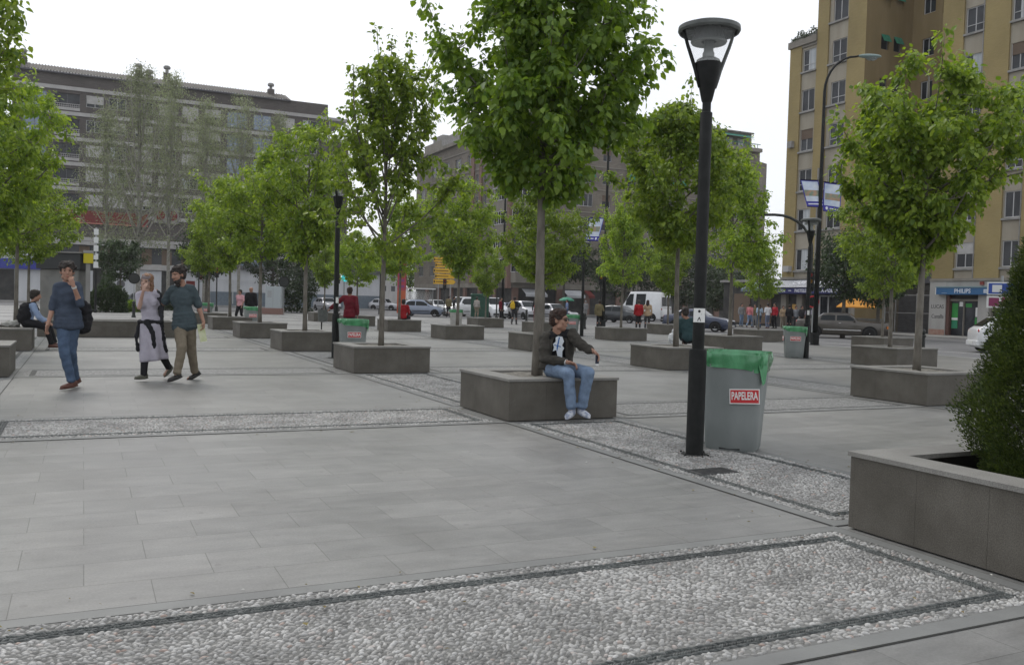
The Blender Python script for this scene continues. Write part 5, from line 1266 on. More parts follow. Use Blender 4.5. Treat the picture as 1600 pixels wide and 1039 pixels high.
mb = MB(); mb.bbox(-.022, .022, -.009, .009, -.075, .03, .004); mb.build('case', mat('phone_dark', (.04, .045, .07), .3), ph); mb = MB(); mb.bbox(-.018, .018, -.008, .008, -.098, -.076, .003); mb.build('tip', M_WHITE, ph)

# ---- walking man with a slung backpack
D = 13.85
base = at(108, 608); base.z = 0
wm = dict(pelvis=atd(106.5, 502, D), chest=atd(106, 465, D), neck=atd(104, 442, D), head=atd(105, 424.5, D - .03), face=dv(.45, .85, -.05), hup=(0, 0, 1),
          shR=atd(91, 448, D - .02), shL=atd(121, 447, D), elR=atd(83, 479, D), wrR=atd(75.5, 505, D - .08), elL=atd(125, 474, D - .16), wrL=atd(115, 447, D - .26),
          hipR=atd(99, 506, D), hipL=atd(114, 506, D), knR=atd(100.5, 550, D - .12), knL=atd(110.5, 551, D + .02), anR=atd(112, 597, D - .1), anL=atd(118, 592, D + .28),
          toR=dv(-.5, .75, -.12), toL=dv(-.3, .8, -.25), handL=dict(d=dv(-.35, .1, .9), n=dv(0, -.9, .1), t=dv(-.8, 0, .2), curl=.8), handR=dict(d=dv(-.15, .2, -.95), n=dv(.9, 0, 0), t=dv(0, .9, 0), curl=.35))
wman, jw, Tw, _, _ = human('man in slate blue jersey and jeans walking at left, hand at mouth', base, 0, wm,
    dict(top=BLUE, bot=JEAN, shoe=SHB, sleeve=.58, hairm=M_HAIRD, hair='curly', loose=.0, tight=.014, skin=M_SKIN, slw=.018, hem=.03), vox=.01, world=True)
mb = MB(); wd = (jw['wrL'] - jw['elL']).normalized(); c0 = jw['wrL'] - wd * .02; mb.tube([c0 - wd * .012, c0 + wd * .012], .033, 12); mb.build('wristwatch', MATS['watch_pale'], wman)
c = atd(131, 495, D + .14); bp = thing('backpack', 'black backpack hanging behind the walking man’s left side', 'backpack', c)
remeshed('pack', [('e', Vector((0, 0, 0)), (.115, .11, .24)), ('e', Vector((.0, -.02, -.12)), (.105, .11, .13)), ('c', Vector((-.02, 0, .18)), Vector((-.06, .0, .3)), .05, .03)], .014, BLK, bp, wob=.02)
mb = MB(); mb.tube([(-.06, .0, .3), (-.07, -.05, .36), (-.1, -.08, .42)], .014, 6); mb.build('strap', BLK, bp)

# ---- woman in the long lilac dress
D = 15.0
base = at(222, 595); base.z = 0
ww = dict(pelvis=atd(236, 505, D), chest=atd(232, 474, D), neck=atd(231, 456, D), head=atd(229.5, 440.5, D - .02), face=dv(-.12, .98, -.08), hup=dv(.1, 0, 1),
          shR=atd(217, 461, D), shL=atd(246, 459, D), elR=atd(217.5, 481, D - .12), wrR=atd(223.5, 456, D - .2), elL=atd(251.5, 479, D + .03), wrL=atd(252, 500, D - .02),
          hipR=atd(229, 507, D), hipL=atd(243, 507, D), knR=atd(227, 549, D - .06), knL=atd(250, 548, D + .05), anR=atd(224.5, 585, D - .12), anL=atd(263.5, 574, D + .3),
          toR=dv(-.45, .8, 0), toL=dv(-.25, .75, -.6), handR=dict(d=dv(.3, .15, .9), n=dv(.1, -.9, 0), t=dv(.8, 0, .2), curl=.5))
wom, jw, Tw, Hm, H = human('woman in a pale lilac dress with a dark sweater tied round her waist', base, 0, ww,
    dict(top=LILAC, bot=LILAC, legs='skirt', shoe=SHO, sleeve=.42, hairm=M_HAIRR, hair='long', fem=True, skin=M_SKINP, tight=.012), vox=.01, world=True, feet_flat=False, s=.95)
L0 = Vector(base)
def skirt(parent, top, bot, rt, rb, m_, name='skirt', folds=9, amp=.025, rows=16, cols=64, lean=None):
    mb = MB(); vs = []
    for r_ in range(rows + 1):
        f = r_ / rows; c = top.lerp(bot, f); g_ = 1 - (1 - f) ** 2
        for k in range(cols):
            a = 2 * PI * k / cols; w = rt[0] + (rb[0] - rt[0]) * g_; d = rt[1] + (rb[1] - rt[1]) * g_
            q = 1 + amp / .2 * f * math.sin(a * folds + 1.5 * f + .6 * math.sin(a * 2))
            vs.append(c + RI * w * q * math.cos(a) + TOW * d * q * math.sin(a) + Vector((0, 0, .03 * math.sin(a + 2.2) * f)))
    mb.add(vs, [(r_ * cols + k, (r_ + 1) * cols + k, (r_ + 1) * cols + (k + 1) % cols, r_ * cols + (k + 1) % cols) for r_ in range(rows) for k in range(cols)])
    o = mb.build(name, m_, parent, smooth=True); s = o.modifiers.new('thick', 'SOLIDIFY'); s.thickness = .006; return o
skirt(wom, atd(236, 500, D) - L0, atd(241, 562, D + .02) - L0, (.15, .14), (.19, .22), LILAC, folds=6, amp=.035)
remeshed('stockings', [('c', jw['knR'], jw['anR'] + Vector((0, 0, .0)), .066, .05), ('c', jw['knL'], jw['anL'] + Vector((0, 0, .0)), .068, .052)], .012, BLK, wom, sm=2)
mb = MB()      # sweater tied at the hips
P = []; pe = jw['pelvis'] + Vector((0, 0, .02))
for k in range(18):
    a = 2 * PI * k / 18; b = 2 * PI * (k + 1) / 18
    P.append(('c', pe + RI * .165 * math.cos(a) + TOW * .135 * math.sin(a), pe + RI * .165 * math.cos(b) + TOW * .135 * math.sin(b), .034, .034))
kn = pe + TOW * .16
P += [('e', kn, (.05, .045, .05)), ('c', kn, atd(239, 520, D - .2) - L0, .03, .034), ('c', atd(239, 520, D - .2) - L0, atd(240.5, 544, D - .2) - L0, .034, .028),
      ('c', pe + RI * .17 + TOW * .02, atd(255, 528, D - .1) - L0, .03, .03), ('c', atd(255, 528, D - .1) - L0, atd(260, 550, D - .1) - L0, .03, .024),
      ('c', pe - RI * .17 + TOW * .02, atd(213, 528, D - .1) - L0, .034, .03), ('c', atd(213, 528, D - .1) - L0, atd(215.5, 548, D - .1) - L0, .03, .024)]
remeshed('tied_sweater', P, .012, BLK, wom, wob=.016)
remeshed('dark_sleeve', [('c', jw['shL'], jw['elL'], .058, .05), ('c', jw['elL'], jw['wrL'], .05, .04)], .012, DGREY, wom, wob=.01)
remeshed('headscarf', [('e', H(0, -.012, .045), (.084, .104, .078), Hm), ('e', H(0, .02, .07), (.075, .078, .045), Hm)], .01, cloth('scarf', (.2, .17, .17)), wom, wob=.006)

# ---- bearded man
D = 14.85
base = at(275, 597); base.z = 0
bm = dict(pelvis=atd(288, 503, D), chest=atd(284, 467, D), neck=atd(286, 445, D), head=atd(279, 429.5, D - .06), face=dv(-.5, .75, -.22), hup=dv(-.15, .1, 1),
          shR=atd(270, 452, D), shL=atd(300, 451, D), elR=atd(256, 474, D + .12), wrR=atd(247, 462, D + .32), elL=atd(311, 481, D + .03), wrL=atd(318, 503, D - .04),
          hipR=atd(281, 507, D), hipL=atd(296, 507, D), knR=atd(284, 545, D - .2), knL=atd(299, 548, D + .1), anR=atd(276, 585, D - .25), anL=atd(304.5, 582, D + .3),
          toR=dv(-.55, .75, -.25), toL=dv(-.6, .55, -.42), handL=dict(d=dv(.1, .1, -1), n=dv(-.9, 0, 0), t=dv(0, 1, 0), curl=.8))
bman, jb, _, _, _ = human('bearded man in khaki trousers with an arm round the woman', base, 0, bm,
    dict(top=GRN, bot=KHAKI, shoe=SHD, sleeve=.42, hairm=M_HAIRD, hair='curly', beard=True, loose=.004, tight=.014, slw=.022, hem=.06), vox=.01, world=True, feet_flat=False)
c = atd(315.5, 519, 14.8); bk = thing('booklet', 'pale yellow-green booklet held low in the bearded man’s hand', 'booklet', c)
Mk = Matrix.Rotation(-TH, 4, 'Z') @ Matrix.Rotation(R(-12), 4, 'Y') @ Matrix.Rotation(R(40), 4, 'Z')
mb = MB(); mb.box(-.055, .055, -.004, .004, -.15, .13, Mk); mb.build('cover', mat('booklet_cover', (.42, .46, .24), .6, col2=(.55, .56, .4), ns=6), bk); mb = MB(); mb.box(-.052, .052, -.0055, .0055, -.153, -.1505, Mk); mb.build('pages', M_WHITE, bk)

# ---- crouching man at the left edge, seated on the planter side
D = 23.0
base = at(84, 543); base.z = 0
cm = dict(pelvis=atd(42, 503, D + .1), chest=atd(46, 486, D + .1), neck=atd(51, 473, D + .05), head=atd(55.5, 462, D), face=dv(.85, -.4, -.15), hup=dv(.3, 0, 1),
          shR=atd(52, 478, D - .15), shL=atd(51, 478, D + .2), elR=atd(60, 496, D - .2), wrR=atd(70, 503, D - .1), elL=atd(62, 495, D + .2), wrL=atd(74, 503, D + .1),
          hipR=atd(43, 504, D - .02), hipL=atd(43, 504, D + .2), knR=atd(72, 511, D - .1), knL=atd(76, 508, D + .2), anR=atd(81, 538, D - .1), anL=atd(86, 536, D + .15),
          toR=dv(1, -.2, 0), toL=dv(1, -.2, 0))
human('man in light blue shirt sitting hunched on the left-edge planter', base, 0, cm, dict(top=cloth('pale_blue', (.2, .26, .38)), bot=BLK, shoe=SHB, sleeve=.9, hairm=M_HAIRD), vox=.015, world=True)
c = atd(40, 488, D + .05); bp = thing('backpack', 'large black backpack worn by the man sitting hunched at the left', 'backpack', c)
remeshed('pack', [('e', Vector((0, 0, 0)), (.15, .17, .23)), ('e', Vector(RI * -.03 + Vector((0, 0, -.12))), (.16, .17, .14))], .018, BLK, bp, wob=.02)
mb = MB(); mb.tube([RI * .05 + Vector((0, 0, .2)), RI * .2 + Vector((0, 0, .24)), RI * .3 + Vector((0, 0, .05))], .025, 6); mb.build('strap', BLK, bp)
c = atd(17, 503, 23.2); c.z = .5; bg = thing('cloth_bag', 'pale crumpled bag lying on the left planter beside the hunched man', 'bag', c)
remeshed('bag', [('e', Vector((0, 0, .06)), (.2, .14, .07)), ('e', Vector((.1, .02, .09)), (.1, .1, .06)), ('e', Vector((-.12, 0, .05)), (.1, .12, .05))], .014, cloth('bag_grey', (.3, .3, .28)), bg, wob=.03, ws=14, flat=.0)
# ---- seated person in teal with a plastic bag
D = 22.1
base = gd(1082, D + .75)
tm = dict(pelvis=atd(1077, 528, D), chest=atd(1075, 509, D + .05), neck=atd(1071, 496, D), head=atd(1070, 488.5, D), face=dv(-.3, -.9, -.1), hup=(0, 0, 1),
          shR=atd(1085, 502, D), shL=atd(1063, 502, D + .05), elR=atd(1090, 519, D + .05), wrR=atd(1086, 532, D + .25), elL=atd(1062, 518, D + .1), wrL=atd(1066, 530, D + .3),
          hipR=atd(1083, 530, D), hipL=atd(1071, 530, D), knR=atd(1086, 529, D + .42), knL=atd(1070, 529, D + .42), anR=gd(1086, D + .5, .09), anL=gd(1071, D + .5, .09), toR=dv(.1, -1, 0), toL=dv(-.1, -1, 0))
human('person in dark teal sitting with back turned behind the nearest lamp post', base, 0, tm, dict(top=TEALC, bot=BLK, shoe=SHD, sleeve=.95, hairm=M_HAIRD, tight=.035, slw=.03), vox=.015, world=True)
c = gd(1054, 21.6, .5); bg = thing('plastic_bag', 'white plastic shopping bag standing on the planter beside the person in teal', 'bag', c)
remeshed('bag', [('e', Vector((0, 0, .13)), (.14, .09, .14)), ('e', Vector((.02, 0, .28)), (.06, .04, .09)), ('c', Vector((.02, 0, .3)), Vector((.07, 0, .40)), .03, .015)], .012, mat('white_film', (.5, .52, .54), .35, col2=(.62, .63, .64), ns=8), bg, wob=.03, ws=16, flat=.001)

# ---- the others, farther away
def stand(label, px_, dep, O, right=0, tow=1, s=1.0, pose=None, vox=.02, group=None, z=0):
    c = gd(px_, dep, z); rr = random.Random(int(px_)); a = rr.uniform(-.05, .05)
    P = dict(knR=(.1, .02 + rr.uniform(0, .08), .48), anL=(-.11, rr.uniform(-.12, .02), .085)) if pose is None else pose
    t = human(label, c, hd_(right, tow), J0(**P), O, s=s, vox=vox, group=group)[0]
    return t
walk = dict(knR=(.1, .16, .50), anR=(.1, .2, .085), knL=(-.1, .02, .48), anL=(-.1, -.28, .13), toL=(0, 1, -.35), elR=(.24, -.1, 1.13), wrR=(.24, -.08, .88), elL=(-.24, .04, 1.13), wrL=(-.24, .18, .92))
arms = dict(elL=(-.4, .02, 1.22), wrL=(-.62, .14, 1.05))
stand('woman in dark red seen from behind, arm stretched towards the left lamp post', 546, 28.0, dict(top=DRED, bot=DGREY, shoe=SHD, sleeve=.95, hairm=M_HAIRB, slw=.03, tight=.03, hem=.1), 0, -1, .98, arms, vox=.014)
stand('woman in a pink top and black trousers carrying a bag, behind the left bins', 375, 43.5, dict(top=PINK, bot=BLK, shoe=SHD, sleeve=.4, fem=True), -.3, .9, .92, walk)
stand('bald person in black standing beside the woman in pink', 392, 44.5, dict(top=BLK, bot=BLK, shoe=SHD, sleeve=.95, tight=.05, slw=.04, hairm=M_SKIN), 0, -1, .99)
c = gd(630, 39.9); seat = J0(pelvis=(0, 0, .58), chest=(0, .03, .90), neck=(0, .04, 1.10), head=(0, .07, 1.24), shR=(.185, .03, 1.04), shL=(-.185, .03, 1.04), elR=(.23, .12, .78), wrR=(.12, .33, .68), elL=(-.23, .12, .78), wrL=(-.12, .33, .68),
            hipR=(.09, .03, .58), hipL=(-.09, .03, .58), knR=(.13, .46, .58), knL=(-.13, .46, .58), anR=(.12, .48, .09), anL=(-.12, .48, .09))
human('person in bright red sitting on a planter before the silver-blue hatchback', gd(630, 38.85), hd_(.2, -1), seat, dict(top=RED, bot=BLK, shoe=SHD, sleeve=.95, hairm=M_HAIRD, tight=.03), vox=.018)
yb = stand('woman in black carrying a yellow backpack, walking away between the planters', 804, 54.0, dict(top=BLK, bot=DGREY, shoe=SHD, sleeve=.95, hairm=M_HAIRD, fem=True), .2, -1, .97, walk)
c = gd(801, 53.8, 1.18); bp = thing('backpack', 'yellow backpack on the back of the woman in black', 'backpack', c); remeshed('pack', [('e', Vector((0, 0, 0)), (.16, .1, .2)), ('e', Vector((0, 0, -.12)), (.17, .11, .12))], .018, cloth('yellow', (.5, .33, .03)), bp, wob=.01)
mb = MB(); mb.tube([(-.06, 0, .18), (-.03, .12, .28), (-.08, .2, .2)], .02, 5); mb.tube([(.08, 0, .18), (.05, .12, .28), (.1, .2, .2)], .02, 5); mb.build('strap', MATS['cloth_yellow'], bp)
rw = stand('woman with a red bag just left of the seated man’s tree trunk', 838, 58.0, dict(top=BLK, bot=DRED, shoe=SHD, sleeve=.95, hairm=cloth('blond', (.35, .26, .14)), hair='long', fem=True), 0, -1, .97)
c = gd(837, 57.7, 1.1); bp = thing('shoulder_bag', 'red bag on the back of the woman by the tree trunk', 'bag', c); remeshed('bag', [('e', Vector((0, 0, 0)), (.13, .07, .19))], .02, RED, bp); mb = MB(); mb.tube([(0, 0, .17), (.1, .08, .3), (.15, .1, .2)], .015, 5); mb.build('strap', RED, bp)
stand('man in an olive-brown jacket seen from behind, left of the dark hatchback', 937, 50.0, dict(top=OLIVE, bot=BLK, shoe=SHD, sleeve=.95, tight=.04, slw=.03, hem=.08), .2, -1, .93)
stand('person in a bright red top seen from behind, in front of the white van', 998, 52.0, dict(top=RED, bot=BLK, shoe=SHD, sleeve=.95, tight=.025, hem=.05), 0, -1, .97)
stand('long-haired person in beige next to the person in the red top', 1012, 52.3, dict(top=BEIGE, bot=DGREY, shoe=SHD, sleeve=.95, hair='long', hairm=M_HAIRB, fem=True, hem=.06), .2, -1, .98)
stand('grey-haired man in grey on the far pavement behind the seated man’s bin', 915, 84, dict(top=GREYC, bot=GREYC, shoe=SHD, sleeve=.95, hairm=GREYC, tight=.03), 0, -1, .97, vox=.03)
GC = 'people waiting outside the cafe'
for px_, dep, lab, O, rt, tw, s in (
    (1159, 68, 'person in a white top and dark waistcoat, leftmost of the cafe crowd', dict(top=GREYC, bot=JEANL, shoe=SHD, sleeve=.9), .3, .8, 1.0),
    (1172, 66, 'person in a red and white top and light jeans in the cafe crowd', dict(top=cloth('red_check', (.45, .16, .17)), bot=JEANL, shoe=SHB, sleeve=.9), .6, -.8, 1.0),
    (1180, 67, 'person in olive brown behind the jeans wearers of the cafe crowd', dict(top=OLIVE, bot=GREYC, shoe=SHD, sleeve=.9), -.5, .7, .98),
    (1187, 66, 'person in a pale blue top and blue jeans in the cafe crowd', dict(top=cloth('sky', (.33, .42, .52)), bot=JEAN, shoe=SHD, sleeve=.5, fem=True, hair='long', hairm=M_HAIRB), -.2, -1, .98),
    (1200, 65.5, 'person in a white shirt and grey jeans in the middle of the cafe crowd', dict(top=WHITE, bot=cloth('grey_jeans', (.12, .14, .2)), shoe=SHB, sleeve=.5), -.3, -1, 1.02),
    (1211, 65.5, 'person in a red sweater and black trousers in the cafe crowd', dict(top=cloth('crimson', (.3, .02, .03)), bot=BLK, shoe=SHD, sleeve=.95), -.8, .4, 1.04),
    (1224, 68, 'person in beige with a black bag in the cafe crowd', dict(top=BEIGE, bot=KHAKI, shoe=SHD, sleeve=.9, fem=True, hairm=M_HAIRB), 0, 1, .95),
    (1234, 66.5, 'person all in black at the cafe window', dict(top=BLK, bot=BLK, shoe=SHD, sleeve=.95), .5, -.8, 1.0),
    (1244, 67, 'person in a grey check top right of the one in black', dict(top=cloth('check_grey', (.22, .23, .25)), bot=DGREY, shoe=SHD, sleeve=.9), 0, 1, .95),
    (1253, 67, 'person in dark clothes rightmost of the cafe crowd beside the lamp post', dict(top=DGREY, bot=BLK, shoe=SHD, sleeve=.9), .5, .9, .97),
    (1264, 69, 'person in pale violet between the lamp post and the banner pole', dict(top=cloth('violet', (.36, .33, .42)), bot=DGREY, shoe=SHD, sleeve=.5), -.4, .9, .95),
    (1135, 84, 'person in a white shirt and jeans crossing far behind the navy saloon', dict(top=WHITE, bot=JEAN, shoe=SHW, sleeve=.4), -.8, .3, 1.0)):
    t = stand(lab, px_, dep, O, rt, tw, s, walk if px_ in (1135, 1172) else None, vox=.026, group=GC if px_ != 1135 else None)
stand('person in pale camouflage clothes beside the green container', 745, 70, dict(top=cloth('camo', (.36, .33, .3), f=.6), bot=KHAKI, shoe=SHD, sleeve=.9), .4, -.9, .97, vox=.028)
stand('person in a brown coat left of the green container, by the traffic light', 701, 71, dict(top=OLIVE, bot=BLK, shoe=SHD, sleeve=.95, tight=.04), .4, -.9, .98, vox=.028)
stand('person in white and black walking before the white vans', 709, 73, dict(top=DGREY, bot=GREYC, shoe=SHD, sleeve=.95), 1, -.2, .97, walk, vox=.028)
stand('person in a red-sleeved black top behind the far planter, below the white sign', 782, 61, dict(top=DRED, bot=BLK, shoe=SHD, sleeve=.95), .9, .2, .96, vox=.028)
stand('person in a blue shirt bending by the silver car under the green parasol', 886, 76, dict(top=cloth('mid_blue', (.14, .2, .34)), bot=JEAN, shoe=SHD, sleeve=.5), -.9, .2, .97, walk, vox=.028)
# ================================================================== cars
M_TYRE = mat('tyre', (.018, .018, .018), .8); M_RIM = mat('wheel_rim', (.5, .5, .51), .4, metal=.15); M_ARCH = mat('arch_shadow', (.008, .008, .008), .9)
M_CGL = mat('car_glass', (.012, .016, .018), .07, spec=.2); M_BUMP = mat('bumper_plastic', (.03, .03, .032), .6); M_CHR = mat('chrome', (.6, .6, .6), .2, metal=.9)
M_HLM = mat('headlamp', (.55, .58, .6), .12, spec=.9); M_TLM = mat('tail_lamp', (.3, .02, .02), .25); M_IND = mat('indicator', (.5, .16, .03), .3); M_PLATE = mat('number_plate', (.6, .6, .58), .5)
def paint(name, c, metal=.3): return mat('paint_' + name, c, .32, spec=.5, metal=metal, coat=.6, col2=tuple(x * 1.08 for x in c), ns=3)
def make_car(label, loc, rz, body, L=3.9, W=1.64, H=1.43, hood=.86, nose=.66, xw=.62, xr1=.15, xr2=-1.25, xb=-1.72, belt=.9, tail=.95, wb=(-1.25, 1.2), wr=.30, cat='car', name='car', group='cars and vans around the plaza',
             wind=None, chrome=False, bumper=None, rearglass=True, trim=None, taillow=None, top_mat=None, clad=None, z=-.14, rearlamps=M_TLM):
    t = thing(name, label, cat, (loc[0], loc[1], z), rz, group)
    h2 = L / 2; w = W / 2
    # stations: x, zb, ztopbody(belt), roof z, belt half width, roof half width
    st = [(h2, .30, nose - .12, nose - .06, w * .70, w * .6), (h2 - .06, .22, nose - .02, nose + .02, w * .84, w * .74), (h2 - .22, .19, nose + .05, nose + .09, w * .93, w * .84),
          ((h2 + xw) / 2, .19, hood - .05, hood - .01, w * .98, w * .86), (xw + .03, .19, hood, hood + .04, w * .99, w * .86)]
    n_ = 3
    for i in range(1, n_ + 1):
        f = i / n_; st.append((xw + (xr1 - xw) * f, .19, hood + (belt - hood) * f, hood + .04 + (H - .03 - hood - .04) * f, w, w * (.86 - .10 * f)))
    for f in (.25, .5, .75): st.append((xr1 + (xr2 - xr1) * f, .19, belt, H - .03 + .03 * math.sin(PI * f), w, w * .755))
    st.append((xr2, .19, belt + .01, H - .05, w, w * .745))
    for f in (.5, 1): st.append((xr2 + (xb - xr2) * f, .2, belt + (tail - belt) * f, H - .05 + (tail + .04 - H + .05) * f, w * (1 - .02 * f), w * (.745 + .08 * f)))
    if xb > -h2 + .15: st.append(((xb - h2 + .1) / 2, .21, tail - .01, tail + .03, w * .96, w * .84))
    st.append((-h2 + .07, .24, tail - .04, tail, w * .9, w * .8)); st.append((-h2, .32, (tail - .1) if taillow is None else taillow, tail - .05, w * .82, w * .7))
    mb = MB(); vs = []
    for (x, zb, zt, zr, wbt, wrf) in st:
        pr = [(0, zb), (wbt * .86, zb), (wbt * .96, zb + .08), (wbt * 1.0, zb + (zt - zb) * .45), (wbt * .985, zb + (zt - zb) * .8), (wbt * .94, zt), (wrf + (wbt * .94 - wrf) * .1, zr - (zr - zt) * .12 - .012), (wrf * .9, zr), (wrf * .5, zr + .012), (0, zr + .016)]
        ring_ = [(x, y, z_) for y, z_ in pr] + [(x, -y, z_) for y, z_ in reversed(pr[1:-1])]
        vs += ring_
    nr = 18; fs = []
    for i in range(len(st) - 1):
        for k in range(nr): fs.append((i * nr + k, (i + 1) * nr + k, (i + 1) * nr + (k + 1) % nr, i * nr + (k + 1) % nr))
    fs += [tuple(range(nr)), tuple((len(st) - 1) * nr + k for k in range(nr - 1, -1, -1))]
    mb.add(vs, fs); o = mb.build('body', body, t); smooth_angle(o, 40)
    def sec(x, z_):      # body half width at x,z above the belt
        for i in range(len(st) - 1):
            a, b = st[i], st[i + 1]
            if b[0] <= x <= a[0]:
                f = (a[0] - x) / max(1e-6, a[0] - b[0]); q = [a[k] + (b[k] - a[k]) * f for k in range(6)]
                zt, zr, wbt, wrf = q[2], q[3], q[4], q[5]; zz = zr - (zr - zt) * .12 - .012; g = min(1, max(0, (z_ - zt) / max(.01, zz - zt)))
                return wbt * .94 + (wrf + (wbt * .94 - wrf) * .1 - wbt * .94) * g
        return w
    def roofz(x):
        for i in range(len(st) - 1):
            a, b = st[i], st[i + 1]
            if b[0] <= x <= a[0]: f = (a[0] - x) / max(1e-6, a[0] - b[0]); zt = a[2] + (b[2] - a[2]) * f; zr = a[3] + (b[3] - a[3]) * f; return zr - (zr - zt) * .12 - .012
        return H
    # side windows: x ranges
    wind = wind or [(xr1 + (xw - xr1) * .55, (xr1 + xr2) / 2 + .04), ((xr1 + xr2) / 2 - .04, xr2 - (xr2 - xb) * .25)]
    for sgn in (1, -1):
        for (x1, x0) in wind:
            mb = MB(); K = 6; vs = []
            for i in range(K + 1):
                x = x1 + (x0 - x1) * i / K; zt = min(H - .13, roofz(x) - .045); zb_ = min(belt + .035, zt - .01)
                for z_ in (zb_, zt): vs.append((x, sgn * (sec(x, z_) + .009), z_))
            mb.add(vs, [(2 * i, 2 * i + 1, 2 * i + 3, 2 * i + 2) if sgn > 0 else (2 * i, 2 * i + 2, 2 * i + 3, 2 * i + 1) for i in range(K)]); mb.build('side_window', M_CGL, t)
    # windscreen and rear window
    def screen(xa, za, xb_, zb_, wa, wb_, nm):
        d = Vector((zb_ - za, 0, xa - xb_)).normalized() * .014
        if d.z < 0: d = -d
        mb = MB(); vs = []
        for f in (.1, .9):
            x = xa + (xb_ - xa) * f; z_ = za + (zb_ - za) * f; ww_ = wa + (wb_ - wa) * f
            for q in (-1, -.5, 0, .5, 1): vs.append((x + d.x + .02 * (1 - q * q) * (1 if xa > xb_ else -1), q * ww_ * .9, z_ + d.z + .004 * (1 - q * q)))
        mb.add(vs, [(i, i + 1, i + 6, i + 5) for i in range(4)]); mb.build(nm, M_CGL, t, smooth=True)
    screen(xw, hood + .045, xr1, H - .02, w * .84, w * .74, 'windscreen')
    if rearglass: screen(xb, tail + .045, xr2, H - .045, w * .82, w * .72, 'rear_window')
    # wheels
    for x in wb:
        for sgn in (1, -1):
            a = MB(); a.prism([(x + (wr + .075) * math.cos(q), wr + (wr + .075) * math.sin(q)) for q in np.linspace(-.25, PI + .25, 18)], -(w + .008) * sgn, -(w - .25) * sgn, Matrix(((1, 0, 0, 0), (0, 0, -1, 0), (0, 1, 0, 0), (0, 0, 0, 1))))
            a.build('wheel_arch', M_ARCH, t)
            g = MB(); prof = [(wr - .11, -.09), (wr - .03, -.1), (wr, -.075), (wr, .075), (wr - .03, .1), (wr - .11, .09)]
            g.lathe(prof, 24); Mx = Matrix.Translation((x, sgn * (w - .085), wr)) @ Matrix.Rotation(-sgn * PI / 2, 4, 'X')
            g.v = [tuple(Mx @ Vector(p)) for p in g.v]; ty = g.build('tyre', M_TYRE, t, smooth=True)
            g = MB(); g.lathe([(wr - .105, .085), (wr - .12, .06), (.06, .075), (.05, .092), (0, .094)], 20)
            for k in range(6):
                q = 2 * PI * k / 6; g.box(.04, wr - .11, -.022, .022, .07, .092, Matrix.Rotation(q, 4, 'Z'))
            g.v = [tuple(Mx @ Vector(p)) for p in g.v]; g.build('rim', M_RIM, ty)
    # lamps, grille, plates, bumpers, mirrors, handles
    for sgn in (1, -1):
        g = MB(); g.ell((h2 - .12, sgn * w * .66, nose - .0), (.13, .15, .065), n=10, m=6); g.build('headlamp', M_HLM, t, smooth=True)
        g = MB(); g.ell((-h2 + .07, sgn * w * .74, tail - .12), (.07, .1, .11), n=10, m=6); g.build('tail_lamp', rearlamps, t, smooth=True)
        g = MB(); g.ell((xw - .18, sgn * (w + .06), belt + .06), (.06, .09, .055), n=8, m=6); g.build('mirror', bumper or body, t, smooth=True)
        g = MB(); xm = (xr1 + xr2) / 2 + .15; g.box(xm, xm + .13, min(sgn * w * .99, sgn * (w + .015)), max(sgn * w * .99, sgn * (w + .015)), belt - .12, belt - .09); g.build('door_handle', M_CHR if chrome else (bumper or body), t)
        g = MB(); a_, b_ = sorted((sgn * (w * .99), sgn * (w + .014))); g.box(wb[0] + .45, wb[1] - .45, a_, b_, .46, .52); g.build('side_moulding', trim or M_BUMP, t)
    g = MB(); g.bbox(h2 - .12, h2 + .05, -w * .86, w * .86, .3, .48, .03); g.build('front_bumper', M_CHR if chrome else (bumper or M_BUMP), t)
    g = MB(); g.bbox(-h2 - .05, -h2 + .12, -w * .86, w * .86, .3, .5, .03); g.build('rear_bumper', M_CHR if chrome else (bumper or M_BUMP), t)
    g = MB(); g.box(h2 - .06, h2 + .012, -w * .35, w * .35, nose - .12, nose - .03); g.build('grille', M_BUMP, t)
    g = MB(); g.box(h2 + .05, h2 + .062, -.26, .26, .34, .45); g.build('number_plate', M_PLATE, t); g = MB(); g.box(-h2 - .062, -h2 - .05, -.26, .26, .36, .47); g.build('number_plate', M_PLATE, t)
    return t
def heading(right, tow):
    v = RI * right + TOW * tow; return math.atan2(v.y, v.x)
P_SIL = paint('silver_blue', (.19, .22, .28)); P_DK = paint('dark_grey', (.022, .026, .03)); P_WH = paint('white', (.62, .63, .64), 0); P_NAVY = paint('navy', (.03, .04, .075)); P_BRN = paint('brown', (.055, .047, .038)); P_SG = paint('silver', (.36, .36, .38)); P_BLU = paint('blue_grey', (.13, .16, .23))
c = gd(661, 79); make_car('silver-blue five-door hatchback driving right behind the person in bright red', c, heading(1, .12), P_SIL, L=3.85, H=1.46, xw=.85, xr1=.15, xr2=-1.2, xb=-1.8, belt=.92, tail=.95, nose=.7, hood=.93, wb=(-1.22, 1.22))
c = gd(972, 76); make_car('dark grey three-door hatchback in front of the white van', c, heading(.78, .62), P_DK, L=3.9, W=1.7, H=1.45, xw=.85, xr1=.2, xr2=-1.3, xb=-1.85, belt=.93, tail=1.0, nose=.7, hood=.95, wb=(-1.25, 1.25))
v = make_car('tall white van parked with its rear towards the right, behind the dark hatchback', gd(1004, 87.5), heading(-.75, -.66), P_WH, L=5.4, W=2.05, H=2.85, hood=1.35, nose=.95, xw=1.75, xr1=.95, xr2=-2.6, xb=-2.68, belt=1.45, tail=1.3, wb=(-1.75, 1.75), wr=.36, wind=[(1.35, .5), (.2, -.9)], cat='van', name='van', rearglass=False, taillow=1.0)
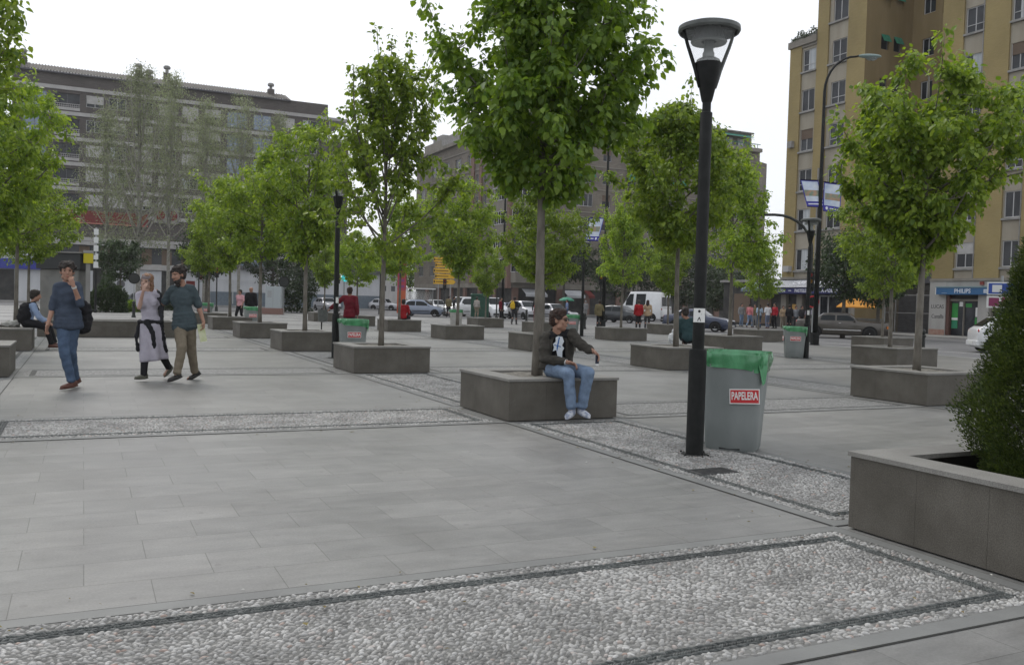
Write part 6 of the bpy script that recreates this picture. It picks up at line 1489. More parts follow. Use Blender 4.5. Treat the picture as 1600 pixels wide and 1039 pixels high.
g = MB(); g.quad((-2.715, -.78, 1.5), (-2.715, -.05, 1.5), (-2.66, -.05, 2.35), (-2.66, -.74, 2.35)); g.quad((-2.715, .05, 1.5), (-2.715, .78, 1.5), (-2.66, .74, 2.35), (-2.66, .05, 2.35)); g.build('rear_window', M_CGL, v)
g = MB(); g.bbox(-2.0, .6, -.6, .6, 2.88, 2.96, .02); g.build('roof_rack', M_BUMP, v)
c = gd(1093, 57.5); s_ = make_car('dark navy saloon car facing right behind the nearest lamp post', c, heading(.86, .5), P_NAVY, L=4.3, W=1.7, H=1.38, xw=.75, xr1=.15, xr2=-1.0, xb=-1.55, belt=.9, tail=.98, nose=.68, hood=.9, wb=(-1.3, 1.3), bumper=P_NAVY)
c = gd(1318, 53); mc = make_car('large old brown saloon with chrome trim in front of the orange awning', c, heading(.93, .36), P_BRN, L=4.95, W=1.85, H=1.42, xw=.8, xr1=.35, xr2=-1.05, xb=-1.5, belt=.96, tail=.99, nose=.88, hood=.96, wb=(-1.45, 1.4), wr=.33, chrome=True, trim=M_CHR, name='car')
g = MB(); g.box(2.46, 2.50, -.34, .34, .5, .93); g.build('radiator_frame', M_CHR, mc); g = MB()
for k in range(9): g.box(2.5, 2.515, -.28 + .065 * k, -.25 + .065 * k, .53, .89)
g.build('radiator_bars', M_BUMP, mc)
g = MB()
for sgn in (1, -1): g.tube([(.86, sgn * .80, .93), (.32, sgn * .70, 1.38), (-1.0, sgn * .69, 1.38), (-1.6, sgn * .78, .95)], .016, 5)
g.build('window_trim', M_CHR, mc)
for sgn in (1, -1): g = MB(); g.box(2.25, 2.44, sgn * .84 - .08, sgn * .84 + .08, .62, .76); g.build('indicator', M_IND, mc)
c = gd(1600, 41.5); make_car('small white car at the right edge, half hidden by the conifer', c, heading(.97, .2), P_WH, L=3.75, W=1.65, H=1.5, xw=1.12, xr1=.55, xr2=-1.15, xb=-1.74, belt=.98, tail=.98, nose=.78, hood=1.0, wb=(-1.28, 1.22), wr=.30, bumper=P_WH)
GP = 'cars parked along the far kerb'
def far_car(lab, px_, dep, p, h, **k): c = gd(px_, dep); return make_car(lab, c, h, p, group=GP, **k)
far_car('silver people carrier facing the viewer, right of the yellow backpack', 820, 78, P_SG, heading(.45, .85), L=4.2, W=1.75, H=1.62, xw=1.1, xr1=.4, xr2=-1.6, xb=-1.95, belt=.98, tail=1.05, nose=.75, hood=1.0, wb=(-1.3, 1.3))
far_car('silver car left of the seated man’s head, under the shop awning', 866, 82, P_SG, heading(.5, .8), L=4.3, W=1.72, H=1.45, xw=.85, xr1=.2, xr2=-1.2, xb=-1.8, tail=1.0)
far_car('dark blue-grey car between the white van and the silver people carrier', 797, 86, P_BLU, heading(.4, .9), L=4.2, H=1.42)
vk = dict(L=4.3, W=1.75, H=1.85, hood=1.12, nose=.8, xw=1.25, xr1=.65, xr2=-1.95, xb=-2.05, belt=1.1, tail=1.1, wb=(-1.35, 1.3), cat='van', name='van')
far_car('white delivery van facing the viewer, right of the green container', 765, 79, P_WH, heading(.5, .85), **vk)
far_car('white delivery van behind the brown-coated person, left of the green container', 722, 84, P_WH, heading(-.55, .8), **vk)
far_car('small white car far behind the bonnet of the silver-blue hatchback', 683, 100, P_WH, heading(.5, .85), L=3.8, H=1.5)
far_car('pale grey saloon far away between the orange tree and the left lamp post', 511, 96, P_SG, heading(.55, .8), L=4.3, H=1.4)
far_car('white car far off in the street mouth, beside the woman in dark red', 565, 118, P_WH, heading(.9, .3), L=4.0, H=1.45)
far_car('silver car far off in the street mouth, left of the red pillar', 602, 112, P_SG, heading(.9, .3), L=4.0, H=1.45)
far_car('dark car parked behind the walking woman, beyond the hedge', 233, 88, P_DK, heading(1, .1), L=4.2, H=1.42)
c = gd(903, 80); t = thing('scooter', 'white motor scooter beside the green parasol', 'scooter', (c.x, c.y, -.14), heading(.9, .3))
g = MB(); g.ell((-.35, 0, .55), (.42, .16, .22)); g.ell((.45, 0, .6), (.12, .2, .33)); g.box(-.2, .45, -.14, .14, .22, .3); g.build('body', P_WH, t, smooth=True)
g = MB(); g.ell((-.35, 0, .8), (.36, .13, .07)); g.build('seat', BLK, t, smooth=True)
g = MB(); g.tube([(.5, 0, .3), (.4, 0, 1.0)], .03, 6); g.tube([(.4, -.3, 1.02), (.4, .3, 1.02)], .02, 6); g.build('handlebar', M_BUMP, t)
for x in (-.55, .62): g = MB(); g.lathe([(.14, -.05), (.23, -.05), (.25, 0), (.23, .05), (.14, .05)], 16); Mx = Matrix.Translation((x, 0, .25)) @ Matrix.Rotation(PI / 2, 4, 'X'); g.v = [tuple(Mx @ Vector(p)) for p in g.v]; g.build('wheel', M_TYRE, t)
# ================================================================== buildings
def brick_mat(name, c1, c2, mort, scale=1.0):
    m = bpy.data.materials.new(name); m.use_nodes = True; nt = m.node_tree; b = nt.nodes['Principled BSDF']; L = nt.links.new
    tc = _n(nt, 'ShaderNodeTexCoord'); sp = _n(nt, 'ShaderNodeSeparateXYZ'); L(tc.outputs['Object'], sp.inputs[0])
    ad = _n(nt, 'ShaderNodeMath', operation='ADD'); L(sp.outputs['X'], ad.inputs[0]); L(sp.outputs['Y'], ad.inputs[1])
    cb = _n(nt, 'ShaderNodeCombineXYZ'); L(ad.outputs[0], cb.inputs['X']); L(sp.outputs['Z'], cb.inputs['Y'])
    br = _n(nt, 'ShaderNodeTexBrick'); L(cb.outputs[0], br.inputs['Vector']); br.inputs['Scale'].default_value = scale
    br.inputs['Brick Width'].default_value = .5; br.inputs['Row Height'].default_value = .14; br.inputs['Mortar Size'].default_value = .012
    br.inputs['Color1'].default_value = (*c1, 1); br.inputs['Color2'].default_value = (*c2, 1); br.inputs['Mortar'].default_value = (*mort, 1)
    nz = _n(nt, 'ShaderNodeTexNoise'); nz.inputs['Scale'].default_value = .35; nz.inputs['Detail'].default_value = 7; L(tc.outputs['Object'], nz.inputs['Vector'])
    mr = _n(nt, 'ShaderNodeMapRange'); mr.inputs['From Min'].default_value = .3; mr.inputs['From Max'].default_value = .7; mr.inputs['To Min'].default_value = .82; mr.inputs['To Max'].default_value = 1.12; L(nz.outputs['Fac'], mr.inputs[0])
    x = _n(nt, 'ShaderNodeMixRGB', blend_type='MULTIPLY'); x.inputs[0].default_value = 1; L(br.outputs['Color'], x.inputs[1]); L(mr.outputs[0], x.inputs[2]); L(x.outputs[0], b.inputs['Base Color']); b.inputs['Roughness'].default_value = .9
    return m
def render_mat(name, c1, c2):     # rendered wall, rain-streaked
    return mat(name, c1, .9, spec=.2, col2=c2, ns=1.1, detail=9, bump=.12, bs=25, stretch=(1, 1, .22), ramp=(.3, .75))
B_DK = brick_mat('dark_brick', (.078, .068, .063), (.10, .086, .08), (.10, .095, .092))
B_YEL = brick_mat('yellow_brick', (.26, .202, .085), (.285, .222, .1), (.26, .207, .1), scale=2.2)
B_GRY = brick_mat('grey_brick', (.15, .13, .105), (.195, .17, .14), (.165, .15, .13))
B_ROSE = render_mat('rose_render', (.17, .11, .09), (.22, .145, .12)); B_BAND = render_mat('pale_band', (.33, .32, .31), (.42, .41, .40)); B_PAN = render_mat('beige_panel', (.27, .24, .19), (.36, .33, .27))
B_STO = render_mat('stone_wall', (.19, .175, .15), (.26, .24, .21)); B_OCH = render_mat('ochre_render', (.20, .15, .075), (.26, .2, .11)); B_WHT = render_mat('white_wall', (.45, .46, .48), (.56, .57, .59))
B_TRIM = mat('window_trim', (.45, .45, .45), .5); B_TRIMD = mat('window_trim_dark', (.1, .1, .11), .5); B_GL = mat('window_glass', (.014, .016, .02), .08, spec=.3, col2=(.04, .044, .05), ns=.7)
B_BLIND = mat('roller_blind', (.33, .325, .31), .7, col2=(.42, .41, .40), ns=2); B_BLINDD = mat('blind_brown', (.12, .085, .06), .7); B_CURT = mat('curtain', (.33, .36, .38), .9, col2=(.5, .52, .53), ns=5, stretch=(1, 1, .1)); B_AWN = mat('awning_green', (.02, .14, .085), .8, col2=(.03, .19, .12))
B_TILE = mat('roof_tiles', (.09, .083, .075), .9, col2=(.2, .185, .17), ns=7, stretch=(1, 1, .3)); B_DARK = mat('shop_dark', (.02, .02, .021), .6, col2=(.05, .048, .045), ns=1.5); B_CONC = mat('concrete', (.2, .2, .19), .85, col2=(.28, .27, .26), ns=2)
B_GLB = mat('blue_glass', (.06, .10, .16), .08, spec=.9, col2=(.12, .18, .26), ns=.4, coat=.5)
def window(F, par, a0, a1, z0, z1, dep=.15, style='two', blind=0, fr=None, glass=None, bm=None, rail=False, curtain=0, name='window'):
    fr = fr or B_TRIM; mb = MB(); t = .055; d0, d1 = -dep - .02, -dep + .035
    fbox(mb, F, a0, a0 + t, z0, z1, d0, d1); fbox(mb, F, a1 - t, a1, z0, z1, d0, d1); fbox(mb, F, a0 + t, a1 - t, z0, z0 + t, d0, d1); fbox(mb, F, a0 + t, a1 - t, z1 - t, z1, d0, d1)
    n = {'two': 1, 'three': 2, 'four': 3, 'one': 0}[style]
    for k in range(n): c = a0 + (a1 - a0) * (k + 1) / (n + 1); fbox(mb, F, c - t * .5, c + t * .5, z0 + t, z1 - t, d0, d1 - .004)
    if rail: zz = z0 + (z1 - z0) * .3; fbox(mb, F, a0 + t, a1 - t, zz - .02, zz + .02, d0, d1 + .01)
    w = mb.build(name, fr, par)
    g = MB(); g.quad(F.P(a0 + t, z0 + t, -dep), F.P(a1 - t, z0 + t, -dep), F.P(a1 - t, z1 - t, -dep), F.P(a0 + t, z1 - t, -dep)); g.build('pane', glass or B_GL, w)
    if curtain: g = MB(); e = (a1 - a0) * curtain; fbox(g, F, a0 + t, a0 + e, z0 + t, z1 - t, -dep + .004, -dep + .008); g.build('curtain', B_CURT, w)
    if blind: g = MB(); zb = z1 - (z1 - z0) * blind; fbox(g, F, a0 + t, a1 - t, zb, z1 - .01, -dep + .04, -dep + .06); g.build('blind', bm or B_BLIND, w)
    return w
def bpart(name, m_, par, boxes=None, mb=None):
    mb = mb or MB()
    for F, *b in (boxes or []): fbox(mb, F, *b)
    return mb.build(name, m_, par)
# ---------------- dark brick apartment block on the left
rw_ = random.Random(12)
LB = thing('apartment_block', 'long dark brick apartment block with pale floor bands, behind the poplars on the left', 'building', (0, 0, 0))
F = Fr((0, 114), 0.0)
X0, X1 = -12.4, 25.85; holes = []; wins = []
colsL = [(-11.3, -8.7, 'g'), (-7.9, -5.07, 'b'), (-4.35, -2.41, 'w'), (-1.82, .17, 'w'), (1.28, 3.3, 'w'), (4.08, 6.15, 'w'), (6.87, 8.83, 'w'), (9.62, 11.63, 'w'), (12.44, 14.98, 'g'), (15.81, 18.16, 'g'), (19.3, 21.3, 'w'), (22.4, 24.4, 'w')]
for fl in range(8):
    zt = 25.45 - 3.06 * fl
    if zt - 1.5 < 1.5: break
    for a0, a1, k in colsL:
        if zt < 11.6 and a1 < 12: continue
        if zt < 5.5 and a0 > 12: continue
        z0 = zt - (2.05 if k != 'w' else 1.45); holes.append((a0, a1, z0, zt)); wins.append((a0, a1, z0, zt, k, fl))
mb = MB(); fwall(mb, F, X0, X1, -.2, 27.9, holes, .3)
mb.quad(F.P(X1, -.2, 0), F.P(X1, -.2, -14), F.P(X1, 27.9, -14), F.P(X1, 27.9, 0)); mb.quad(F.P(X0, -.2, 0), F.P(X0, 27.9, 0), F.P(X0, 27.9, -14), F.P(X0, -.2, -14)); mb.quad(F.P(X0, -.2, -14), F.P(X0, 27.9, -14), F.P(X1, 27.9, -14), F.P(X1, -.2, -14))
mb.quad(F.P(X0, 27.7, 0), F.P(X1, 27.7, 0), F.P(X1, 27.7, -14), F.P(X0, 27.7, -14))
mb.build('wall', B_DK, LB)
for fl in range(8):
    z = 25.85 - 3.06 * fl
    if z < 4: break
    bpart('floor_band', B_BAND, LB, [(F, X0 - .02, X1 + .02, z - .03, z + .42, .004, .12)])
for (a0, a1, z0, zt, k, fl) in wins:
    if k == 'w':
        r_ = rw_.random(); window(F, LB, a0, a1, z0, zt, .1, 'two', blind=1.0 if r_ < .35 else (.7 if r_ < .65 else 0), curtain=.4 if r_ > .8 else 0)
    elif k == 'g': window(F, LB, a0, a1, z0, zt, .06, 'two', rail=True, fr=B_TRIMD, glass=B_GLB)
    else:
        window(F, LB, a0, a1, z0 + .1, zt, .28, 'two', fr=B_TRIMD)
        mb = MB(); fbox(mb, F, a0, a1, z0 + .72, z0 + .78, 0, .05); fbox(mb, F, a0, a1, z0 + .45, z0 + .5, 0, .05)
        for q in range(12): c = a0 + (a1 - a0) * (q + .5) / 12; fbox(mb, F, c - .02, c + .02, z0, z0 + .78, .01, .04)
        fbox(mb, F, a0, a1, z0 - .02, z0 + .32, 0, .06); mb.build('balcony_rail', B_BAND, LB)
# tiled pitched roof over most of the block
mb = MB(); K = 96
mb.quad(F.P(X0 - .3, 27.85, .5), F.P(20.6, 27.85, .5), F.P(20.6, 29.2, -3.2), F.P(X0 + 1.6, 29.2, -3.2)); mb.quad(F.P(X0 - .3, 27.85, .5), F.P(X0 + 1.6, 29.2, -3.2), F.P(X0 + 1.6, 29.2, -8), F.P(X0 - .3, 27.85, -12))
mb.quad(F.P(20.6, 27.85, .5), F.P(20.6, 27.7, -.0), F.P(20.6, 27.7, -8), F.P(20.6, 29.2, -3.2))
for k in range(K):
    a = X0 + (20.4 - X0) * k / K; f0 = F.P(a, 27.87, .52); f1 = F.P(max(a, X0 + 1.6), 29.23, -3.2); mb.tube([f0, f1], .085, 5)
mb.build('roof', B_TILE, LB)
bpart('eaves', B_TRIMD, LB, [(F, X0 - .35, 20.7, 27.68, 27.84, .004, .48)])
for px_, hh in ((36, 1.5), (217, 1.5), (234, .9), (261, 1.7), (424, 1.2)):
    c = (atd(px_, 120, 134)); a = c.x; base_z = 28.6 if px_ < 440 else 27.9
    d_ = CAM + ray(px_, 120) * ((116.0 - CAM.y) / ray(px_, 120).y); a = d_.x
    mb = MB(); fbox(mb, F, a - .42, a + .42, 28.1, 28.6 + hh * .75, -2.6, -1.8); ch = mb.build('chimney', B_DK, LB)
    mb = MB(); o = F.P(a, 0, -2.2); mb.lathe([(0, 28.6 + hh * .75), (.2, 28.6 + hh * .75), (.2, 28.7 + hh), (.42, 28.75 + hh), (.45, 29.0 + hh), (.3, 29.15 + hh), (0, 29.2 + hh)], 10, cx=o.x, cy=o.y); mb.build('chimney_cap', B_CONC, ch)
mb = MB(); o = F.P(8.2, 0, .2); fbox(mb, F, 7.5, 8.25, 23.35, 23.95, .02, .4); mb.build('air_conditioner', B_BAND, LB)
bpart('wing', B_DK, LB, [(F, X1 + .004, 29.2, -.2, 23.1, -9, -1.2)]); bpart('wing_roof', B_BAND, LB, [(F, X1 + .004, 28.9, 26.0, 26.4, -9, -.9)]); bpart('wing_slab', B_BAND, LB, [(F, X1 + .004, 29.3, 23.104, 23.5, -9, -.9)])
[bpart('wing_post', B_TRIM, LB, [q]) for q in [(F, 26.3, 26.5, 23.504, 25.996, -1.5, -1.2), (F, 28.5, 28.7, 23.504, 25.996, -1.5, -1.2), (F, 27.3, 27.4, 23.504, 25.996, -6.5, -6.2)]]
# shop band: red sign, dark recess, pale ledges
bpart('red_sign_band', mat('sign_red', (.17, .028, .024), .6, col2=(.13, .022, .02)), LB, [(F, -9.8, 2.9, 9.75, 11.2, .14, .3)])
bpart('red_sign_edge', mat('sign_red_pale', (.5, .2, .16), .5), LB, [(F, -9.8, 2.9, 9.6, 9.72, .14, .34)])
sgn = bpart('sign_disc_box', B_CONC, LB, [(F, 3.6, 6.6, 10.2, 12.2, .13, .28)])
mb = MB()
for cx_ in (4.3, 5.8): o = F.P(cx_, 11.2, .29); mb.add([o + Vector((.62 * math.cos(q), -.01, .62 * math.sin(q))) for q in np.linspace(0, 2 * PI, 21)[:-1]], [tuple(range(20))])
mb.build('sign_disc', MATS['sign_red'], sgn)
bpart('mezzanine_glass', B_GL, LB, [(F, -8, 12.5, 4.6, 6.9, .02, .1)]); bpart('mezzanine_blinds', MATS['blind_brown'], LB, [(F, -5 + 2.4 * k, -3.8 + 2.4 * k, 4.8, 6.8, .11, .14) for k in range(7)])
bpart('mezzanine_ledge', B_BAND, LB, [(F, -9, 12.5, 6.94, 7.4, .13, .6), (F, -9, 12.5, 4.1, 4.5, .13, .5)])
bpart('shopfront', B_WHT, LB, [(F, -8, -3.4, -.2, 4.05, .02, .2), (F, -1.2, 4.6, -.2, 4.05, .02, .2), (F, 6.2, 11.9, -.2, 4.05, .02, .2)])
[bpart('shop_opening', B_DARK, LB, [q]) for q in ((F, -3.38, -1.22, -.2, 4.05, .02, .15), (F, 4.62, 6.18, -.2, 4.05, .02, .15))]
mb = MB()
for (a_, z_, r_) in ((-.2, 2.2, .5), (2.4, 2.6, .45)): o = F.P(a_, z_, .21); mb.add([o + Vector((r_ * math.cos(q), 0, r_ * math.sin(q))) for q in np.linspace(0, 2 * PI, 21)[:-1]], [tuple(range(20))])
mb.build('round_poster', B_TRIMD, LB); bpart('red_poster', MATS['sign_red'], LB, [(F, 7.6, 8.7, 1.9, 2.9, .21, .23), (F, 9.3, 11.5, 3.1, 3.9, .21, .24)])
# blue shop band at the far left, low annexe
AX = thing('low_shop', 'low shop with a blue band at the far left edge behind the tree trunks', 'building', (0, 0, 0))
F2 = Fr((0, 104), 0.0)
bpart('wall', B_WHT, AX, [(F2, -24, -8.5, -.2, 6.2, -6, 0)]); bpart('blue_band', mat('band_blue', (.03, .04, .25), .5), AX, [(F2, -24, -8.45, 3.5, 4.6, .004, .5)]); [bpart('shop_opening', B_DARK, AX, [q]) for q in ((F2, -14, -11.4, -.2, 3.4, .004, .06), (F2, -20, -16, -.2, 3.4, .004, .06))]
# long white hoarding wall with dark roof
WW = thing('white_wall_building', 'long low white-walled building with a dark roof edge, behind the left lamp post', 'building', (0, 0, 0))
F3 = Fr((0, 100), 0.0)
bpart('wall', B_WHT, WW, [(F3, 9.8, 29.5, 1.6, 4.3, -7, 0)]); bpart('plinth', mat('plinth_bluegrey', (.12, .15, .18), .8, col2=(.16, .19, .22)), WW, [(F3, 9.8, 29.5, -.2, 1.596, -7, .02)])
bpart('roof', B_TRIMD, WW, [(F3, 9.5, 29.8, 4.304, 4.75, -7.3, .5)]); bpart('fence_rail', B_TRIM, WW, [(F3, 10, 15, 2.95, 3.0, .3, .34), (F3, 11.4, 11.5, .2, 3, .3, .35), (F3, 14.4, 14.5, .2, 3, .3, .35)])
bpart('graffiti', mat('spray_teal', (.2, .28, .34), .8), WW, [(F3, 23.6, 23.8, 2.6, 3.3, .004, .01), (F3, 26.5, 27.6, 3.8, 3.95, .004, .01), (F3, 19.6, 19.75, 2.8, 3.5, .004, .01)])
# ---------------- stone corner building in the middle
CX, CY = 42.93, 88.9
MBD = thing('corner_building', 'tall grey stone corner building with glazed bays, behind the big round tree', 'building', (0, 0, 0))
FB = Fr((CX, CY), 0.0)                       # faces the plaza (-Y)
FA = Fr((CX, CY), PI / 2, -1)                # faces -X, a runs away (+Y)
HB = 23.2; holesB, holesA = [], []; WB, WA = [], []
Wd = 38.0
for fl in range(8):
    z0 = 4.9 + 2.95 * fl
    if z0 + 1.5 > HB: break
    a = 5.2; k = 0
    while a < Wd - 2.2:
        w_ = (1.3, 2.6, 1.25, 1.9)[k % 4]; holesB.append((a, a + w_, z0, z0 + 1.6)); WB.append((a, a + w_, z0, z0 + 1.6, k)); a += w_ + (1.9, 1.4, 2.3, 1.6)[k % 4]; k += 1
    for i, (a0, w_) in enumerate(((5.6, 1.0), (8.6, .9), (11.2, .9), (14.2, 1.1), (17.6, 2.2), (22, 2.2), (27, 2.2), (32, 2.2))):
        holesA.append((a0, a0 + w_, z0, z0 + 1.55)); WA.append((a0, a0 + w_, z0, z0 + 1.55, i))
mb = MB(); fwall(mb, FB, 0, Wd, 3.7, HB, holesB, .25); fwall(mb, FA, 0, 36, 3.7, HB, holesA, .25)
mb.quad(FB.P(0, HB, 0), FB.P(Wd, HB, 0), FB.P(Wd, HB, -14), FB.P(0, HB, -14)); mb.quad((CX, CY + 14, HB), (CX + 14, CY + 14, HB), (CX + 14, CY + 36, HB), (CX, CY + 36, HB))
mb.quad((CX, CY + 36, 3.7), (CX + 14, CY + 36, 3.7), (CX + 14, CY + 36, HB), (CX, CY + 36, HB))
# rounded far end
pts = [(CX + Wd, CY), (CX + Wd + 2.2, CY + 1.0), (CX + Wd + 3.6, CY + 3.2), (CX + Wd + 4.2, CY + 6.5), (CX + Wd + 4.4, CY + 14)]
for (p, q) in zip(pts[:-1], pts[1:]): mb.quad((*p, 3.7), (*q, 3.7), (*q, HB - 1.2), (*p, HB - 1.2))
mb.add([(*p, HB - 1.2) for p in pts] + [(CX + Wd, CY + 14, HB - 1.2)], [(0, 1, 2, 3, 4, 5)])
mb.build('wall', B_GRY, MBD)
nw = 0
for (a0, a1, z0, z1, k) in WB:
    if CX + a0 > 85: continue
    r_ = rw_.random()
    if k % 4 == 1:
        w = window(FB, MBD, a0, a1, z0, z1, .1, 'four', glass=B_GL, curtain=.3 if r_ > .5 else 0)
    else: w = window(FB, MBD, a0, a1, z0, z1, .14, 'two', blind=(.5 if r_ < .35 else 0), bm=B_BLIND if r_ < .2 else B_BLINDD)
    if r_ > .86: g = MB(); g.quad(FB.P(a0, z1, .02), FB.P(a1, z1, .02), FB.P(a1, z0 + .7, .8), FB.P(a0, z0 + .7, .8)); g.build('awning', B_AWN, w)
for (a0, a1, z0, z1, k) in WA: window(FA, MBD, a0, a1, z0, z1, .14, 'two' if k < 4 else 'four')
bandsB = [(FB, 0.004, Wd, 7.0 + 2.95 * f - .0, 7.16 + 2.95 * f, .004, .09) for f in range(6)]
bpart('string_course', B_STO, MBD, bandsB + [(FA, 4.2, 36, 7.0 + 2.95 * f, 7.16 + 2.95 * f, .004, .09) for f in range(6)])
bpart('cornice', B_STO, MBD, [(FB, -.3, Wd, HB + .004, HB + .5, -14, .5), (FA, 14.3, 36, HB + .004, HB + .5, -14, .45)])
bpart('pier', B_ROSE, MBD, [(FA, 4.3, 5.2, 3.7, HB - .05, .01, .25), (FA, 10.0, 10.8, 3.7, HB - .05, .01, .2), (FA, 12.6, 13.6, 3.7, HB - .05, .01, .2)])
for fl in range(7):      # glazed corner bays
    z0 = 4.6 + 2.95 * fl; mb = MB(); q = 1.15; pl = [(CX - q, CY + 4.1), (CX - q, CY + .9), (CX - .2, CY - q), (CX + 3.6, CY - q), (CX + 4.6, CY - .02), (CX + 4.6, CY + .5), (CX + .5, CY + 4.1)]
    mb.prism(pl, z0 - .9, z0 + .35); by = mb.build('bay_parapet', B_STO, MBD)
    mb = MB(); pi = [(CX + (x - CX) * .93 + .08, CY + (y - CY) * .93 + .08) for x, y in pl]; mb.prism(pi, z0 + .36, z0 + 2.04); mb.build('bay_glass', B_GL, by)
    mb = MB()
    for i in range(4):
        p, r_ = Vector(pl[i]), Vector(pl[i + 1]); L_ = (r_ - p).length; n_ = max(2, int(L_ / .62))
        for k in range(n_ + 1):
            c = p.lerp(r_, k / n_); mb.box(c.x - .035, c.x + .035, c.y - .035, c.y + .035, z0 + .354, z0 + 2.03)
        M_ = Matrix.Translation((p.x, p.y, 0)) @ Matrix.Rotation(math.atan2((r_ - p).y, (r_ - p).x), 4, 'Z')
        for z_ in (z0 + .354, z0 + 1.93): mb.box(.04, L_ - .04, -.03, .03, z_, z_ + .09, M_)
    mb.build('bay_frame', B_TRIM, by)
c_ = Vector((CX - .72, CY - .1)); mb = MB(); mb.box(c_.x - .28, c_.x + .28, c_.y - .35, c_.y + .25, 3.0, HB - .3); mb.build('corner_pillar', B_ROSE, MBD)
bpart('attic', B_STO, MBD, [(FB, 2, Wd - .5, HB + .51, HB + 2.7, -12, -1.3)]); bpart('attic', B_STO, MBD, [(FA, 14.5, 36, HB + .51, HB + 2.3, -12, -1.2)]); bpart('attic_roof', B_TILE, MBD, [(FB, 1.8, Wd - .3, HB + 2.704, HB + 2.9, -12.2, -1.0)]); bpart('attic_rail', mat('rail_green', (.03, .18, .13), .6), MBD, [(FB, 27, Wd, HB + .51, HB + .6, -.1, .1), (FB, 27, Wd, HB + 1.1, HB + 1.16, -.1, .1)] + [(FB, 27 + .5 * k, 27.05 + .5 * k, HB + .6, HB + 1.1, -.03, .03) for k in range(22)])
mb = MB(); mb.add([FB.P(28.5, HB + 2.5, -1.28), FB.P(Wd - 1, HB + 2.5, -1.28), FB.P(Wd - 1, HB + 1.95, .0), FB.P(28.5, HB + 1.95, .0)], [(0, 1, 2, 3)]); mb.build('attic_awning', MATS['rail_green'], MBD)
[bpart('attic_window', B_TRIM, MBD, [(FB, a_, a_ + 1.1, HB + .8, HB + 1.9, -1.295, -1.24)]) for a_ in (29, 31, 33, 35)]
bpart('roof_block', B_CONC, MBD, [(FA, 20, 27, HB + .51, HB + 2.2, -6, -.6), (FA, 29, 33, HB + .51, HB + 3.2, -6, -1.5)])
bpart('ground_floor', B_DARK, MBD, [(FB, .3, Wd - .4, -.2, 3.1, -.6, -.3), (FA, .3, 36, -.2, 3.1, -.6, -.3)])
bpart('ground_lintel', B_STO, MBD, [(FB, -.05, Wd, 3.104, 3.696, -.6, .06), (FA, .07, 36, 3.104, 3.696, -.6, .06)])
[bpart('ground_pier', B_ROSE, MBD, [(q, a, a + .8, -.2, 3.1, -.29, .02)]) for q, a in [(FB, a) for a in (0, 6.2, 10.2, 15.0, 20.4, 25.6, 31, 36)] + [(FA, a) for a in (5, 10, 15, 20, 25, 30)]]
for a0, a1, m_, nm in ((1.2, 4.2, B_WHT, 'pale_shop_awning'), (7.0, 9.6, B_WHT, 'pale_shop_awning'), (10.1, 11.0, MATS['sign_red'], 'red_shop_sign')):
    mb = MB(); 
    mb.add([FB.P(a0, 3.0, .08), FB.P(a1, 3.0, .08), FB.P(a1, 2.35, 1.3), FB.P(a0, 2.35, 1.3), FB.P(a0, 2.05, 1.3), FB.P(a1, 2.05, 1.3)], [(0, 1, 2, 3), (3, 2, 5, 4)]); mb.build(nm, m_, MBD)
# street mouth: far buildings
for (x, y, w_, d_, h_, nm, m_) in ((31, 190, 14, 16, 15, 'far grey street building left of the corner building, seen through the airy tree', B_STO), (62, 232, 16, 20, 13, 'most distant pale building closing the street mouth', B_BAND)):
    t = thing('far_building', nm, 'building', (x, y, -.2)); Ff = Fr((0, 0), 0.0)
    hs = [(1.5 + 2.6 * i, 2.7 + 2.6 * i, 3.5 + 3 * j, 5 + 3 * j) for i in range(int((w_ - 2) / 2.6)) for j in range(int((h_ - 4) / 3))]
    mb = MB(); fwall(mb, Ff, 0, w_, 0, h_, hs, .2); mb.quad((0, 0, 0), (0, 0, h_), (0, d_, h_), (0, d_, 0)); mb.quad((w_, 0, 0), (w_, d_, 0), (w_, d_, h_), (w_, 0, h_)); mb.quad((0, 0, h_), (w_, 0, h_), (w_, d_, h_), (0, d_, h_)); mb.build('wall', m_, t)
    for h4 in hs: g = MB(); g.quad(Ff.P(h4[0], h4[2], -.18), Ff.P(h4[1], h4[2], -.18), Ff.P(h4[1], h4[3], -.18), Ff.P(h4[0], h4[3], -.18)); g.build('window', B_GL, t)
    bpart('cornice', B_BAND, t, [(Ff, -.2, w_ + .2, h_ + .004, h_ + .4, -d_, .3)])

# ---------------- yellow building on the right
YB = thing('yellow_building', 'tall yellow-ochre brick building with beige window columns, at the right', 'building', (0, 0, 0))
XL, XR = 45.0, 47.0
FL = Fr((XL, 0), PI / 2, -1)     # a = world Y, d outward -X
FR = Fr((XR, 0), PI / 2, -1)
fls = lambda k: 4.42 + 3.035 * k      # window sill heights
def column(F, a0, a1, zlo, zhi, w0, w1, yb, ztop, styles):
    """recessed beige strip holding a stack of windows"""
    hs = [(w0, w1, z, z + 1.62) for z in styles]
    mb = MB(); fwall(mb, F, a0, a1, zlo, zhi, hs, .12, -.12); mb.build('window_column', B_PAN, yb)
    for i, (h0, h1, z0, z1) in enumerate(hs):
        r_ = rw_.random(); window(F, yb, h0, h1, z0, z1, .22, 'two', blind=(.45 if r_ < .22 else 0), bm=B_BLINDD if r_ < .14 else B_BLIND, curtain=.6 if r_ > .7 else 0, rail=r_ > .45 and z0 > 9)
        bpart('sill', B_CONC, yb, [(F, a0, a1, z0 - .16, z0 - .03, -.115, .05)])
def piers(F, spans, zlo, zhi, yb, mt):
    mb = MB()
    for a0, a1 in spans: fbox(mb, F, a0, a1, zlo, zhi, -.5, 0)
    mb.build('pier', mt, yb)
zs = [fls(k) for k in range(9)]
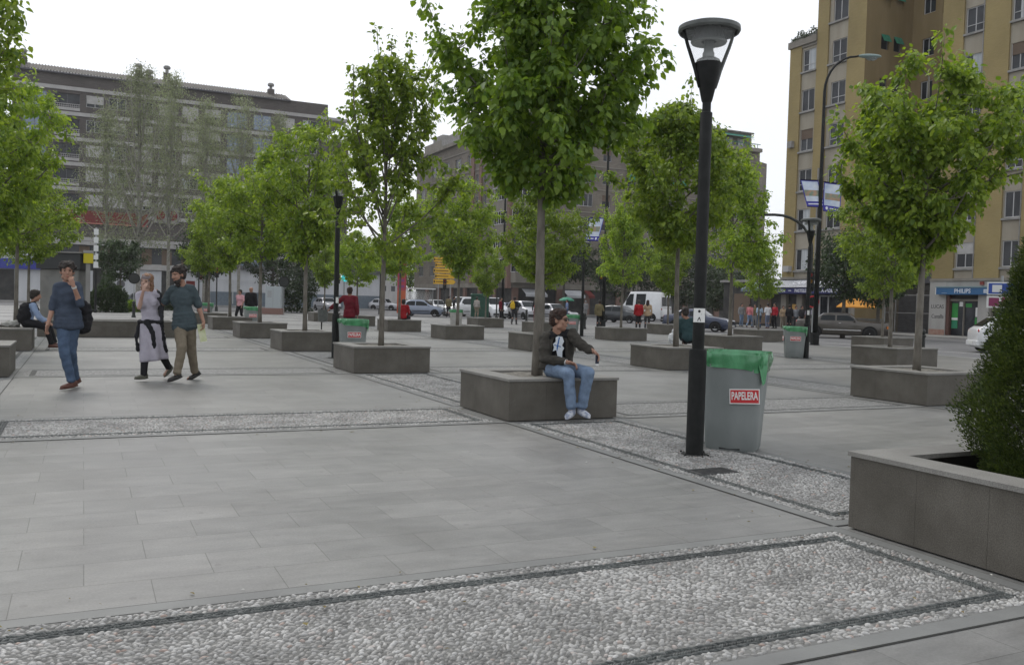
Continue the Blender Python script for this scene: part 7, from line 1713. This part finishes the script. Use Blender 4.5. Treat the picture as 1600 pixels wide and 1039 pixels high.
# left block (nearer the street mouth), low end part then full height
piers(FL, [(43.35, 44.55)], 3.9, 21.6, YB, B_YEL); piers(FL, [(40.65, 41.75)], 3.9, 31.5, YB, B_YEL); piers(FL, [(37.1, 38.75)], 3.9, 31.5, YB, B_YEL)
column(FL, 41.75, 43.35, 3.9, 21.4, 41.95, 43.25, YB, 0, zs[:6]); column(FL, 38.75, 40.65, 3.9, 31.2, 38.93, 40.3, YB, 0, zs)
bpart('parapet', B_STO, YB, [(FL, 41.76, 44.7, 21.604, 22.1, -6, .12)]); bpart('frieze', B_STO, YB, [(FL, 41.76, 43.34, 21.404, 21.6, -.5, -.02)])
mb = MB(); mb.box(XL + .5, XL + 14, 37.35, 44.5, -.2, 21.58); mb.build('core', B_OCH, YB)
mb = MB(); mb.box(XL + .5, XL + 12, 37.11, 41.74, 21.62, 31.5); mb.build('tower_core', B_OCH, YB)
# return wall of the recess with small windows under green awnings, and recess back
FRt = Fr((0, 37.1), 0.0)
hs = [(46.5, 47.25, z + .5, z + 1.5) for z in zs[1:]] + [(47.75, 48.5, z + .5, z + 1.5) for z in zs[1:]]
mb = MB(); fwall(mb, FRt, XL + .004, 49.6, -.2, 31.5, hs, .2, .012); mb.build('return_wall', B_OCH, YB)
for i, (a0, a1, z0, z1) in enumerate(hs):
    w = window(FRt, YB, a0, a1, z0, z1, .14, 'one', fr=B_TRIMD)
    if z0 > 20: g = MB(); g.quad(FRt.P(a0 - .02, z1 + .05, .02), FRt.P(a1 + .02, z1 + .05, .02), FRt.P(a1 + .02, z1 - .5, .3), FRt.P(a0 - .02, z1 - .5, .3)); g.build('awning', B_AWN, w)
FK = Fr((49.6, 0), PI / 2, -1)
hs = [(33.2, 34.6, z - .2, z + 1.6) for z in zs[1:]] + [(35.2, 36.2, z + .1, z + 1.4) for z in zs[1:]]
mb = MB(); fwall(mb, FK, 32.4, 37.1, 3.6, 31.5, hs, .2); mb.build('recess_wall', B_OCH, YB)
for (a0, a1, z0, z1) in hs: window(FK, YB, a0, a1, z0, z1, .12, 'two')
# right block
spans = [(30.85, 32.45), (27.6, 29.35), (24.5, 26.3), (21.4, 23.2)]
piers(FR, spans, 3.72, 31.5, YB, B_YEL)
for (c0, c1) in ((29.35, 30.85), (26.3, 27.6), (23.2, 24.5)): column(FR, c0, c1, 3.72, 31.4, c0 + .08, c1 - .08, YB, 0, zs)
mb = MB(); mb.box(XR + .5, XR + 14, 21.4, 32.4, -.2, 31.5); mb.build('core', B_OCH, YB)
bpart('ledge', B_STO, YB, [(FR, 21.4, 32.5, 3.55, 3.716, -.5, .12)])
bpart('ledge', B_STO, YB, [(FL, 37.0, 44.6, 3.72, 3.896, -.5, .12)])
bpart('wall_box', B_CONC, YB, [(FL, 43.75, 44.2, 13.9, 14.4, .004, .3)]); bpart('air_conditioner', B_BAND, YB, [(FL, 43.5, 44.1, 4.3, 4.75, .004, .35), (FL, 38.3, 38.72, 4.6, 5.3, .004, .4)])
bpart('drain_pipe', B_CONC, YB, [(FL, 41.0, 41.1, 3.9, 12, .004, .1), (FR, 29.37, 29.42, 3.72, 31, .004, .04), (FR, 26.32, 26.37, 3.72, 31, .004, .04)])
# roof plants on the low parapet
# ground floor of the left block: cafe
bpart('cafe_front', B_DARK, YB, [(FL, 37.1, 44.5, -.2, 2.55, -.49, -.3)]); bpart('cafe_pier', B_STO, YB, [(FL, a, a + .55, -.2, 2.55, -.29, .0) for a in (44.0, 42.3, 37.1)])
bpart('cafe_window', B_GL, YB, [(FL, 38.0, 39.6, .4, 2.4, -.28, -.2), (FL, 39.9, 41.6, .4, 2.4, -.28, -.2)]); bpart('cafe_frame', B_TRIM, YB, [(FL, 40.55, 40.65, .3, 2.5, -.19, -.12), (FL, 39.7, 39.78, .3, 2.5, -.19, -.12), (FL, 38.0, 41.6, 2.42, 2.5, -.19, -.12)])
bpart('cafe_poster', mat('amber_poster', (.5, .3, .09), .6), YB, [(FL, 43.1, 43.5, 1.1, 1.8, -.29, -.2), (FL, 42.9, 43.0, 1.1, 1.8, -.29, -.2)])
bpart('cafe_upper_front', B_DARK, YB, [(FL, 37.1, 44.5, 2.554, 3.714, -.49, -.02)])
ca = thing('cafe_sign', 'dark blue cafe fascia with pale lettering under a striped awning on the yellow building', 'shop sign', (0, 0, 0))
CN = mat('cafe_navy', (.025, .028, .11), .6); CP = mat('cafe_print', (.62, .63, .68), .6)
bpart('fascia', CN, ca, [(FL, 37.0, 45.3, 2.6, 3.02, .3, .85)])
mb = MB(); Na = 60
for k in range(Na):
    a0 = 38.1 + (45.0 - 38.1) * k / Na; a1 = 38.1 + (45.0 - 38.1) * (k + .5) / Na
    mb.add([FL.P(a0, 3.66, .06), FL.P(a1, 3.66, .06), FL.P(a1, 3.08, .9), FL.P(a0, 3.08, .9)], [(0, 1, 2, 3)])
mb.build('awning_stripes', CP, ca)
mb = MB(); mb.add([FL.P(37.4, 3.655, .055), FL.P(45.02, 3.655, .055), FL.P(45.02, 3.07, .89), FL.P(37.4, 3.07, .89)], [(0, 1, 2, 3)]); mb.build('awning', mat('awning_grey', (.13, .14, .15), .8), ca)
mb = MB(); mb.add([FL.P(37.4, 3.68, .06), FL.P(38.1, 3.68, .06), FL.P(38.1, 3.08, .91), FL.P(37.4, 3.08, .91)], [(0, 1, 2, 3)]); mb.build('awning_end', CN, ca)
def ftext(txt, size, m_, par, F, a, z, d, sx=1.0, bold=0.0, name='lettering', tilt=0.0, spacing=1.0, flip=-1):
    X = F.a * flip; N = F.n; Z = Vector((0, 0, 1)); Z2 = (Z * math.cos(tilt) - N * math.sin(tilt)); N2 = X.cross(Z2)
    o = F.P(a, z, d); M_ = Matrix(((X.x, Z2.x, N2.x, o.x), (X.y, Z2.y, N2.y, o.y), (X.z, Z2.z, N2.z, o.z), (0, 0, 0, 1)))
    return lettering(txt, size, m_, par, M_, bold=bold, extrude=.004, sx=sx, name=name, spacing=spacing)
ftext('CAFETERIA', .34, CP, ca, FL, 44.0, 2.81, .86, sx=.95, bold=.006); ftext('PASTELERIA', .34, CP, ca, FL, 41.35, 2.81, .86, sx=.95, bold=.006); ftext('PANADERIA', .34, CP, ca, FL, 38.75, 2.81, .86, sx=.95, bold=.006)
bpart('dash', CP, ca, [(FL, 42.55, 42.85, 2.8, 2.85, .855, .865), (FL, 39.95, 40.1, 2.8, 2.85, .855, .865)])
ftext('CAFETERIA', .44, CP, ca, FL, 41.3, 3.40, .52, sx=1.35, bold=.01, tilt=R(52))
mb = MB(); mb.add([FL.P(47.8, 3.5, .1), FL.P(45.05, 3.5, .1), FL.P(45.05, 2.95, 1.3), FL.P(47.8, 2.95, 1.3)], [(0, 1, 2, 3)]); aw = thing('shop_awning', 'blue-grey awning to the left of the cafe lettering', 'awning'); mb.build('cloth', mat('awning_bluegrey', (.13, .17, .21), .8, col2=(.18, .22, .26)), aw)
bpart('valance', MATS['awning_bluegrey'], aw, [(FL, 45.06, 47.8, 2.75, 2.945, 1.27, 1.3)])
LW = thing('low_brown_shop', 'low brown shop wall behind the cafe crowd at the end of the yellow building', 'building'); bpart('wall', B_DARK, LW, [(FL, 44.62, 52, -.2, 3.55, -6, -.4)]); bpart('panel', MATS['blind_brown'], LW, [(FL, 46.0, 47.5, .2, 2.6, -.395, -.3), (FL, 48.5, 50.5, .2, 2.6, -.395, -.3)]); bpart('roof', B_CONC, LW, [(FL, 44.62, 52.2, 3.554, 3.75, -6.2, -.1)])
# dark shutters and scaffolding in the recess ground floor
bpart('recess_shutters', mat('dark_shutters', (.045, .042, .038), .75, col2=(.075, .07, .062), ns=2, stretch=(1, 1, 6)), YB, [(FK, 32.5, 37.0, -.2, 3.5, .0, .3)])
bpart('recess_beam', B_TRIMD, YB, [(FK, 32.5, 37.0, 3.504, 4.2, .0, .5)])
gate = thing('grille_fence', 'dark metal grille with posts closing the recess beside the shop with green posters', 'fence')
mb = MB(); FG = Fr((48.0, 0), PI / 2, -1)
for k in range(46): a_ = 32.6 + .1 * k; fbox(mb, FG, a_, a_ + .02, -.1, 2.6, 0, .02)
mb.build('bars', B_TRIMD, gate); bpart('rails', B_CONC, gate, [(FG, 32.5, 37.2, 2.6, 2.66, -.02, .04), (FG, 32.5, 37.2, 1.35, 1.4, .025, .05)]); bpart('post', B_CONC, gate, [(FG, a_, a_ + .08, -.1, 2.75, -.03, .05) for a_ in (32.5, 34.3, 36.1)])
# electronics shop on the right
bpart('shop_wall', render_mat('shop_render', (.3, .29, .27), (.4, .39, .37)), YB, [(FR, 31.24, 32.5, -.2, 3.546, -.4, .05), (FR, 28.15, 28.9, -.2, 3.546, -.4, .03), (FR, 28.9, 31.24, 3.2, 3.546, -.4, .03), (FR, 21.4, 28.15, 3.2, 3.546, -.4, .03)])
bpart('tile_base', mat('pink_tiles', (.3, .17, .13), .6, col2=(.36, .24, .19)), YB, [(FR, 31.25, 32.45, -.19, .35, .052, .07)])
bpart('shop_interior', B_DARK, YB, [(FR, 28.9, 31.24, -.2, 3.19, -.4, -.3), (FR, 21.4, 28.14, -.2, 3.19, -.4, -.3)]); bpart('shop_frame', B_STO, YB, [(FR, 28.9, 31.0, 2.25, 2.38, -.28, -.1), (FR, 28.92, 29.0, -.1, 2.25, -.28, -.1), (FR, 30.0, 30.05, -.1, 2.25, -.28, -.12), (FR, 28.05, 28.14, -.1, 2.9, -.28, -.1)])
bpart('shop_jamb', mat('jamb_brown', (.1, .05, .04), .7), YB, [(FR, 31.0, 31.23, -.19, 2.6, -.28, .0)])
GRN1 = mat('poster_green', (.04, .3, .06), .5, col2=(.03, .2, .05), ns=2); GRN2 = mat('poster_teal', (.03, .22, .12), .5)
bpart('shop_glass', B_GL, YB, [(FR, 29.0, 31.0, .0, 2.24, -.27, -.24)])
[bpart('poster', GRN1, YB, [q]) for q in [(FR, 30.5, 30.95, .45, 2.1, -.23, -.22), (FR, 29.02, 29.25, .2, 1.2, -.23, -.22), (FR, 29.5, 29.95, 1.85, 2.1, -.23, -.22), (FR, 27.4, 27.8, .9, 1.6, -.28, -.26)]]
bpart('poster_band', M_WHITE, YB, [(FR, 30.5, 30.95, 1.0, 1.15, -.218, -.214), (FR, 30.15, 30.4, 1.9, 2.2, -.218, -.214), (FR, 29.04, 29.22, 1.25, 1.85, -.218, -.214), (FR, 27.5, 27.65, 1.5, 1.6, -.258, -.254)])
bpart('poster_lower', GRN2, YB, [(FR, 30.52, 30.93, .47, .95, -.213, -.21)])
bpart('alarm_box', mat('alarm_red', (.2, .04, .03), .5), YB, [(FR, 28.5, 28.75, 3.28, 3.5, .035, .15)])
ss = thing('shop_sign', 'long blue illuminated shop fascia with white lettering above green posters', 'shop sign')
bpart('fascia', mat('fascia_blue', (.025, .085, .2), .4, col2=(.03, .12, .26), ns=.8), ss, [(FR, 22, 31.72, 2.66, 3.1, .06, .42)]); bpart('fascia_top', mat('fascia_cap', (.16, .24, .26), .5), ss, [(FR, 22, 31.72, 3.104, 3.19, .06, .46)])
bpart('fascia_end', M_WHITE, ss, [(FR, 31.724, 31.77, 2.66, 3.1, .06, .42)])
FW_ = mat('fascia_print', (.55, .6, .66), .5)
ftext('PHILIPS', .38, FW_, ss, FR, 29.75, 2.88, .43, sx=.98, bold=.008); ftext('BRA', .36, FW_, ss, FR, 27.45, 2.88, .43, sx=1.05, bold=.008)
bpart('emblem', FW_, ss, [(FR, 27.95, 28.25, 2.77, 3.0, .421, .43)]); bpart('emblem_mark', MATS['fascia_blue'], ss, [(FR, 28.0, 28.2, 2.85, 2.87, .431, .434), (FR, 28.0, 28.2, 2.91, 2.93, .431, .434)])
bpart('small_line', FW_, ss, [(FR, 30.9, 31.3, 2.74, 2.755, .421, .425)])
# sprayed letters
INK = mat('spray_black', (.05, .05, .055), .8)
ftext('LUCAS', .36, INK, YB, FR, 31.85, 1.85, .054, sx=.9, name='graffiti'); ftext('Canalla', .38, INK, YB, FR, 31.82, 1.2, .054, sx=.85, name='graffiti')
# planters on the roof terrace
tp = thing('roof_plants', 'row of dark bushy plants on the low roof terrace of the yellow building', 'plants', (XL + 1, 43.2, 22.1))
rg = np.random.default_rng(9); n_ = 1500; P_ = np.stack([rg.uniform(-1.2, .3, n_), rg.uniform(-1.3, 1.2, n_), rg.random(n_) * .65], 1); P_[:, 2] *= .6 + .5 * np.sin(P_[:, 1] * 5)
link('foliage', leaves_mesh('foliage', P_, rg.normal(0, 1, (n_, 3)) + [0, 0, .6], rg.normal(0, 1, (n_, 3)), rg.uniform(.1, .2, n_), M_LEAFX, 4), tp)
mb = MB(); mb.bbox(-1.0, -.7, -1.3, 1.2, 0, .25); mb.build('trough', B_CONC, tp)
# ---------------- far pavements
def pave(poly, name='pavement'):
    mb = MB(); mb.prism(poly, -.2, -.02); return tag(mb.build(name, M_PAVE), kind='structure')
pave([(43.0, 12), (60, 12), (60, 53), (43.0, 53)])
pave([(39.5, 84), (86, 84), (86, 120), (39.5, 120)])
pave([(-30, 97), (31, 97), (31, 130), (-30, 130)])
mb = MB()       # road markings
for k in range(6): 
    mb.quad((31 + 1.0 * k, 33.0, -.134), (31.5 + 1.0 * k, 33.0, -.134), (31.5 + 1.0 * k, 36.6, -.134), (31 + 1.0 * k, 36.6, -.134))
for k in range(14): mb.quad((36.6, -6 + 5 * k, -.134), (36.75, -6 + 5 * k, -.134), (36.75, -3.6 + 5 * k, -.134), (36.6, -3.6 + 5 * k, -.134))
for p, q in (((26.2, 0), (27.4, 22)), ((27.4, 22), (29.2, 36)), ((29.2, 36), (28.8, 46)), ((28.8, 46), (22, 56))):
    p, q = Vector(p), Vector(q); n_ = Vector((-(q - p).y, (q - p).x)).normalized() * .07; mb.quad((*(p - n_), -.134), (*(q - n_), -.134), (*(q + n_), -.134), (*(p + n_), -.134))
mb.quad((2, 70, -.134), (20, 59.5, -.134), (20.2, 59.8, -.134), (2.2, 70.3, -.134))
tag(mb.build('road_markings', M_PAINT), kind='structure')
# ================================================================== sky, sun, camera
w = bpy.data.worlds.new('World'); sc.world = w; w.use_nodes = True; nt = w.node_tree; L = nt.links.new
bg = nt.nodes['Background']
sk = _n(nt, 'ShaderNodeTexSky'); sk.sky_type = 'NISHITA'; sk.sun_disc = False; sk.sun_elevation = R(50); sk.altitude = 600; sk.air_density = 1.2; sk.dust_density = 3
SUN_AZ = math.atan2(_f.y, _f.x) + R(35)        # beyond the plaza, a little to the left
sk.sun_rotation = PI / 2 - SUN_AZ
tc = _n(nt, 'ShaderNodeTexCoord'); nz = _n(nt, 'ShaderNodeTexNoise'); nz.inputs['Scale'].default_value = 1.6; nz.inputs['Detail'].default_value = 6; L(tc.outputs['Generated'], nz.inputs['Vector'])
cr = _n(nt, 'ShaderNodeValToRGB'); cr.color_ramp.elements[0].position = .3; cr.color_ramp.elements[1].position = .75
cr.color_ramp.elements[0].color = (8.2, 8.5, 9.1, 1); cr.color_ramp.elements[1].color = (10.6, 10.7, 10.9, 1); L(nz.outputs['Fac'], cr.inputs[0])
mx = _n(nt, 'ShaderNodeMixRGB'); mx.inputs[0].default_value = .88; L(sk.outputs[0], mx.inputs[1]); L(cr.outputs[0], mx.inputs[2]); L(mx.outputs[0], bg.inputs['Color'])
bg.inputs['Strength'].default_value = .12
sd = bpy.data.lights.new('sun', 'SUN'); sd.energy = 1.35; sd.angle = R(18); sd.color = (1, .96, .9)
so = bpy.data.objects.new('sun', sd); COL.objects.link(so)
el = R(50); dirv = Vector((math.cos(SUN_AZ) * math.cos(el), math.sin(SUN_AZ) * math.cos(el), math.sin(el)))
so.rotation_euler = dirv.to_track_quat('Z', 'Y').to_euler(); so.location = (0, 0, 60)
cam = bpy.data.cameras.new('camera'); cam.sensor_width = 36; cam.lens = 36 * FPX / 1600; cam.clip_end = 4000; cam.clip_start = .05
co = bpy.data.objects.new('camera', cam); COL.objects.link(co); sc.camera = co
Mc = Matrix((RT, UP, -FW)).transposed().to_4x4(); Mc.translation = CAM; co.matrix_world = Mc
# city air: even thin haze round everything (named haze)
hb = MB(); hb.box(-1490, 1790, -590, 2490, -1.2, 90.0)
hm = bpy.data.materials.new('city_air'); hm.use_nodes = True; hn = hm.node_tree; hn.nodes.remove(hn.nodes['Principled BSDF'])
pv = _n(hn, 'ShaderNodeVolumePrincipled'); pv.inputs['Density'].default_value = .0003; pv.inputs['Color'].default_value = (.985, .99, 1, 1); pv.inputs['Anisotropy'].default_value = .3
hn.links.new(pv.outputs[0], hn.nodes['Material Output'].inputs['Volume'])
tag(hb.build('haze', hm), kind='stuff')
sc.view_settings.view_transform = 'Standard'; sc.view_settings.look = 'None'; sc.view_settings.exposure = 0; sc.view_settings.gamma = 1
sc.cycles.max_bounces = 6; sc.cycles.diffuse_bounces = 3; sc.cycles.transparent_max_bounces = 8
sc.cycles.use_adaptive_sampling = True
bpy.context.view_layer.update()
